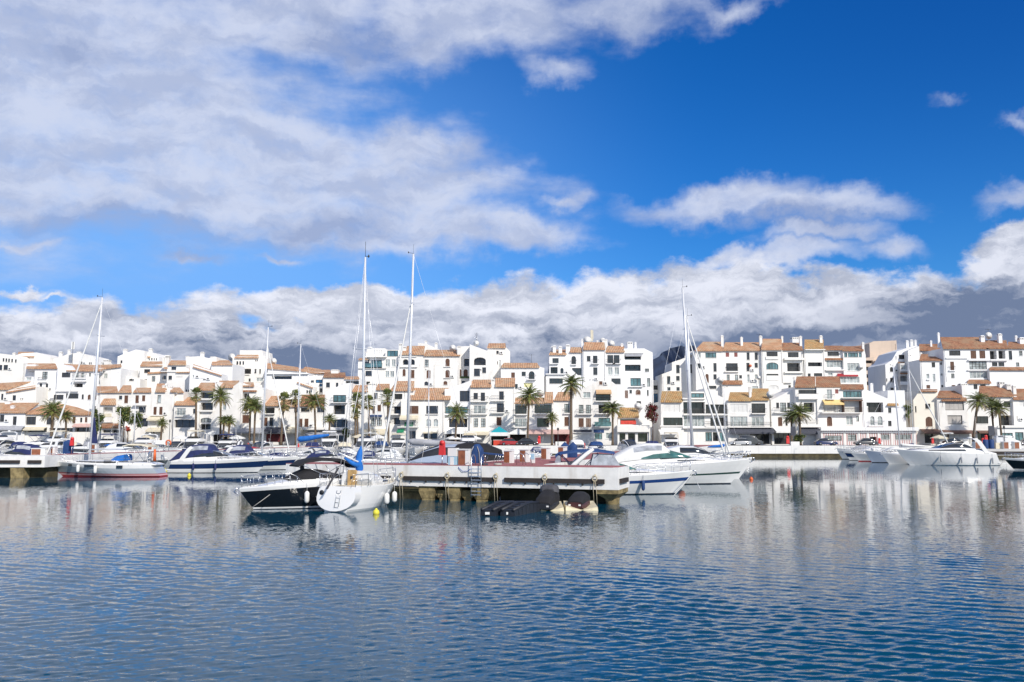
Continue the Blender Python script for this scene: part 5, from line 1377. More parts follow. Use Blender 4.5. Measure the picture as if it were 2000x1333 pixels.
# --- the white sailing boat seen from astern
def stern_sailboat():
    L, B = 6.4, 2.55
    rz = R(69)
    tx, ty = px2(655, 46.2), 46.2
    X, Y = tx + math.cos(rz) * L / 2, ty + math.sin(rz) * L / 2
    r, zs, hb, L, B = sailer('white sailing boat seen from astern with bright blue sail cover', X, Y, rz, L, B, 12.5, [antifoul_d, gel, gel, bluestripe], [(0.08, 1), (1, 1)], 1.28, 1.42, None, 0.01, False, 0.05, 0.0, None, 0.075, None, creamfab, -0.09 * L, 'sailing_boat', over=1.0, sr=0.42, spreaders=1, cockpit=False)
    # rounded sloping transom: a bowed white plate proud of the flat one
    t = MB()
    n = 22
    V = [(-L / 2 - 0.04, 0, 0.75)]
    for i in range(n):
        a = 2 * PI * i / n
        sa = math.sin(a); zz = 0.72 + 0.70 * (sa if sa < 0 else min(0.82, sa * 1.5)); yy = 1.17 * math.copysign(abs(math.cos(a)) ** (1.0 if sa < 0 else 0.6), math.cos(a))
        V.append((-L / 2 - 0.2 + 0.3 * zz, yy, zz + 0.02))
    t.add(V, [(0, i + 1, (i + 1) % n + 1) for i in range(n)], 0, True)
    V2 = V[1:] + [(v[0] + 0.62, v[1] * 0.98, v[2]) for v in V[1:]]
    t.add(V2, [(i, (i + 1) % n, (i + 1) % n + n, i + n) for i in range(n)], 0, True)
    t.build('transom', gel, r)
    e = MB()
    e.lathe([(0.13, -0.03), (0.13, 0.0), (0.05, -0.015), (0.03, -0.02)], (-L / 2 + 0.06, 0.88, 0.98), 14, 0, 'x')
    e.build('exhaust_port', blackp, r)
    ld = MB()
    for yy in (-0.06, -0.30):
        ld.tube([(-L / 2 + 0.05, yy, 1.12), (-L / 2 - 0.02, yy, 0.85), (-L / 2 - 0.2, yy, 0.24)], 0.013, 5)
    for f in (0, 0.33, 0.66, 1):
        ld.tube([(-L / 2 + 0.01 - 0.2 * f, -0.06, 0.96 - 0.7 * f), (-L / 2 + 0.01 - 0.2 * f, -0.30, 0.96 - 0.7 * f)], 0.012, 4)
    ld.build('boarding_ladder', steel, r)
    d_ = MB()
    zc = zs(-0.15 * L)
    d_.box(-0.168 * L, -0.158 * L, 0.06, 0.60, zc - 0.05, zc + 0.86)
    d_.box(-0.174 * L, -0.1685 * L, 0.24, 0.40, zc + 0.38, zc + 0.52, 1)
    d_.build('companionway_door', [teak, blackp], r)
    cb = MB()
    cb.loft([(-0.15 * L, zc - 0.02, 0.84, 1.05), (0.0, zc - 0.02, 0.66, 0.92), (0.16 * L, zc - 0.02, 0.26, 0.6)], 0, 0.45, 12)
    cb.build('cabin_top', gel, r)
    rd_ = MB()                             # rudder head and lifted blade
    rd_.hexa([(-L / 2 - 0.62, 0.16, 1.2), (-L / 2 - 0.48, 0.16, 1.2), (-L / 2 - 0.48, 0.22, 1.2), (-L / 2 - 0.62, 0.22, 1.2)],
             [(-L / 2 - 0.1, -0.2, 2.3), (-L / 2 + 0.02, -0.2, 2.3), (-L / 2 + 0.02, -0.14, 2.3), (-L / 2 - 0.1, -0.14, 2.3)])
    rd_.build('rudder', dgreyfab, r)
    zt = zs(0.02 * L) + 0.3
    XM = -0.09 * L
    for s in (-1, 1):
        pr = MB()
        pr.tube([(-0.47 * L, s * 1.08, 1.3), (-0.47 * L, s * 1.12, 1.95), (-0.3 * L, s * 1.2, 1.95), (-0.3 * L, s * 1.2, 1.3)], 0.02, 5)
        pr.tube([(-0.47 * L, s * 1.1, 1.64), (-0.3 * L, s * 1.2, 1.64)], 0.015, 4)
        pr.build('stern_rail', steel, r)
    bo = MB()
    bo.tube([(XM, 0.03, zt + 1.0), (XM - 0.3, 0.12, zt + 1.0), (XM - 1.2, 0.75, zt + 1.5)], 0.05, 6)
    bm = bo.build('boom', alu, r)
    sc = MB()                              # sail bundled at the mast under a blue cover
    sc.tube([(XM - 0.02, 0.05, zt + 0.3), (XM - 0.06, 0.12, zt + 0.6), (XM - 0.08, 0.16, zt + 1.05), (XM - 0.05, 0.1, zt + 1.5), (XM - 0.02, 0.03, zt + 1.85)], [0.08, 0.22, 0.21, 0.16, 0.06], 10)
    sc.tube([(XM - 0.1, 0.1, zt + 0.75), (XM - 0.5, 0.38, zt + 0.95), (XM - 0.85, 0.6, zt + 1.22)], [0.17, 0.12, 0.06], 8)
    sc.build('sail_cover', bluefab, bm)
    for x, s in ((0.0, -1), (0.22, -1), (-0.2, 1)):
        fender_part(r, x * L, s * (hb(x * L) + 0.02), 0.2, whitep, 0.62, 0.15)
    sy_ = MB()
    sy_.tube([(0.5, -1.2, 1.2), (0.45, -0.5, zt + 2.3), (XM, -0.02, zt + 11.5)], 0.012, 4)
    sy_.build('stay', alu, r)
stern_sailboat()

# --- left: the long grey sailing boat with a red bottom
def grey_sailboat():
    Y = 85.5
    x0, x1 = px2(86, Y), px2(322, Y)
    L = x1 - x0
    r, zs, hb, L, B = sailer('long grey-hulled sailing boat with red bottom and blue spray hood, bow left', (x0 + x1) / 2, Y, PI, L, 3.7, 16.0, [antifoul_r, gelg, gel, mat('pink_boot_stripe', (0.62, 0.35, 0.36), 0.4)], [(0.10, 0), (0.22, 3), (0.27, 0), (0.72, 1), (1, 2)], 1.15, 1.62,
                             None, 5.2, True, 0.45, 0.0, bluefab, 0.12, None, None, 0.13 * L, over=1.9, sr=0.9, jr=0.09, jtop=0.97)
    for fx, w in ((0.23, 0.36), (0.06, 0.95), (-0.19, 0.55)):
        for s in (-1, 1):
            p = MB()
            x = fx * L
            z = zs(x) * 0.76
            ya, yb = hb(x - w / 2) , hb(x + w / 2)
            p.hexa([(x - w / 2, s * (ya - 0.1), z), (x + w / 2, s * (yb - 0.1), z), (x + w / 2, s * (yb + 0.02), z), (x - w / 2, s * (ya + 0.02), z)],
                   [(x - w / 2, s * (ya - 0.1), z + 0.24), (x + w / 2, s * (yb - 0.1), z + 0.24), (x + w / 2, s * (yb + 0.03), z + 0.24), (x - w / 2, s * (ya + 0.03), z + 0.24)])
            p.build('hull_window', tint, r)
    for fx in (0.15, -0.0):
        fender_part(r, fx * L, hb(fx * L) + 0.1, zs(fx * L) - 0.85, whitep, 0.75, 0.16)
    z0 = zs(-0.3 * L)
    bm = MB()
    bm.loft([(-0.18 * L, z0 + 1.75, 0.1, 1.2), (-0.24 * L, z0 + 1.9, 0.14, 1.35), (-0.34 * L, z0 + 1.86, 0.12, 1.35), (-0.4 * L, z0 + 1.7, 0.1, 1.3)], 0, 0.4, 10)
    bm.build('bimini', creamfab, r)
    for fx in (-0.19, -0.29, -0.39):
        for s in (-1, 1):
            p = MB()
            p.tube([(-0.28 * L, s * 1.35, z0 + 0.2), (fx * L, s * 1.25, z0 + 1.78)], 0.02, 5)
            p.build('bimini_pole', steel, r)
    w_ = MB()
    w_.lathe([(0.55, -0.02), (0.58, 0), (0.55, 0.02), (0.53, 0)], (-0.37 * L, 0, z0 + 0.75), 16, 0, 'x')
    w_.build('steering_wheel', steel, r)
    b2 = MB()
    for q in range(3):
        b2.box(-0.105 * L - 0.0, -0.105 * L + 0.75, hb(0) * 0.70, hb(0) * 0.72, zs(0) + 0.12 + q * 0.12, zs(0) + 0.19 + q * 0.12)
    b2.build('vent_grille', iron, r)
    lb = MB()
    lb.tube([(-0.455 * L, 1.25, z0 + 0.4), (-0.455 * L, 1.3, z0 + 1.5)], [0.16, 0.1], 7)
    lb.build('horseshoe_buoy', orange, r)
    sc = MB()                              # triangular blue cover at the mast
    sc.hexa([(0.13 * L - 0.15, -0.05, zs(0) + 2.0), (0.13 * L - 0.72, -0.05, zs(0) + 1.95), (0.13 * L - 0.72, 0.05, zs(0) + 1.95), (0.13 * L - 0.15, 0.05, zs(0) + 2.0)],
            [(0.13 * L - 0.2, -0.05, zs(0) + 4.5), (0.13 * L - 0.3, -0.05, zs(0) + 4.5), (0.13 * L - 0.3, 0.05, zs(0) + 4.5), (0.13 * L - 0.2, 0.05, zs(0) + 4.5)])
    sc.build('sail_cover', navyfab, r)
grey_sailboat()

def cr(label, pxa, pxb, Y, bow, **kw):    # a motor boat between two pixel columns at depth Y
    x0, x1 = px2(pxa, Y), px2(pxb, Y)
    return cruiser(label, (x0 + x1) / 2, Y, (0 if bow == 'r' else PI) + R(kw.pop('yaw', 0)), x1 - x0, **kw)
def sl(label, pxa, pxb, Y, bow, **kw):
    x0, x1 = px2(pxa, Y), px2(pxb, Y)
    return sailer(label, (x0 + x1) / 2, Y, (0 if bow == 'r' else PI) + R(kw.pop('yaw', 0)), x1 - x0, **kw)

# --- the middle distance, left of the pier
r = cr('navy and white motor cruiser with navy canopy beside the grey sailing boat', 335, 528, 94.5, 'r', hullc='navy', canopy=navyfab, fend=0, fb=1.62, canh=0.95, group=None)
for fx in (-0.22, 0.0):
    fender_part(r[0], fx * r[3], -(r[2](fx * r[3]) + 0.08), r[1](0) - 1.0, navyfab, 0.75, 0.13)
cr('white motor cruiser with navy band, half hidden behind the navy-canopied cruiser', 418, 582, 102, 'r', hullc='navy', canopy=navyfab, scr=tint, top='canopy', fb=1.5)
cr('motor cruiser with purple-navy canopy and clear panels at the left edge', -45, 96, 100, 'l', hullc='white', canopy=navyfab, top='canopy', arch=False, canh=1.1, fb=1.9)
cr('white flybridge yacht behind the left pier cabinets', 20, 130, 122, 'l', hullc='white', canopy=None, top='fly', arch=True)
cr('white flybridge yacht with dark bimini frame, far left background', 45, 150, 142, 'r', hullc='white', canopy=navyfab, top='fly', arch=False)
cr('large white coupe yacht with long black side windows, left background', 196, 318, 128, 'r', hullc='white', canopy=None, top='coupe', arch=False, fb=1.9, group=None)
cr('white motor boat with red striped cover by the grey boat mast', 128, 205, 118, 'r', hullc='white', canopy=pinkfab, top='cover', arch=True)
cr('white motor boat with cream cover behind the left mast', 150, 232, 136, 'l', hullc='white', canopy=creamfab, top='canopy', arch=False)
cr('white sports boat with grey cover left of the navy cruiser', 300, 400, 118, 'l', hullc='white', canopy=greyfab, top='cover', arch=False)
cr('white open motor boat with raised wheelhouse, background left', 335, 412, 140, 'r', hullc='white', canopy=creamfab, top='coupe', arch=False)
cr('white flybridge yacht in the background between the first palms', 400, 478, 146, 'l', hullc='white', canopy=None, top='fly', arch=True)
cr('white arched motor boat near the red awning', 470, 545, 138, 'r', hullc='white', canopy=redfab, top='bimini', arch=True)
cr('white sports boat with open arch behind the black bimini', 500, 606, 112, 'r', hullc='white', canopy=navyfab, top='cover', arch=True, scr=tint)
cr('low white motor boat with grey cover left of the blue sail cover', 535, 612, 126, 'l', hullc='white', canopy=greyfab, top='cover', arch=False)
cr('white motor cruiser with dark purple canopy, left of the white sailing boat mast', 596, 704, 112, 'r', hullc='white', canopy=navyfab, top='canopy', arch=False, canh=0.9)
cr('white motor boat with rounded white canopy by the cafe terrace', 628, 700, 140, 'l', hullc='white', canopy=whitefab, top='canopy', arch=False)
cr('white motor cruiser with beige engine cover and navy hood', 684, 792, 104, 'r', hullc='white', canopy=navyfab, top='canopy', arch=True, canh=1.05)
cr('white yacht with tall slanting arch near the tallest mast', 700, 790, 128, 'l', hullc='white', canopy=creamfab, top='coupe', arch=True)
cr('white motor cruiser with long navy cover behind the blue wrapped gangway', 860, 985, 92, 'l', hullc='white', canopy=navyfab, top='canopy', arch=True, canh=0.95)
cr('white motor boat with low navy hood left of the turquoise kiosk', 895, 965, 138, 'r', hullc='white', canopy=navyfab, top='cover', arch=False)
cr('white motor boat with black tent cover near the red cars', 1040, 1120, 112, 'l', hullc='white', canopy=dgreyfab, top='cover', arch=False)
cr('long low white motor boat beyond the red pier deck', 955, 1075, 118, 'r', hullc='white', canopy=whitefab, top='cover', arch=False)
cr('white motor cruiser with green glass front under the grey shutter', 1100, 1210, 104, 'r', hullc='white', canopy=whitefab, scr=tealg, top='coupe', arch=False)
cr('white motor boat with navy cover beneath the white restaurant canopy', 1195, 1290, 122, 'l', hullc='white', canopy=navyfab, top='cover', arch=False)
cr('white motor boat with black side windows behind the twin masts', 1330, 1412, 112, 'r', hullc='white', canopy=dgreyfab, top='coupe', arch=False, fb=1.5)

# --- right behind the pier head
r = cr('silver grey motor yacht with a big black cover behind the pier', 688, 992, 68, 'l', hullc='silver', canopy=None, top='coupe', arch=False, roofm=silver, aft_cover=blackfab, scr=blackp, fb=1.75, coach=silver, group=None)
cr('white sports cruiser with slanting white arch and small navy bimini at the pier', 706, 900, 61, 'l', hullc='white', canopy=navyfab, top='bimini', arch=True, fb=1.15, canh=0.85, scr=tint)
r = cr('white motor cruiser with blue stripe and blue bimini at the pier corner', 1076, 1352, 60.5, 'r', yaw=-4, hullc='stripe', canopy=None, top='none', arch=False, fb=1.55, scr=tealg, group=None)
def blue_bimini(r):
    root, zs, hb, L, B = r
    z0 = zs(-0.25 * L)
    bm = MB()
    bm.loft([(-0.05 * L, z0 + 1.55, 0.16, 1.2), (-0.16 * L, z0 + 1.68, 0.2, 1.35), (-0.32 * L, z0 + 1.66, 0.2, 1.4), (-0.44 * L, z0 + 1.5, 0.18, 1.35), (-0.465 * L, z0 + 1.3, 0.22, 1.3)], 0, 0.4, 12)
    bo = bm.build('bimini', bluep, root)
    for a, b, w in ((-0.46, -0.44, 1.3), (-0.3, -0.44, 1.4), (-0.3, -0.16, 1.4), (-0.1, -0.06, 1.3)):
        for s in (-1, 1):
            p = MB()
            p.tube([(a * L, s * hb(a * L) * 0.88, z0 + 0.3), (b * L, s * w, z0 + 1.6)], 0.03, 5)
            p.build('bimini_pole', navyfab, root)
    for s in (-1, 1):
        a = MB()                           # curved white arch
        for q in range(1):
            pts = [(-0.40 * L, s * hb(-0.4 * L) * 0.95, z0 + 0.2), (-0.33 * L, s * 1.55, z0 + 0.9), (-0.25 * L, s * 1.45, z0 + 1.55), (-0.2 * L, s * 1.3, z0 + 1.9)]
            a.tube(pts, [0.16, 0.17, 0.15, 0.12], 6)
        a.build('arch_leg', gel, root)
        v = MB()
        v.add([(-0.23 * L, s * 1.48, z0 + 0.45), (0.0, s * 1.42, z0 + 0.55), (-0.06 * L, s * 1.33, z0 + 1.5), (-0.2 * L, s * 1.4, z0 + 1.55)], [(0, 1, 2, 3)])
        v.build('vinyl_panel', clearv, root)
        v = MB()
        v.add([(-0.49 * L, s * 1.3, z0 + 0.3), (-0.42 * L, s * 1.45, z0 + 0.3), (-0.43 * L, s * 1.36, z0 + 1.5), (-0.455 * L, s * 1.3, z0 + 1.45)], [(0, 1, 2, 3)])
        v.build('vinyl_panel', clearv, root)
    t = MB()
    t.loft([(0.09 * L, zs(0.09 * L) + 0.16, 0.36, 0.9), (0.0, zs(0) + 0.42, 0.34, 1.15), (-0.05 * L, zs(0) + 0.5, 0.3, 1.2)], 0, 0.5, 10)
    t.build('windscreen_cover', creamfab, root)
    fender_part(root, 0.14 * L, -(hb(0.14 * L) + 0.04), zs(0) - 0.95, bluep, 0.7, 0.12)
    rb = MB()
    rb.lathe([(0.3, -0.06), (0.36, 0), (0.3, 0.06), (0.22, 0.06), (0.16, 0), (0.22, -0.06)], (-0.2 * L, 0, z0 + 2.0), 14)
    rb.build('life_ring', whitep, root)
blue_bimini(r)
r = cr('largest white motor yacht with dark green line and vinyl cockpit tent', 1176, 1462, 73, 'r', yaw=-3, hullc='greenline', canopy=whitefab, top='canopy', arch=False, fb=2.0, scr=tealg, group=None, canh=0.78)
hz_ = MB()
hz_.lathe([(0.02, -0.05), (0.3, 0), (0.3, 0.1), (0.02, 0.16)], (0.02 * r[3], -(r[2](0.02 * r[3]) + 0.02), 0.75), 10, 0, 'y')
hz_.build('fender', mat('terracotta_fender', (0.45, 0.13, 0.06), 0.6), r[0])
cr('white coupe yacht with black oval windows behind the vinyl tent', 1262, 1470, 81, 'r', hullc='white', canopy=None, top='coupe', arch=False, fb=1.9, scr=tint)

# --- sailing boats with the tall masts
sl('white sailing yacht with the tallest mast, behind the silver yacht', 740, 935, 78, 'l', H=19.1, xm=2.0, boomL=6.0, boomz=1.75, cw=1.3, cover=greyfab, jib=True, rake=0.4, mr=0.13, jr=0.1, jtop=0.8, group=None)
sl('white sailing boat with bright blue sail cover on its boom', 548, 655, 121, 'l', H=15.3, xm=1.6, boomL=4.6, cover=bluefab, jib=False, rake=0.2, mr=0.1, boomz=1.65, rise=1.0, cw=1.75, fb=1.3, group=None)
sl('white sailing boat with slim mast behind the navy cruisers', 440, 568, 108, 'r', H=16.2, xm=0.4, boomL=4.0, cover=None, jib=True, rake=-0.35, mr=0.12, jr=0.08)
sl('white sailing yacht with leaning mast and blue boat hooks, foremost of the twin masts', 1255, 1432, 88, 'r', H=17.8, xm=0.6, boomL=5.0, cover=navyfab, jib=True, rake=0.75, mr=0.14, jr=0.09, group=None)
sl('white sailing yacht with upright mast, rearmost of the twin masts', 1262, 1420, 95, 'r', H=15.8, xm=0.6, boomL=4.6, cover=navyfab, jib=True, rake=0.15, mr=0.13, jr=0.1, group=None)
sl('small sailing boat with a thin mast right of the twin masts', 1375, 1452, 122, 'r', H=9.4, xm=0.3, boomL=2.5, cover=bluefab, jib=False, mr=0.06)
sl('small sailing boat with a thin mast near the green balcony panel', 800, 878, 118, 'l', H=11.5, xm=0.2, boomL=2.6, cover=creamfab, jib=False, mr=0.07)
sl('small sailing boat with a thin mast behind the grey sailing boat stern', 225, 300, 128, 'r', H=7.5, xm=-0.2, boomL=2.4, cover=creamfab, jib=False, mr=0.06)
sl('small sailing boat with a short mast left of the leafy trees', 195, 262, 138, 'r', H=7.0, xm=0.2, boomL=2.4, cover=bluefab, jib=False, mr=0.06)

# --- right side of the harbour
r = cr('long white motor yacht with dark window strip, bow left, at the right', 1752, 1942, 117, 'l', hullc='white', canopy=None, top='none', arch=True, fb=2.05, group=None, rails=False, windows=False)
def right_yacht(r):
    root, zs, hb, L, B = r
    c = MB()
    cs = [(0.36 * L, zs(0.36 * L) - 0.02, 0.05, hb(0.36 * L) * 0.7), (0.22 * L, zs(0.22 * L) - 0.02, 0.42, hb(.22 * L) * 0.86), (0.0, zs(0) - 0.02, 0.75, hb(0) * 0.9), (-0.14 * L, zs(-0.14 * L), 0.85, hb(0) * 0.92), (-0.24 * L, zs(-0.24 * L), 0.8, hb(0) * 0.92)]
    c.loft(cs, 0, 0.4, 12)
    o = c.build('cabin_top', gel, root)
    for th in ((0.03, 0.11), (0.89, 0.97)):
        w = MB(); w.loft(cs[1:4], 0, 0.4, 3, th, 0.015, False); w.build('side_window', tint, o)
    for fx in (0.12, -0.08, -0.24, -0.4):
        fender_part(root, fx * L, hb(fx * L) + 0.06, zs(fx * L) - 1.25, mat('grey_fender', (0.35, 0.36, 0.38), 0.5), 0.85, 0.1)
right_yacht(r)
cr('dark grey motor boat bow, second in the right row', 1690, 1790, 128, 'l', hullc='silver', canopy=whitefab, top='cover', arch=False, fb=1.75)
cr('white motor boat between the dark grey bow and the long white yacht', 1722, 1830, 122, 'l', hullc='white', canopy=navyfab, top='cover', arch=False, fb=1.5)
cr('navy topped white motor boat nearest the pink striped arcade', 1634, 1722, 146, 'l', hullc='grey', canopy=greyfab, top='cover', arch=False, fb=1.8)
cr('small navy sided motor boat nosing past the quay wall', 1648, 1740, 139, 'l', hullc='navy', canopy=whitefab, top='cover', arch=False, fb=1.5)
sl('white sailing boat with red waterline and white boom cover at the right', 1662, 1790, 134, 'l', H=13.5, xm=-2.6, boomL=4.2, cover=whitefab, jib=False, rake=-0.5, mr=0.1, hullc=[antifoul_r, gel, gel, redfab], rows=[(0.1, 0), (1, 1)], fb=1.3)
sl('white sailing boat with a long slanting furled sail by the cream house', 1768, 1862, 140, 'r', H=15.5, xm=-2.3, boomL=2.5, cover=navyfab, jib=True, rake=0.3, mr=0.05, jr=0.1, fb=1.2)
cr('white motor boat with navy hood behind the long white yacht', 1770, 1862, 132, 'r', hullc='white', canopy=navyfab, top='canopy', arch=False, canh=0.8)
cr('dark hulled sports boat entering at the right edge', 1962, 2110, 101, 'l', hullc='black', canopy=whitefab, top='cover', arch=False, fb=1.35, group=None)

# --- the row moored bow-out along the quay, seen between the nearer boats
QUAY_ROW = [(-8, 'fly', None, 'white flybridge boat moored bow-out at the left edge of the quay row'), (28, 'canopy', navyfab, 'bow-out motor boat with navy canopy below the low orange-roofed house'), (62, 'coupe', None, 'bow-out white hardtop left of the broad date palm trunk'),
    (98, 'fly', creamfab, 'bow-out flybridge boat with cream bimini at the broad date palm'), (132, 'canopy', creamfab, 'bow-out motor boat with cream canopy right of the broad date palm'), (168, 'canopy', greyfab, 'bow-out motor boat with grey canopy left of the left mast'), (203, 'fly', navyfab, 'bow-out flybridge boat with navy bimini right of the left mast'),
    (238, 'cover', bluep, 'bow-out boat with blue cockpit cover under the leafy green trees'), (272, 'fly', None, 'bow-out flybridge boat right of the leafy green trees'), (306, 'canopy', whitefab, 'bow-out boat with white canopy at the small low palm'), (342, 'coupe', None, 'bow-out white hardtop at the wide cafe windows'),
    (372, 'fly', creamfab, 'bow-out flybridge boat with cream bimini at the thin-crowned tall palm'), (404, 'cover', greyfab, 'bow-out boat with grey cover left of the shadow-casting palm'), (436, 'fly', navyfab, 'bow-out flybridge boat with navy bimini under the shadow-casting palm'), (470, 'canopy', dgreyfab, 'bow-out boat with charcoal canopy left of the slim grey mast'),
    (505, 'coupe', None, 'bow-out white hardtop in front of the red cafe interior'), (606, 'canopy', navyfab, 'bow-out boat with navy canopy at the round-crowned date palm'), (640, 'fly', whitefab, 'bow-out flybridge boat with white bimini at the dark cafe opening'), (672, 'canopy', creamfab, 'bow-out boat with cream canopy left of the first tall mast'),
    (708, 'fly', None, 'bow-out flybridge boat directly behind the first tall mast'), (742, 'canopy', bluep, 'bow-out boat with blue canopy at the slender fan palm'), (776, 'fly', creamfab, 'bow-out flybridge boat with cream bimini near the green awning'), (812, 'coupe', None, 'bow-out white hardtop right of the tallest mast'),
    (846, 'canopy', navyfab, 'bow-out boat with navy canopy beneath the broad orange-roofed house'), (880, 'cover', whitefab, 'bow-out boat with white cover at the drooping palm'), (914, 'fly', None, 'bow-out flybridge boat left of the turquoise kiosk'), (1130, 'canopy', whitefab, 'bow-out boat with white canopy before the grey shop shutter'),
    (1166, 'canopy', bluep, 'bow-out boat with blue canopy left of the white restaurant post'), (1232, 'coupe', None, 'bow-out white hardtop under the white restaurant canopy'), (1275, 'canopy', navyfab, 'bow-out boat with navy canopy at the crimson bougainvillea'), (1312, 'fly', creamfab, 'bow-out flybridge boat with cream bimini left of the twin masts')]
for i, (px, kind, cv, lab) in enumerate(QUAY_ROW):
    rn = random.Random(i * 13 + 5)
    Yq = 149.5 + rn.uniform(-1.5, 2.0)
    cruiser(lab, px2(px, Yq), Yq, R(-90 + rn.uniform(-9, 9)), rn.uniform(8.5, 11.0), 3.1 if kind != 'fly' else 3.4, 'white' if i % 4 else 'stripe', cv, kind, kind == 'fly' or i % 3 == 0, False, 0, None, rn.uniform(1.5, 1.95), 'motor boats moored bow-out along the quay', False)
cr('white motor boat with furled red flag aft, beyond the navy cruisers', 560, 640, 134, 'l', hullc='stripe', canopy=bluep, top='bimini', arch=True)
cr('white cruiser with cream cockpit tent between the left masts', 232, 330, 106, 'r', hullc='white', canopy=creamfab, top='canopy', arch=True, canh=0.9)
cr('white flybridge yacht left of the red lifebuoy case, left background', 92, 190, 110, 'l', hullc='white', canopy=None, top='fly', arch=True, fb=1.7)
cr('small white day boat with navy cover near the beige engine cover', 640, 720, 124, 'r', hullc='white', canopy=navyfab, top='cover', arch=False)
cr('white cruiser with grey radar arch right of the tallest mast foot', 815, 915, 100, 'r', hullc='white', canopy=greyfab, top='canopy', arch=True, canh=0.95)
cr('white cruiser with navy tent left of the blue wrapped gangways', 985, 1080, 132, 'l', hullc='white', canopy=navyfab, top='canopy', arch=True)

# ---------------------------------------------------------------- the pier head in the middle
BX, BY, BZ = 6.1, 50.5, 2.1
PA = math.atan2(-0.319, 0.948)
UX, UY = 0.948, -0.319                    # along the front, towards the right
VX, VY = 0.319, 0.948                     # away from the camera
def PL(a, b, z=BZ):
    return (BX + a * UX + b * VX, BY + a * UY + b * VY, z)
def along(px, b=0.0):                     # position along the front for a pixel column
    k = (px - 1000) / F * CT
    x0, y0 = BX + b * VX, BY + b * VY
    return -(x0 - y0 * k) / (UX - UY * k)
pier = thing('pier', 'white concrete pier head with dark rubber fender bars and faded red deck, centre', 'pier', (BX, BY, 0), PA)
AL = along(560)
m = MB()
m.box(AL, 0, 0, 3.3, 0.86, BZ)
m.box(AL, 0, 0.0, 0.28, BZ, BZ + 0.03)
m.build('deck_slab', pierw, pier)
m = MB(); m.box(AL, -0.25, 0.28, 3.3, BZ + 0.004, BZ + 0.04); m.box(AL, -0.3, -0.004, 0.28, BZ + 0.03, BZ + 0.065)
m.build('paving', pierdeck, pier)
w0 = along(902, 3.3); w1 = along(1062, 3.3)
m = MB()
WL_ = 118.0
m.hexa([(w0, 3.3, 1.2), (w1, 3.3, 1.2), (w1, WL_, 1.2), (w0 + 0.3, WL_, 1.2)], [(w0, 3.3, BZ + 0.03), (w1, 3.3, BZ + 0.03), (w1, WL_, BZ + 0.03), (w0 + 0.3, WL_, BZ + 0.03)])
m.build('walkway', pierdeck, pier)
m = MB()
m.box(w0 - 0.12, w0, 3.32, WL_, 1.15, BZ + 0.06); m.box(w1, w1 + 0.12, 3.32, WL_, 1.15, BZ + 0.06)
m.build('walkway_edge', pierw, pier)
for pa, pb in ((640, 765), (790, 876), (877, 971), (986, 1066), (1067, 1180)):
    m = MB()
    a, b = along(pa), along(pb)
    m.box(a, b, -0.14, -0.003, 1.2, 1.46)
    f = m.build('fender_bar', rubber, pier)
    n = max(2, int((b - a) / 0.75))
    for i in range(n):
        q = MB(); q.lathe([(0.05, -0.1), (0.05, 0.0)], (a + (i + 0.5) * (b - a) / n, -0.0, 1.13), 8, 0, 'y'); q.build('bolt', rubber, f)
m = MB(); m.box(0.003, 0.14, 0.25, 2.4, 1.22, 1.48); m.build('fender_bar', rubber, pier)
def stone(a, b, d0, zt, name='stone_block', lean=0.2, mm=algae):
    m = MB()
    m.hexa([(a + lean, d0 + 0.1, -1.5), (b - lean, d0 + 0.1, -1.5), (b - lean, 3.0, -1.5), (a + lean, 3.0, -1.5)], [(a + lean, d0 + 0.1, 0.12), (b - lean, d0 + 0.1, 0.12), (b - lean, 3.0, 0.12), (a + lean, 3.0, 0.12)])
    m.hexa([(a + lean * 0.8, d0 + 0.08, 0.122), (b - lean * 0.8, d0 + 0.08, 0.122), (b - lean * 0.8, 3.0, 0.122), (a + lean * 0.8, 3.0, 0.122)], [(a, d0, zt - 0.3), (b, d0, zt - 0.3), (b, 3.0, zt - 0.3), (a, 3.0, zt - 0.3)])
    m.box(a + 0.01, b - 0.01, d0 + 0.012, 2.95, zt - 0.299, zt)
    return m.build(name, mm, pier)
stone(along(817), along(848), 0.12, 0.857)
stone(along(846), along(872), 0.45, 0.6)
stone(along(872), along(897), 0.10, 0.856)
stone(along(895), along(920), 0.5, 0.62)
stone(along(920), along(953), 0.08, 0.855, lean=0.3)
m = MB(); m.box(AL, along(816) - 0.02, 0.9, 2.9, -1.5, 0.5); m.box(AL, along(816) - 0.01, 0.55, 0.95, 0.502, 0.62)
m.build('stone_footing', algae, pier)
m = MB(); m.box(AL + 0.5, along(815) + 0.0, 0.3, 0.5, 0.66, 0.78); m.build('timber_beam', teak, pier)
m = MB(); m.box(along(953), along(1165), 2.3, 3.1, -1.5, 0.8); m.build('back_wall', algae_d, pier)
# flared pile cap and two round piles at the corner
ca, cb = along(1163), 0.0
m = MB()
m.hexa([(ca + 0.5, 0.4, 0.3), (cb - 0.35, 0.4, 0.3), (cb - 0.35, 2.4, 0.3), (ca + 0.5, 2.4, 0.3)], [(ca, 0.01, 0.62), (cb - 0.01, 0.01, 0.62), (cb - 0.01, 2.9, 0.62), (ca, 2.9, 0.62)])
m.box(ca, cb - 0.011, 0.012, 2.89, 0.621, 0.858)
m.build('pile_cap', algae, pier)
for a_, b_ in ((ca + 0.75, 0.8), (-0.62, 1.5)):
    m = MB(); m.lathe([(0.36, -1.5), (0.36, 0.12), (0.4, 0.31)], (a_, b_, 0), 14); m.build('pile', algae, pier)
for k in range(8):
    m = MB(); m.lathe([(0.3, -1.5), (0.3, 1.2)], ((w0 + w1) / 2, 12 + k * 13.5, 0), 10); m.build('pile', algae, pier)
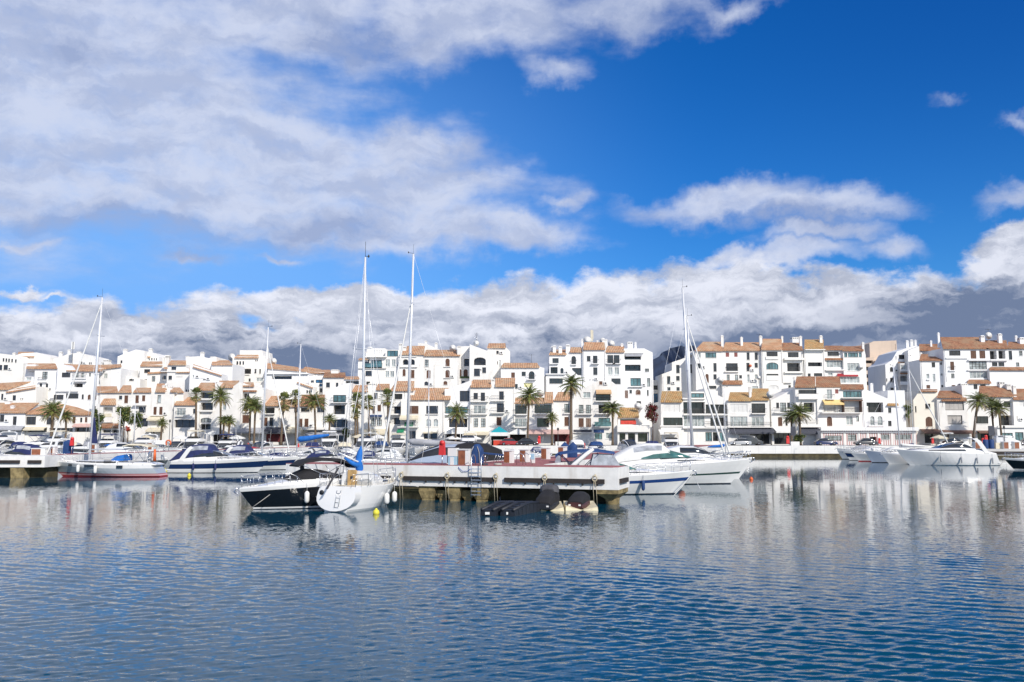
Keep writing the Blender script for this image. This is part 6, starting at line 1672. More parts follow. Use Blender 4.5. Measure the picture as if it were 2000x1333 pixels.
for pxr in (787, 876, 970, 1065, 1162):
    a_ = along(pxr)
    m = MB()
    ring = [(a_ + 0.14 * math.cos(q * PI / 6), -0.2, 1.5 + 0.16 * math.sin(q * PI / 6)) for q in range(13)]
    m.tube(ring, 0.035, 5)
    m.tube([(a_ - 0.02, -0.2, 1.4), (a_ - 0.08, -0.22, 0.9), (a_ - 0.05, -0.16, -0.1)], 0.02, 4)
    m.tube([(a_ + 0.03, -0.2, 1.4), (a_ + 0.1, -0.2, 0.8), (a_ + 0.12, -0.12, -0.1)], 0.018, 4)
    m.tube([(a_, 0.0, 1.7), (a_, -0.2, 1.66)], 0.05, 6)
    m.build('mooring_ring', mat('worn_rope', (0.48, 0.42, 0.30), 0.9), pier)
la, lb = along(923.5), along(942.5)
m = MB()
for a_ in (la, lb):
    m.tube([(a_, 0.5, BZ + 0.03), (a_, 0.45, BZ + 0.55), (a_, 0.1, BZ + 0.75), (a_, -0.22, BZ + 0.55), (a_, -0.25, 0.3)], 0.028, 6)
for q in range(8):
    m.box(la, lb, -0.28, -0.22, 0.4 + q * 0.22, 0.44 + q * 0.22)
m.build('ladder', steel, pier)
hose = MB()
hp = [(along(893), 0.15, BZ + 0.1), (along(897), -0.05, BZ - 0.1), (along(905), -0.08, BZ - 0.3), (along(915), -0.06, BZ - 0.28), (along(925), 0.05, BZ)]
hose.tube(hp, 0.02, 5)
tag(hose.build('water_hose', mat('blue_hose', (0.05, 0.12, 0.4), 0.5)), 'blue hose looping over the pier edge beside the ladder', 'hose')
ho = COL.objects['water_hose']; ho.location = (BX, BY, 0); ho.rotation_euler = (0, 0, PA)

def on_pier(px, b, name, label, cat, group=None, rz=0.0):
    return thing(name, label, cat, PL(along(px, b), b, BZ + 0.04), PA + rz, group)
def cabinet(t, w=0.42, h=0.75, front=varnish):
    m = MB(); m.box(-w * 0.6, w * 0.6, 0, w, 0, h); m.build('body', whitep, t)
    m = MB(); m.box(-w * 0.56, w * 0.22, -0.02, -0.002, 0.03, h - 0.05); m.build('door', front, t)
    m = MB(); m.box(-w * 0.66, w * 0.66, -0.05, w + 0.05, h + 0.002, h + 0.05); m.build('lid', whitep, t)
for px, b, lab, s in ((905, 0.7, 'largest brown-doored pier cabinet, next to the white pedestal', 1.25), (992, 5.5, 'brown-doored pier cabinet left of the steel hoop rails', 1.05), (1023, 7.5, 'brown-doored pier cabinet beside the steel hoop rails', 1.1),
                   (1064, 15.0, 'brown-doored pier cabinet in front of the black tent boat', 1.1), (1097, 19.5, 'brown-doored pier cabinet farthest along, by the blue gangway covers', 1.15)):
    t = on_pier(px, b, 'pier_cabinet', lab, 'service cabinet', 'brown-doored cabinets on the pier')
    cabinet(t, 0.46 * s, 0.76 * s)
t = on_pier(883, 0.5, 'service_pedestal', 'white service pedestal with light blue lower panels near the ladder', 'service pedestal')
m = MB(); m.box(-0.28, 0.28, 0, 0.5, 0.55, 1.05); m.build('head', whitep, t)
m = MB(); m.box(-0.26, 0.26, 0.02, 0.48, -0.04, 0.548); m.build('base', lblue, t)
m = MB(); m.box(-0.12, 0.12, 0.0, 0.019, -0.02, 0.5); m.build('door', whitep, t)
t = on_pier(1040, 6.0, 'service_pedestal', 'low pedestal with light blue sign right of the hoop rails', 'service pedestal')
m = MB(); m.box(-0.12, 0.12, 0, 0.2, 0, 0.7); m.build('post', whitep, t)
m = MB(); m.box(-0.13, 0.13, -0.02, -0.002, 0.25, 0.62); m.build('panel', lblue, t)
def lifebuoy_stand(loc, rz, lab, s=1.0, post=0.9):
    t = thing('lifebuoy_stand', lab, 'lifebuoy stand', loc, rz, 'red lifebuoy stands')
    m = MB(); m.tube([(0, 0, 0), (0, 0, post)], 0.035, 6); m.build('post', steel, t)
    m = MB()
    m.hexa([(-0.24 * s, -0.12, post), (0.24 * s, -0.12, post), (0.24 * s, 0.12, post), (-0.24 * s, 0.12, post)], [(-0.2 * s, -0.1, post + 0.95 * s), (0.2 * s, -0.1, post + 1.0 * s), (0.2 * s, 0.1, post + 1.0 * s), (-0.2 * s, 0.1, post + 1.0 * s)])
    m.lathe([(0.2 * s, -0.11), (0.2 * s, 0.11)], (0, 0, post + 0.96 * s), 14, 0, 'y')
    m.build('case', red, t)
lifebuoy_stand(PL(along(864, 0.35), 0.35, BZ + 0.04), PA, 'tall red lifebuoy case on a post at the pier edge', 0.78, 0.62)
t = on_pier(932, 1.4, 'wrapped_gangway', 'raised boarding gangway wrapped in dark blue cover, by the ladder', 'gangway')
m = MB(); m.loft([(-0.32, 0.12, 0.95, 0.28), (-0.1, 0.1, 1.2, 0.32), (0.12, 0.1, 1.2, 0.32), (0.34, 0.12, 0.9, 0.28)], 0, 0.45, 10); m.build('cover', bluep, t)
m = MB()
for s in (-0.3, 0.3):
    m.tube([(s, -0.35, 0), (s * 0.9, -0.36, 0.8), (s * 0.4, -0.3, 1.15)], 0.02, 5)
m.build('strap', rope, t)
for px, b, lab in ((1103, 20.5, 'left of two blue wrapped gangways on the far pier'), (1119, 21.0, 'right of two blue wrapped gangways on the far pier')):
    t = on_pier(px, b, 'wrapped_gangway', lab, 'gangway')
    m = MB(); m.loft([(-0.3, 0.0, 1.0, 0.3), (0, 0.0, 1.3, 0.34), (0.3, 0.0, 1.0, 0.3)], 0, 0.5, 10); m.build('cover', bluep, t)
for px, lab in ((1015, 'left steel hoop of the pier ladder rail'), (1027, 'right steel hoop of the pier ladder rail')):
    t = on_pier(px, 2.4, 'hoop_rail', lab, 'handrail')
    m = MB(); m.tube([(-0.2, 0, 0), (-0.2, 0, 0.55), (0, 0, 0.75), (0.25, 0, 0.6), (0.42, 0, 0.0)], 0.025, 6); m.build('rail', steel, t)
for px, b, lab in ((966, 5.0, 'blue folding lounger standing on the pier, nearer one'), (958, 6.5, 'blue folding lounger standing on the pier, farther one')):
    t = on_pier(px, b, 'deck_lounger', lab, 'lounger')
    m = MB(); m.hexa([(-0.75, -0.3, 0.62), (0.55, -0.3, 0.5), (0.55, 0.3, 0.5), (-0.75, 0.3, 0.62)], [(-0.75, -0.3, 0.7), (0.55, -0.3, 0.58), (0.55, 0.3, 0.58), (-0.75, 0.3, 0.7)]); m.build('seat', bluep, t)
    for x in (-0.6, 0.45):
        m = MB(); m.tube([(x - 0.15, -0.28, 0), (x + 0.1, -0.28, 0.55)], 0.018, 5); m.tube([(x - 0.15, 0.28, 0), (x + 0.1, 0.28, 0.55)], 0.018, 5); m.build('leg', steel, t)
for px, b, lab in ((945, 0.9, 'loose coil of dark rope on the red pier deck'), (972, 1.5, 'coil of pale rope in the middle of the red pier deck')):
    m = MB()
    for q in range(3):
        m.tube([(0.22 * math.cos(a_ * 0.6) * (1 + 0.12 * math.sin(a_ * 2 + q)), 0.2 * math.sin(a_ * 0.6), 0.03 + 0.035 * q) for a_ in range(12)], 0.025, 5)
    o = m.build('rope_coil', drope if px < 950 else rope)
    o.location = PL(along(px, b), b, BZ + 0.04)
    tag(o, lab, 'rope')

# floating jet dock, jet skis, buoys
t = thing('jet_dock', 'black floating plastic jet ski dock in front of the pier cavity', 'floating dock', (0, 0, 0))
DA = px2(938, 44.0), 44.0
def dockbox(cx, cy, L, W, ang, name):
    m = MB()
    ca_, sa_ = math.cos(ang), math.sin(ang)
    n = 8
    for i in range(n):                     # ribbed floats
        x0, x1 = -L / 2 + L * i / n + 0.01, -L / 2 + L * (i + 1) / n - 0.01
        h = 0.26 + 0.22 * math.sin(PI * min(1, (i + 0.8) / n * 0.9))
        V = []
        for x, y, z in ((x0, -W / 2, -0.2), (x1, -W / 2, -0.2), (x1, W / 2, -0.2), (x0, W / 2, -0.2)):
            V.append((cx + x * ca_ - y * sa_, cy + x * sa_ + y * ca_, z))
        U = []
        for x, y in ((x0 + 0.02, -W / 2 + 0.05), (x1 - 0.02, -W / 2 + 0.05), (x1 - 0.02, W / 2 - 0.05), (x0 + 0.02, W / 2 - 0.05)):
            U.append((cx + x * ca_ - y * sa_, cy + x * sa_ + y * ca_, h))
        m.hexa(V, U)
    for y in (-W / 2 + 0.12, W / 2 - 0.12):
        m.tube([(cx - L / 2 * ca_ - y * sa_, cy - L / 2 * sa_ + y * ca_, 0.3), (cx - y * sa_, cy + y * ca_, 0.52), (cx + L / 2 * ca_ - y * sa_, cy + L / 2 * sa_ + y * ca_, 0.4)], 0.09, 7)
    return m.build(name, blackp, t)
dockbox(DA[0] + 1.15, DA[1] + 1.7, 3.9, 0.85, R(66), 'float_row')
dockbox(DA[0] + 2.15, DA[1] + 1.55, 3.9, 0.85, R(66), 'float_row')
for dx in (0.25, 1.3):
    m = MB(); m.box(DA[0] + dx, DA[0] + dx + 0.22, DA[1] - 0.22, DA[1] - 0.17, 0.08, 0.2); m.build('reflector', whitep, t)
cx0, cx1 = px2(1037, 46.5), px2(1168, 47.5)
t = thing('floating_dock', 'cream plastic floating dock carrying the two covered jet skis', 'floating dock', (0, 0, 0))
def cdock(xa, xb, ya, nm):
    m = MB()
    w = xb - xa
    m.hexa([(xa, ya, -0.25), (xb, ya, -0.25), (xb, ya + 2.6, -0.25), (xa, ya + 2.6, -0.25)], [(xa + 0.05, ya + 0.05, 0.2), (xa + w * 0.45, ya + 0.2, 0.02), (xa + w * 0.45, ya + 2.5, 0.3), (xa + 0.05, ya + 2.5, 0.34)])
    m.hexa([(xa + w * 0.5, ya + 0.01, -0.24), (xb - 0.01, ya + 0.01, -0.24), (xb - 0.01, ya + 2.59, -0.24), (xa + w * 0.5, ya + 2.59, -0.24)], [(xa + w * 0.55, ya + 0.2, 0.02), (xb - 0.08, ya + 0.05, 0.2), (xb - 0.08, ya + 2.5, 0.34), (xa + w * 0.55, ya + 2.5, 0.3)])
    m.build(nm, creamp, t)
xm_ = cx0 + (cx1 - cx0) * 0.5
cdock(cx0, xm_ - 0.01, 46.6, 'cradle'); cdock(xm_ + 0.01, cx1, 46.9, 'cradle')
def jetski(X, Y, rz, label, big, cov):
    t = thing('jet_ski', label, 'jet ski', (X, Y, 0.1), rz, 'jet skis on the floating dock')
    k = 1.0 if big else 0.72
    m = MB(); m.loft([(-1.4 * k, 0.0, 0.3, 0.42), (-0.6 * k, -0.05, 0.42, 0.52), (0.5 * k, -0.02, 0.48, 0.5), (1.2 * k, 0.1, 0.4, 0.3), (1.55 * k, 0.28, 0.2, 0.06)], 0, 0.5, 12); m.build('hull', blackp if big else mat('maroon_hull', (0.06, 0.018, 0.016), 0.4), t)
    m = MB()
    m.loft([(-1.38 * k, 0.2, 0.16, 0.42), (-1.1 * k, 0.24, 0.42 * k, 0.46), (-0.5 * k, 0.26, 0.6 * k, 0.46), (-0.1 * k, 0.28, 0.68 * k, 0.46), (0.25 * k, 0.3, 0.72 * k, 0.46), (0.7 * k, 0.32, 0.56 * k, 0.46), (1.15 * k, 0.34, 0.34 * k, 0.3), (1.5 * k, 0.4, 0.08, 0.06)], 0, 0.62, 14)
    c = m.build('cover', cov, t)
    if big:
        m = MB(); m.loft([(-0.12, 0.85, 0.16, 0.34), (0.02, 0.8, 0.36, 0.5), (0.3, 0.8, 0.42, 0.52), (0.5, 0.85, 0.2, 0.4)], 0, 0.5, 10); m.build('handlebar_cover', dgreyfab, c)
    for s in (-0.28, 0.28):
        m = MB(); m.box(-1.44 * k, -1.405 * k, s - 0.06, s + 0.06, 0.12, 0.2); m.build('reflector', whitep, t)
jetski(px2(1072, 47.6), 47.9, R(74), 'larger covered jet ski with raised handlebars on the cream dock', True, blackfab)
jetski(px2(1133, 48.0), 48.3, R(70), 'smaller jet ski under a black cover, maroon hull', False, blackfab)
def buoy(px, py, r, m_, lab, nm='mooring_buoy'):
    Y = F * CAMZ / (py - HZ)
    b = MB(); b.lathe([(0.02, -r), (r * 0.7, -r * 0.7), (r, 0), (r * 0.75, r * 0.65), (r * 0.3, r * 0.95), (0.05, r * 1.25)], (0, 0, 0), 14)
    o = b.build(nm, m_)
    o.location = (px2(px, Y), Y, r * 0.35)
    tag(o, lab, 'buoy')
buoy(735, 1001, 0.18, yellow, 'yellow and white buoy under the bow of the stern-on sailing boat')
buoy(370, 929, 0.19, yellow, 'yellow buoy floating alone in front of the navy cruiser')
buoy(1013, 1000, 0.15, whitep, 'small white ball buoy at the black jet dock')
buoy(1467, 936, 0.17, orange, 'orange buoy off the bows of the big white yacht')
buoy(323, 921, 0.25, yellow, 'yellow dinghy fender at the stern of the grey sailing boat')
def line(name, lab, pts, r=0.014, m_=None):
    o = MB().tube(pts, r, 5)
    tag(o.build(name, m_ or rope), lab, 'rope')
line('mooring_line', 'pale mooring line from the black speedboat bow into the water', [(px2(470, 47.3), 47.2, 0.95), (px2(472, 46.8), 46.7, 0.3), (px2(468, 46.3), 46.2, -0.2)])
line('mooring_line', 'mooring line drooping along the black speedboat hull', [(px2(530, 47.2), 46.9, 0.85), (px2(510, 47.0), 46.6, 0.45), (px2(495, 46.9), 46.6, 0.18)], 0.018)
line('mooring_line', 'mooring line from the blue-striped cruiser bow down to the water', [(px2(1352, 60), 59.6, 1.45), (px2(1330, 59), 58.6, 0.6), (px2(1308, 58.5), 57.8, -0.1)], 0.022, whitep)
line('mooring_line', 'taut mooring line right of the terracotta fender', [(px2(1350, 72), 71.2, 0.8), (px2(1366, 66), 65.5, -0.1)], 0.02, whitep)
line('mooring_line', 'mooring line of the dark hulled boat at the right edge', [(px2(1962, 101), 101, 1.2), (px2(1944, 95), 95, -0.1)], 0.03)

# ---------------------------------------------------------------- left pier and right pier
lp = thing('pier', 'white-fronted pier with dark cavities at the left edge', 'pier', (0, 0, 0))
LX0, LX1, LY = px2(-120, 82), px2(86, 82), 82.0
sl_ = 0.21
def lpx(X, Y): return X + sl_ * (Y - LY)
m = MB()
m.box(LX0, LX1, LY, LY + 3.4, 1.0, 2.05)
m.hexa([(LX1 - 4.2, LY + 3.4, 1.1), (LX1 - 0.5, LY + 3.4, 1.1), (LX1 + 14, LY + 76, 1.1), (LX1 + 10.5, LY + 76, 1.1)], [(LX1 - 4.2, LY + 3.4, 2.045), (LX1 - 0.5, LY + 3.4, 2.045), (LX1 + 14, LY + 76, 2.045), (LX1 + 10.5, LY + 76, 2.045)])
m.build('deck_slab', pierw, lp)
m = MB()
m.add([(LX1 - 4.0, LY + 3.6, 2.056), (LX1 - 0.7, LY + 3.6, 2.056), (LX1 + 13.8, LY + 76, 2.056), (LX1 + 10.7, LY + 76, 2.056)], [(0, 1, 2, 3)])
m.build('paving', pierdeck, lp)
for a_, b_ in ((-30, 38), (54, 80)):
    m = MB(); m.box(px2(a_, LY), px2(b_, LY), LY - 0.15, LY - 0.003, 1.36, 1.66); m.build('fender_bar', rubber, lp)
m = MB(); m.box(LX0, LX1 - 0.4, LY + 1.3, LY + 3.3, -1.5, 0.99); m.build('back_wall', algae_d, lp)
m = MB(); m.hexa([(px2(22, LY), LY + 0.2, -1.5), (px2(42, LY), LY + 0.2, -1.5), (px2(42, LY), LY + 1.25, -1.5), (px2(22, LY), LY + 1.25, -1.5)], [(px2(18, LY), LY + 0.1, 0.95), (px2(45, LY), LY + 0.1, 0.95), (px2(45, LY), LY + 1.25, 0.95), (px2(18, LY), LY + 1.25, 0.95)]); m.build('stone_footing', algae, lp)
def left_cab(px, Y, w, h, lab, front=varnish):
    t = thing('pier_cabinet', lab, 'service cabinet', (px2(px, Y), Y, 2.06), 0, 'brown-doored cabinets on the pier')
    cabinet(t, w, h, front)
left_cab(72, 85, 1.1, 0.62, 'wide red-brown cabinet with two pale labels on the left pier')
left_cab(98, 87, 0.55, 0.75, 'narrow brown-doored cabinet behind the grey sailing boat bow')
left_cab(181, 98, 0.55, 0.9, 'brown-doored cabinet behind the mast foot of the grey sailing boat')
left_cab(293, 116, 0.6, 0.9, 'brown-doored cabinet by the orange lifebuoy, left pier')
t = thing('wrapped_gangway', 'tall dark blue wrapped gangway on the left pier', 'gangway', (px2(131, 92), 92, 2.06))
m = MB(); m.loft([(-0.4, 0, 1.25, 0.3), (0, 0, 1.45, 0.34), (0.42, 0, 1.3, 0.3)], 0, 0.35, 10); m.build('cover', bluep, t)
lifebuoy_stand((px2(138, 91), 91, 2.06), 0, 'red lifebuoy case above the dark blue gangway cover, left pier', 0.75, 0.85)
t = thing('lifebuoy', 'orange horseshoe lifebuoy hanging by the navy cruiser stern', 'lifebuoy', (px2(327, 100), 100, 2.2))
m = MB(); m.tube([(0.27 * math.cos(a_), 0, 0.9 + 0.3 * math.sin(a_)) for a_ in [x * 0.45 - 0.9 for x in range(12)]], 0.08, 8); m.build('ring', orange, t)
m = MB(); m.tube([(0, 0.15, 0), (0, 0.15, 1.5)], 0.03, 6); m.build('post', steel, t)
rp = thing('pier', 'grey pier on dark piles behind the long white yacht stern, right', 'pier', (0, 0, 0))
m = MB(); m.box(66.5, 104, 123, 129, 1.15, 2.05); m.build('deck_slab', greywall, rp)
m = MB(); m.box(66.4, 104, 122.9, 123.0, 1.3, 1.7); m.build('fender_bar', rubber, rp)
for x in (68.5, 76, 84, 92):
    m = MB(); m.lathe([(0.45, -1.5), (0.45, 1.14)], (x, 124.5, 0), 10); m.build('pile', algae_d, rp)
for px, lab in ((1913, 'brown-doored cabinet nearest the stern of the long white yacht'), (1969, 'brown-doored cabinet in front of the white van'), (1990, 'brown-doored cabinet at the right edge of the right pier')):
    t = thing('pier_cabinet', lab, 'service cabinet', (px2(px, 124), 124, 2.06), 0, 'brown-doored cabinets on the pier'); cabinet(t, 0.8, 0.95)
for px, lab in ((1929, 'left of the two dark blue barrels on the right pier'), (1940, 'right of the two dark blue barrels on the right pier')):
    t = thing('barrel', lab, 'barrel', (px2(px, 124), 124.3, 2.06))
    m = MB(); m.lathe([(0.33, 0), (0.36, 0.15), (0.36, 1.2), (0.3, 1.28), (0.05, 1.3)], (0, 0, 0), 14); m.build('body', bluep, t)
t = thing('crate', 'pale wooden crate right of the dark blue barrels', 'crate', (px2(1957, 124.5), 124.5, 2.06))
m = MB(); m.box(-0.75, 0.75, 0, 0.9, 0, 0.85); m.build('box', creamfab, t)

# ---------------------------------------------------------------- palms and other plants
def frond(mb, base, az, el0, L, droop, rnd, wid=0.42, n=9, leaves=15, mt=0):
    p = Vector(base)
    pts = []
    e = el0
    for i in range(n + 1):
        pts.append(p.copy())
        d = Vector((math.cos(az) * math.cos(e), math.sin(az) * math.cos(e), math.sin(e)))
        p = p + d * (L / n)
        e -= droop / n * (0.6 + 0.9 * i / n)
    mb.tube(pts, [0.035 * (1 - 0.85 * i / n) for i in range(n + 1)], 4, mt)
    side = Vector((-math.sin(az), math.cos(az), 0))
    for j in range(leaves):
        f = 0.14 + 0.86 * (j + 0.5) / leaves
        q = f * n
        i = min(n - 1, int(q))
        c = pts[i].lerp(pts[i + 1], q - i)
        t = (pts[i + 1] - pts[i]).normalized()
        ln = wid * L * 0.42 * (math.sin(PI * min(1, 0.18 + f * 0.85)) + 0.12) * rnd.uniform(0.8, 1.15)
        for s in (-1, 1):
            dd = (side * s + t * 0.75 + Vector((0, 0, -0.25 - 0.3 * rnd.random()))).normalized()
            w = t * 0.045 * L / 2.4
            mid = c + dd * ln * 0.55
            tip = c + dd * ln + Vector((0, 0, -0.12 * ln))
            mb.add([c - w, c + w, mid + w, tip, mid - w], [(0, 1, 2, 3, 4)], mt)
def palm_mesh(seed, kind):
    rnd = random.Random(seed)
    mb = MB()
    if kind == 'date':
        for i in range(54):
            u = i / 54
            el = R(88) - u ** 0.8 * R(118) + rnd.uniform(-.12, .12)
            mt = 1 if u > 0.78 else (2 if rnd.random() < 0.25 else 0)
            frond(mb, (0, 0, 0.1 - 0.5 * u), i * 2.39996 + rnd.uniform(-.2, .2), el, rnd.uniform(2.3, 3.2) * (0.8 if u < 0.15 else 1), rnd.uniform(1.0, 1.9) * (1 - 0.3 * u), rnd, mt=mt)
        mb.lathe([(0.12, -1.1), (0.34, -0.6), (0.3, 0.0), (0.1, 0.35)], (0, 0, 0), 8, 1)
    else:                                  # fan palm
        for i in range(62):
            u = i / 62
            az = i * 2.39996; el = R(85) - u * R(150) + rnd.uniform(-.15, .15)
            st = rnd.uniform(0.8, 1.15)
            d = Vector((math.cos(az) * math.cos(el), math.sin(az) * math.cos(el), math.sin(el)))
            c = d * st + Vector((0, 0, -0.3 * u))
            mt = 1 if u > 0.8 else (2 if rnd.random() < 0.3 else 0)
            mb.tube([(0, 0, -0.3 * u), c], 0.02, 4, mt)
            sd = d.cross(Vector((0, 0, 1))).normalized(); up = sd.cross(d)
            for k in range(13):
                a = (k - 6) * 0.24
                dd = (d * math.cos(a) + sd * math.sin(a) + up * 0.05).normalized()
                ln = rnd.uniform(0.6, 0.85) * (1 - 0.25 * abs(a) / 1.5)
                w = sd * 0.05 * math.cos(a) + d * 0.05 * abs(math.sin(a))
                tip = c + dd * ln + Vector((0, 0, -0.3 * ln * rnd.random()))
                mb.add([c, c + dd * ln * 0.6 + w, tip, c + dd * ln * 0.6 - w], [(0, 1, 2, 3)], mt)
    return mb
PALM_MATS = [palm_a, palm_b, palm_c]
crowns = {}
def palm(px, py, Y, kind, s, label, lean=0.0, thick=0.2):
    top = at(px, py, Y)
    if not lean:
        lean = ((px * 0.917) % 1.0 - 0.5) * 0.9
    base = Vector((top.x - lean, Y, 2.0))
    t = thing('palm_tree', label, 'palm tree', base, 0, 'palm trees along the promenade')
    key = (kind, int(px) % 3)
    if key not in crowns:
        crowns[key] = palm_mesh(hash(key[1]) + (3 if kind == 'fan' else 11), kind).build('crown', PALM_MATS)
        c = crowns[key]
    else:
        c = crowns[key].copy(); COL.objects.link(c)
    c.parent = t
    c.location = (lean, 0, top.z - 2.0)
    v_ = (px * 7.13) % 1.0
    c.scale = (s * (0.9 + 0.2 * v_), s * (0.95 + 0.15 * ((px * 3.7) % 1.0)), s * (1.12 - 0.24 * v_))
    c.rotation_euler = (0, 0, px * 1.37)
    m = MB()
    h = top.z - 2.0
    pts = [Vector((lean * f ** 1.5, 0, h * f)) for f in (0, 0.1, 0.3, 0.5, 0.7, 0.9, 1.0)]
    m.tube(pts, [thick * k for k in (1.5, 1.1, 1.0, 0.95, 0.95, 1.05, 1.2)], 9)
    m.build('trunk', trunkm, t)
for a in [(103, 802, 170, 'date', 1.15, 'broad date palm leaning over the low orange roofs at the far left', 0, 0.3), (129, 812, 172, 'date', 0.75, 'smaller palm just right of the broad far-left date palm'),
          (383, 770, 171, 'fan', 0.95, 'tall palm with thin crown, left of the shadow-casting palm'), (431, 774, 170, 'date', 1.0, 'date palm casting a shadow on the white loggia house'),
          (438, 820, 168, 'date', 0.62, 'low shaggy palm under the shadow-casting palm, left one'), (449, 822, 168, 'date', 0.6, 'low shaggy palm under the shadow-casting palm, right one'),
          (489, 788, 171, 'date', 0.95, 'palm with drooping crown left of the thick-trunked palm'), (499, 794, 169, 'date', 0.95, 'thick-trunked palm beside the slim grey mast'),
          (555, 784, 171, 'fan', 1.15, 'fan palm just left of the leaning thin mast'), (577, 776, 172, 'fan', 0.95, 'fan palm just right of the leaning thin mast'),
          (614, 784, 170, 'date', 1.05, 'round-crowned date palm between thin mast and blue sail cover'), (644, 818, 169, 'date', 0.6, 'small palm left of the dark cafe opening'),
          (697, 782, 171, 'fan', 1.1, 'fan palm immediately left of the first tall mast'), (720, 786, 172, 'fan', 1.0, 'fan palm immediately right of the first tall mast'), (694, 808, 169, 'fan', 0.7, 'low fan palm at the foot of the first tall mast'),
          (757, 776, 170, 'fan', 1.15, 'slender fan palm between the two tallest masts'), (893, 806, 169, 'date', 0.95, 'drooping palm on the cafe corner left of the turquoise kiosk'),
          (317, 826, 168, 'date', 0.55, 'small low palm in front of the cream awnings'),
          (1034, 772, 169, 'date', 1.12, 'date palm right of the turquoise kiosk', 0.4), (1116, 750, 168, 'date', 1.05, 'tallest date palm in the centre with a long trunk', 0.2, 0.26), (1078, 816, 168, 'date', 0.62, 'small bright palm in front of the red shop awning'),
          (1197, 798, 170, 'date', 0.95, 'palm half hidden by the white restaurant post'), (1561, 805, 168, 'date', 1.1, 'bushy palm left of the slate awning, taller one'), (1546, 815, 169, 'date', 0.85, 'bushy palm left of the slate awning, lower one'),
          (1911, 782, 168, 'date', 0.95, 'leaning palm in front of the grey roller blinds', 1.4, 0.24), (1936, 788, 171, 'date', 0.8, 'middle palm of the right-hand group'), (1950, 797, 169, 'date', 0.95, 'rightmost palm with the broad crown')]:
    palm(*a)

def leafy(name, label, cat, px, py, Y, w, h, mt, seed, n=900, group=None):
    rnd = random.Random(seed)
    c = at(px, py, Y)
    t = thing(name, label, cat, (c.x, Y, 2.0), 0, group)
    m = MB()
    blobs_ = [(rnd.uniform(-.6, .6) * w / 2, rnd.uniform(-.5, .5) * w / 2, c.z - 2 + rnd.uniform(-.55, .5) * h, rnd.uniform(.3, .55) * w / 2) for _ in range(13)]
    for i in range(n):
        b = blobs_[i % len(blobs_)]
        v = Vector((rnd.gauss(0, 1), rnd.gauss(0, 1), rnd.gauss(0, 1))).normalized() * b[3] * rnd.uniform(0.2, 1.25)
        p = Vector(b[:3]) + v
        a = Vector((rnd.gauss(0, 1), rnd.gauss(0, 1), rnd.gauss(0, .6))).normalized(); bb = a.cross(Vector((rnd.gauss(0, 1), rnd.gauss(0, 1), rnd.gauss(0, 1)))).normalized()
        r = rnd.uniform(0.1, 0.2)
        m.add([p - a * r, p + bb * r * 0.6, p + a * r, p - bb * r * 0.6], [(0, 1, 2, 3)], 1 if rnd.random() < 0.3 else 0)
    m.build('crown', [mt, palm_c if mt is leafg else leafg], t)
    m = MB()
    m.tube([(0, 0, 0), (0.05, 0, (c.z - 2) * 0.5), (0, 0, c.z - 2)], [0.14, 0.1, 0.05], 7)
    for b in blobs_[:4]:
        m.tube([(0.03, 0, (c.z - 2) * 0.55), b[:3]], [0.06, 0.02], 5)
    m.build('trunk', trunkm, t)
leafy('leafy_tree', 'leafy green tree left of the red flower pot, by the pale banner', 'tree', 243, 812, 171, 3.3, 2.8, leafg, 1, 2000)
leafy('leafy_tree', 'leafy green tree with red blooms at its foot', 'tree', 263, 818, 171, 3.0, 2.8, leafg, 2, 1800)
leafy('leafy_tree', 'dense hanging green tree right of the left mast', 'tree', 190, 822, 171, 2.8, 3.6, leafg, 3, 2000)
leafy('leafy_tree', 'yellow-green bush at the alley below the white terrace', 'tree', 1774, 805, 176, 1.6, 2.8, palm_c, 4, 700)
leafy('bougainvillea', 'crimson bougainvillea climbing in the alley beside the white restaurant', 'shrub', 1274, 806, 174.5, 2.7, 2.6, leafr, 5, 2400)
leafy('potted_bush', 'green bush at the corner of the dark cafe', 'shrub', 675, 846, 173, 1.5, 1.8, leafg, 6, 600)
leafy('potted_bush', 'dark bush under the bushy palm pair', 'shrub', 1560, 856, 167, 2.4, 0.9, leafg, 7, 700)
leafy('red_flower_bush', 'low bush with red blooms near the leafy trees', 'shrub', 250, 838, 168, 1.0, 0.7, flower, 8, 300)

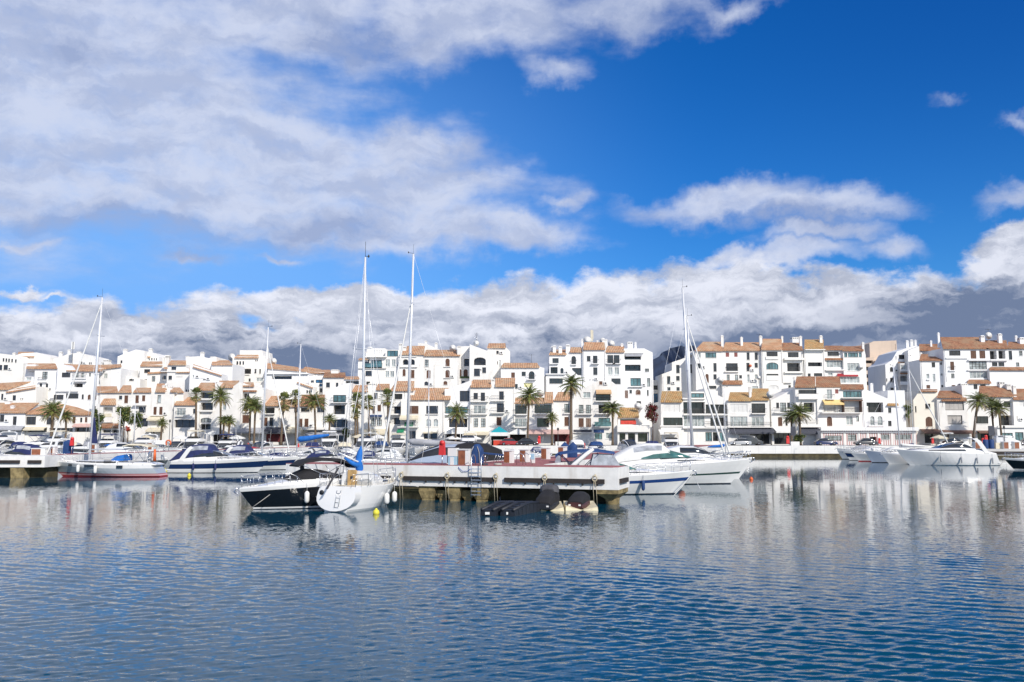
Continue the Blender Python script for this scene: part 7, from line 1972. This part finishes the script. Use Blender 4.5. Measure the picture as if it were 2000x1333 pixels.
# ---------------------------------------------------------------- promenade furniture
def car(px, Y, label, paint, bow=1, L=4.1, van=False, cat='car', name='parked_car'):
    t = thing(name, label, cat, (X_(px, Y), Y, 2.004), 0 if bow > 0 else PI, 'cars parked along the quay')
    m = MB()
    if van:
        m.loft([(-L / 2, 0.3, 1.0, 0.8), (-L * 0.46, 0.28, 1.6, 0.86), (L * 0.1, 0.28, 1.62, 0.86), (L * 0.2, 0.28, 1.5, 0.86), (L * 0.3, 0.28, 0.85, 0.86), (L * 0.45, 0.28, 0.65, 0.82), (L / 2, 0.32, 0.4, 0.75)], 0, 0.28, 14)
    else:
        m.loft([(-L / 2, 0.35, 0.4, 0.72), (-L * 0.47, 0.25, 0.62, 0.82), (-L * 0.2, 0.22, 0.68, 0.85), (L * 0.2, 0.22, 0.64, 0.85), (L * 0.42, 0.25, 0.5, 0.8), (L / 2, 0.33, 0.28, 0.7)], 0, 0.3, 14)
    m.build('body', paint, t)
    if not van:
        G = [(-L * 0.42, 0.85, 0.05, 0.72), (-L * 0.28, 0.82, 0.5, 0.66), (-L * 0.05, 0.82, 0.6, 0.64), (L * 0.08, 0.82, 0.56, 0.64), (L * 0.25, 0.82, 0.06, 0.72)]
        m = MB(); m.loft(G, 0, 0.4, 12); c = m.build('cabin', tint, t)
        m = MB(); m.loft(G[1:4], 0, 0.4, 6, (0.24, 0.76), 0.02, False); m.build('roof', paint, c)
    else:
        for th in ((0.16, 0.30), (0.70, 0.84)):
            m = MB(); m.loft([(-L * 0.42, 0.28, 1.6, 0.86), (L * 0.2, 0.28, 1.5, 0.86)], 0, 0.28, 4, th, 0.012, False); m.build('side_window', tint, t)
        m = MB(); m.loft([(L * 0.2, 0.28, 1.5, 0.86), (L * 0.29, 0.28, 0.92, 0.86)], 0, 0.28, 6, (0.3, 0.7), 0.02, False); m.build('windscreen', tint, t)
    for x in (-L * 0.31, L * 0.31):
        for s in (-1, 1):
            m = MB(); m.lathe([(0.3, -0.1), (0.32, -0.06), (0.32, 0.06), (0.3, 0.1)], (x, s * 0.76, 0.32), 14, 0, 'y'); w = m.build('wheel', rubber, t)
            m = MB(); m.lathe([(0.19, -0.005), (0.17, 0.02)], (x, s * 0.86, 0.32), 10, 0, 'y'); m.build('rim', steel, w)
    for s in (-1, 1):
        m = MB(); m.box(L * 0.475, L * 0.495, s * 0.6 - 0.12, s * 0.6 + 0.12, 0.52, 0.64); m.build('headlight', whitep, t)
dkgrey = mat('dark_grey_paint', (0.06, 0.065, 0.07), 0.25, coat=0.6)
silp = mat('silver_paint', (0.45, 0.46, 0.47), 0.25, metal=0.3, coat=0.5)
redp = mat('dark_red_paint', (0.35, 0.02, 0.02), 0.25, coat=0.6)
blup = mat('dark_blue_paint', (0.02, 0.03, 0.10), 0.2, coat=0.6)
blkp = mat('black_paint', (0.012, 0.012, 0.014), 0.2, coat=0.6)
car(997, 166, 'dark red car parked right of the turquoise kiosk', redp)
car(1031, 166, 'black car parked left of the red lifebuoy stand', blkp)
car(1445, 166.5, 'silver car half hidden by the bow rails, left of the dark grey off-roader', silp, -1)
car(1466, 168.5, 'dark grey off-road car in front of the grey roller shutter', dkgrey, 1, 4.4, True)
car(1613, 165, 'dark blue hatchback on the quay before the pink striped arcade', blup)
car(1690, 166, 'dark car behind the small boats at the arcade entrance', dkgrey, -1)
car(1966, 164.5, 'white panel van parked by the old street lamp', mat('white_paint', (0.75, 0.75, 0.75), 0.25, coat=0.6), 1, 4.6, True, 'van', 'parked_van')
car(1865, 168, 'dark car beneath the leaning palm', blkp)
car(2006, 167, 'dark car cut off by the right edge of the photo', dkgrey, -1)
for px, Y, lab in ((1053, 163, 'red lifebuoy stand between the black car and the red shop awning'), (1539, 162.5, 'red lifebuoy stand by the bushy palm pair'), (1718, 163, 'red lifebuoy stand at the end of the striped arcade'),
                   (1822, 163, 'red lifebuoy stand below the brown awning'), (1920, 163, 'small red lifebuoy stand left of the dark blue barrels'), (1141, 150, 'red lifebuoy stand in front of the grey shop shutter'), (484, 150, 'red lifebuoy stand before the red cafe interior'), (582, 140, 'red lifebuoy stand under the bright blue sail cover')):
    lifebuoy_stand((X_(px, Y), Y, 2.01 if Y > 160 else 1.2), 0, lab, 1.25 if px in (1053, 1539) else 0.9, 0.4)
lifebuoy_stand((px2(1935, 124), 124.9, 2.06), 0, 'red lifebuoy stand behind the blue barrels on the right pier', 0.9, 0.9)
def lamp(px, Y, ztop, lab):
    t = thing('street_lamp', lab, 'street lamp', (X_(px, Y), Y, 2.004), 0, 'street lamps along the quay')
    h = Z_(ztop, Y) - 2
    m = MB(); m.tube([(0, 0, 0), (0, 0, 0.5), (0, 0, h)], [0.1, 0.06, 0.045], 8); m.build('post', iron, t)
    m = MB(); m.lathe([(0.05, 0), (0.16, 0.1), (0.2, 0.4), (0.22, 0.42), (0.06, 0.58), (0.01, 0.68)], (0, 0, h), 8); m.build('lantern', iron, t)
lamp(1090, 164, 842, 'street lamp in front of the red shop awning')
lamp(1963, 163.5, 838, 'old street lamp by the white van')
lamp(330, 165, 826, 'street lamp on the promenade at the left, between small palm and cafe')
lamp(560, 164, 838, 'street lamp near the slate awning, left half')
def gable_tent(name, label, px0, px1, Y, ye, yr, ym, col_, val, dep=3.0):
    x0, x1 = X_(px0, Y), X_(px1, Y)
    t = thing(name, label, 'kiosk', ((x0 + x1) / 2, Y, 2.004), 0)
    w = (x1 - x0) / 2
    ze, zr, zm = Z_(ye, Y) - 2, Z_(yr, Y) - 2, Z_(ym, Y) - 2
    m = MB()
    m.add([(-w, 0, ze), (0, 0, zr), (w, 0, ze), (-w, dep, ze), (0, dep, zr), (w, dep, ze)], [(0, 1, 4, 3), (1, 2, 5, 4), (0, 2, 1), (3, 4, 5)])
    m.build('roof', col_, t)
    m = MB()
    m.box(-w, w, -0.06, -0.01, zm, ze); m.box(-w, w, dep + 0.01, dep + 0.06, zm, ze); m.box(-w - 0.05, -w - 0.002, -0.02, dep, zm, ze); m.box(w + 0.002, w + 0.05, -0.02, dep, zm, ze)
    m.build('valance', val, t)
    for x in (-w + 0.05, w - 0.05):
        for y in (0.05, dep - 0.05):
            m = MB(); m.tube([(x, y, 0), (x, y, zm)], 0.045, 6); m.build('post', whitep, t)
    m = MB(); m.box(-w + 0.2, w - 0.2, dep - 0.15, dep - 0.1, 0, zm); m.build('back_panel', darkin, t)
    return t, w
gable_tent('market_kiosk', 'turquoise gabled kiosk with white valance', 957, 993, 170.5, 845, 833.5, 852, tealfab, whitefab)
gable_tent('entrance_marquee', 'white gabled marquee right of the turquoise kiosk', 994, 1029, 172, 846, 837, 849, whitefab, whitefab)
gable_tent('cafe_tent', 'white gabled cafe tent behind the left palms and boats', 405, 444, 171, 846, 838, 849, whitefab, whitefab)
gable_tent('shop_tent', 'pale gabled tent at the corner cafe left of the drooping palm', 868, 904, 171, 844, 836, 848, whitefab, whitefab)
t = thing('market_counter', 'long red counter under the turquoise kiosk', 'counter', (X_(976, 167.5), 167.5, 2.004))
m = MB(); m.box(-1.2, 1.2, 0, 0.8, 0, 1.0); m.build('front', mat('bright_red_counter', (0.6, 0.06, 0.03), 0.5), t)
m = MB(); m.box(-1.25, 1.25, -0.05, 0.85, 1.002, 1.06); m.build('top', whitep, t)
def parasol(px, Y, py, lab, col_, r=1.6):
    x = X_(px, Y); h = Z_(py, Y) - 2
    t = thing('parasol', lab, 'parasol', (x, Y, 2.004), 0, 'parasols on the cafe terraces')
    m = MB()
    n = 8
    V = [(0, 0, h)] + [(r * math.cos(2 * PI * k / n + .3), r * math.sin(2 * PI * k / n + .3), h - 0.55) for k in range(n)] + [(r * math.cos(2 * PI * k / n + .3), r * math.sin(2 * PI * k / n + .3), h - 0.75) for k in range(n)]
    m.add(V, [(0, k + 1, (k + 1) % n + 1) for k in range(n)] + [(k + 1, (k + 1) % n + 1, (k + 1) % n + 1 + n, k + 1 + n) for k in range(n)])
    m.build('canopy', col_, t)
    m = MB(); m.tube([(0, 0, 0), (0, 0, h)], 0.03, 6); m.build('pole', brownw, t)
for px, py, lab, c in ((285, 850, 'cream parasol before the cream awnings, left', creamfab), (352, 850, 'white parasol left of the thin-crowned tall palm', whitefab), (462, 850, 'white parasol at the grey awning beside the red cafe', whitefab),
                    (702, 848, 'cream parasol under the fan palms', creamfab), (738, 849, 'white parasol left of the green awning', whitefab), (885, 851, 'white parasol on the cafe corner by the drooping palm', whitefab), (925, 851, 'white parasol left of the turquoise kiosk', whitefab),
                    (1835, 850, 'cream parasol beneath the white awning of the cream house', creamfab)):
    parasol(px, 170 if px % 2 else 168.5, py, lab, c)
for px0, px1, lab in ((1085, 1106, 'low white planter wall behind the street lamp'), (1545, 1562, 'white planter box beside the red lifebuoy stand')):
    t = thing('planter', lab, 'planter', (X_((px0 + px1) / 2, 164), 164, 2.004))
    w = (X_(px1, 164) - X_(px0, 164)) / 2
    m = MB(); m.box(-w, w, 0, 0.6, 0, 0.75); m.build('box', whitep, t)
    m = MB(); m.box(-w + 0.06, w - 0.06, 0.06, 0.54, 0.752, 0.8); m.build('soil', earth, t)
t = thing('information_board', 'dark information board beside the rightmost palms', 'sign', (X_(1938, 165), 165, 2.004))
m = MB(); m.tube([(0, 0, 0), (0, 0, 2.2)], 0.06, 6); m.build('post', iron, t)
m = MB(); m.box(-0.55, 0.55, -0.08, 0.08, 1.9, 3.7); m.build('panel', slatefab, t)
t = thing('information_board', 'dark information board beside the bushy palm pair', 'sign', (X_(1550, 166), 166, 2.004))
m = MB(); m.tube([(0, 0, 0), (0, 0, 2.2)], 0.06, 6); m.build('post', iron, t)
m = MB(); m.box(-0.45, 0.45, -0.08, 0.08, 1.9, 3.6); m.build('panel', slatefab, t)

# ---------------------------------------------------------------- dishes and aerials on the roofs
def dish(px, py, Y, r, lab, m_=None):
    c = at(px, py, Y)
    t = thing('satellite_dish', lab, 'satellite dish', c, 0, 'satellite dishes on the roofs')
    m = MB()
    prof = [(r * f, -0.35 * r * (1 - f * f) * -1) for f in (0.02, 0.4, 0.7, 0.9, 1.0)]
    mm = MB().lathe(prof, (0, 0, 0), 16, 0, 'y')
    mm.build('bowl', m_ or whitep, t)
    m.tube([(0, 0.15, -r * 0.5), (0, 0.5, -r * 1.3), (0, 0.5, -r * 1.3 - 0.8)], 0.04, 5); m.build('bracket', steel, t)
    m = MB(); m.tube([(0, 0.3 * r, -r * 0.9), (0, -0.7 * r, -0.1)], 0.025, 4); m.lathe([(0.04, 0), (0.07, 0.06), (0.02, 0.14)], (0, -0.7 * r, -0.1), 6); m.build('feed_arm', steel, t)
for d_ in ((452.5, 698, 211, 0.9, 'white dish on the cubic hilltop block, left centre'), (534, 706, 210, 0.8, 'white dish above the descending orange roof'), (884, 680, 199, 0.75, 'white dish on the roof left of the shed-roofed apartment house'), (930, 671, 197, 0.65, 'white dish at the gable tip beside the lattice aerial'),
           (1147, 666, 197, 1.0, 'largest white dish on the centre block roof, by the aerial'), (1177, 666, 198, 0.7, 'white dish in the middle of the centre block roof'), (1194, 672, 197.5, 0.8, 'white dish right of the middle dish on the centre block'), (1246, 794, 179.3, 0.75, 'white dish on the restaurant gable by the alley'),
           (1351, 692, 198.5, 0.7, 'white dish beside the leaning twin mast'), (1504, 771, 177, 0.75, 'white dish between the blank blind house and the gable house'), (1407, 742, 194.4, 0.75, 'white dish on the long terrace wall behind the stays'), (1465.5, 715, 194.6, 0.32, 'small orange dish on the long terrace wall'),
           (1931, 656, 195, 0.8, 'white dish on the broad brown roof, right skyline'), (1056, 768, 182, 0.8, 'white dish behind the orange roof right of the date palm'), (1482, 738, 194, 0.45, 'small beige dish under the slit windows of the long terrace'), (1681, 717, 194, 0.6, 'white dish at the right end of the long terrace')):
    dish(*d_, m_=orange if 'orange dish' in d_[4] else None)
def aerial(px, y0, y1, Y, lab, kind):
    b = at(px, y1, Y); h = at(px, y0, Y).z - b.z
    t = thing('roof_aerial', lab, 'aerial', (b.x, Y, b.z - 0.6), 0)
    m = MB(); m.tube([(0, 0, 0), (0, 0, h + 0.6)], 0.06 if kind == 'telecom' else 0.03, 6); m.build('mast', iron if kind != 'panel' else steel, t)
    if kind == 'telecom':
        for dx, dy in ((-0.28, 0), (0.28, 0), (0, 0.28)):
            m = MB(); m.box(dx - 0.16, dx + 0.16, dy - 0.1, dy + 0.1, h - 1.3, h + 0.6); m.build('antenna_panel', whitep, t)
    elif kind == 'lattice':
        m = MB()
        for s in (-0.3, 0.3):
            m.tube([(s, 0, 0.4), (s, 0, h + 0.5)], 0.035, 4)
        for q in range(7):
            m.tube([(-0.3, 0, 0.5 + h * q / 7), (0.3, 0, 0.5 + h * (q + 1) / 7)], 0.025, 4)
        m.build('lattice', steel, t)
    elif kind == 'panel':
        m = MB(); m.box(-0.22, 0.22, -0.12, 0.12, h * 0.25, h + 0.6); m.box(0.26, 0.4, -0.1, 0.1, h * 0.4, h + 0.5); m.build('antenna_panel', creamfab, t)
    else:
        m = MB()
        m.tube([(-0.7, 0, h + 0.4), (0.7, 0, h + 0.4)], 0.02, 4)
        for q in range(6):
            m.tube([(-0.6 + q * 0.22, -0.3, h + 0.4), (-0.6 + q * 0.22, 0.3, h + 0.4)], 0.015, 4)
        m.build('antenna', iron, t)
aerial(141, 668, 708, 218, 'telecom mast with white antenna panels on the left hill', 'telecom')
aerial(930.5, 650, 672, 199, 'lattice aerial on the gable of the shed-roofed apartment house', 'lattice')
aerial(1155.5, 645, 668, 199, 'pale antenna panel on the centre apartment block', 'panel')
aerial(1038, 692, 710, 196, 'short aerial between the two centre apartment blocks', 'yagi')
aerial(1484, 652, 668, 199, 'thin television aerial on the long terrace roof', 'yagi')
aerial(1931, 642, 662, 197, 'thin television aerial above the right skyline dish', 'yagi')
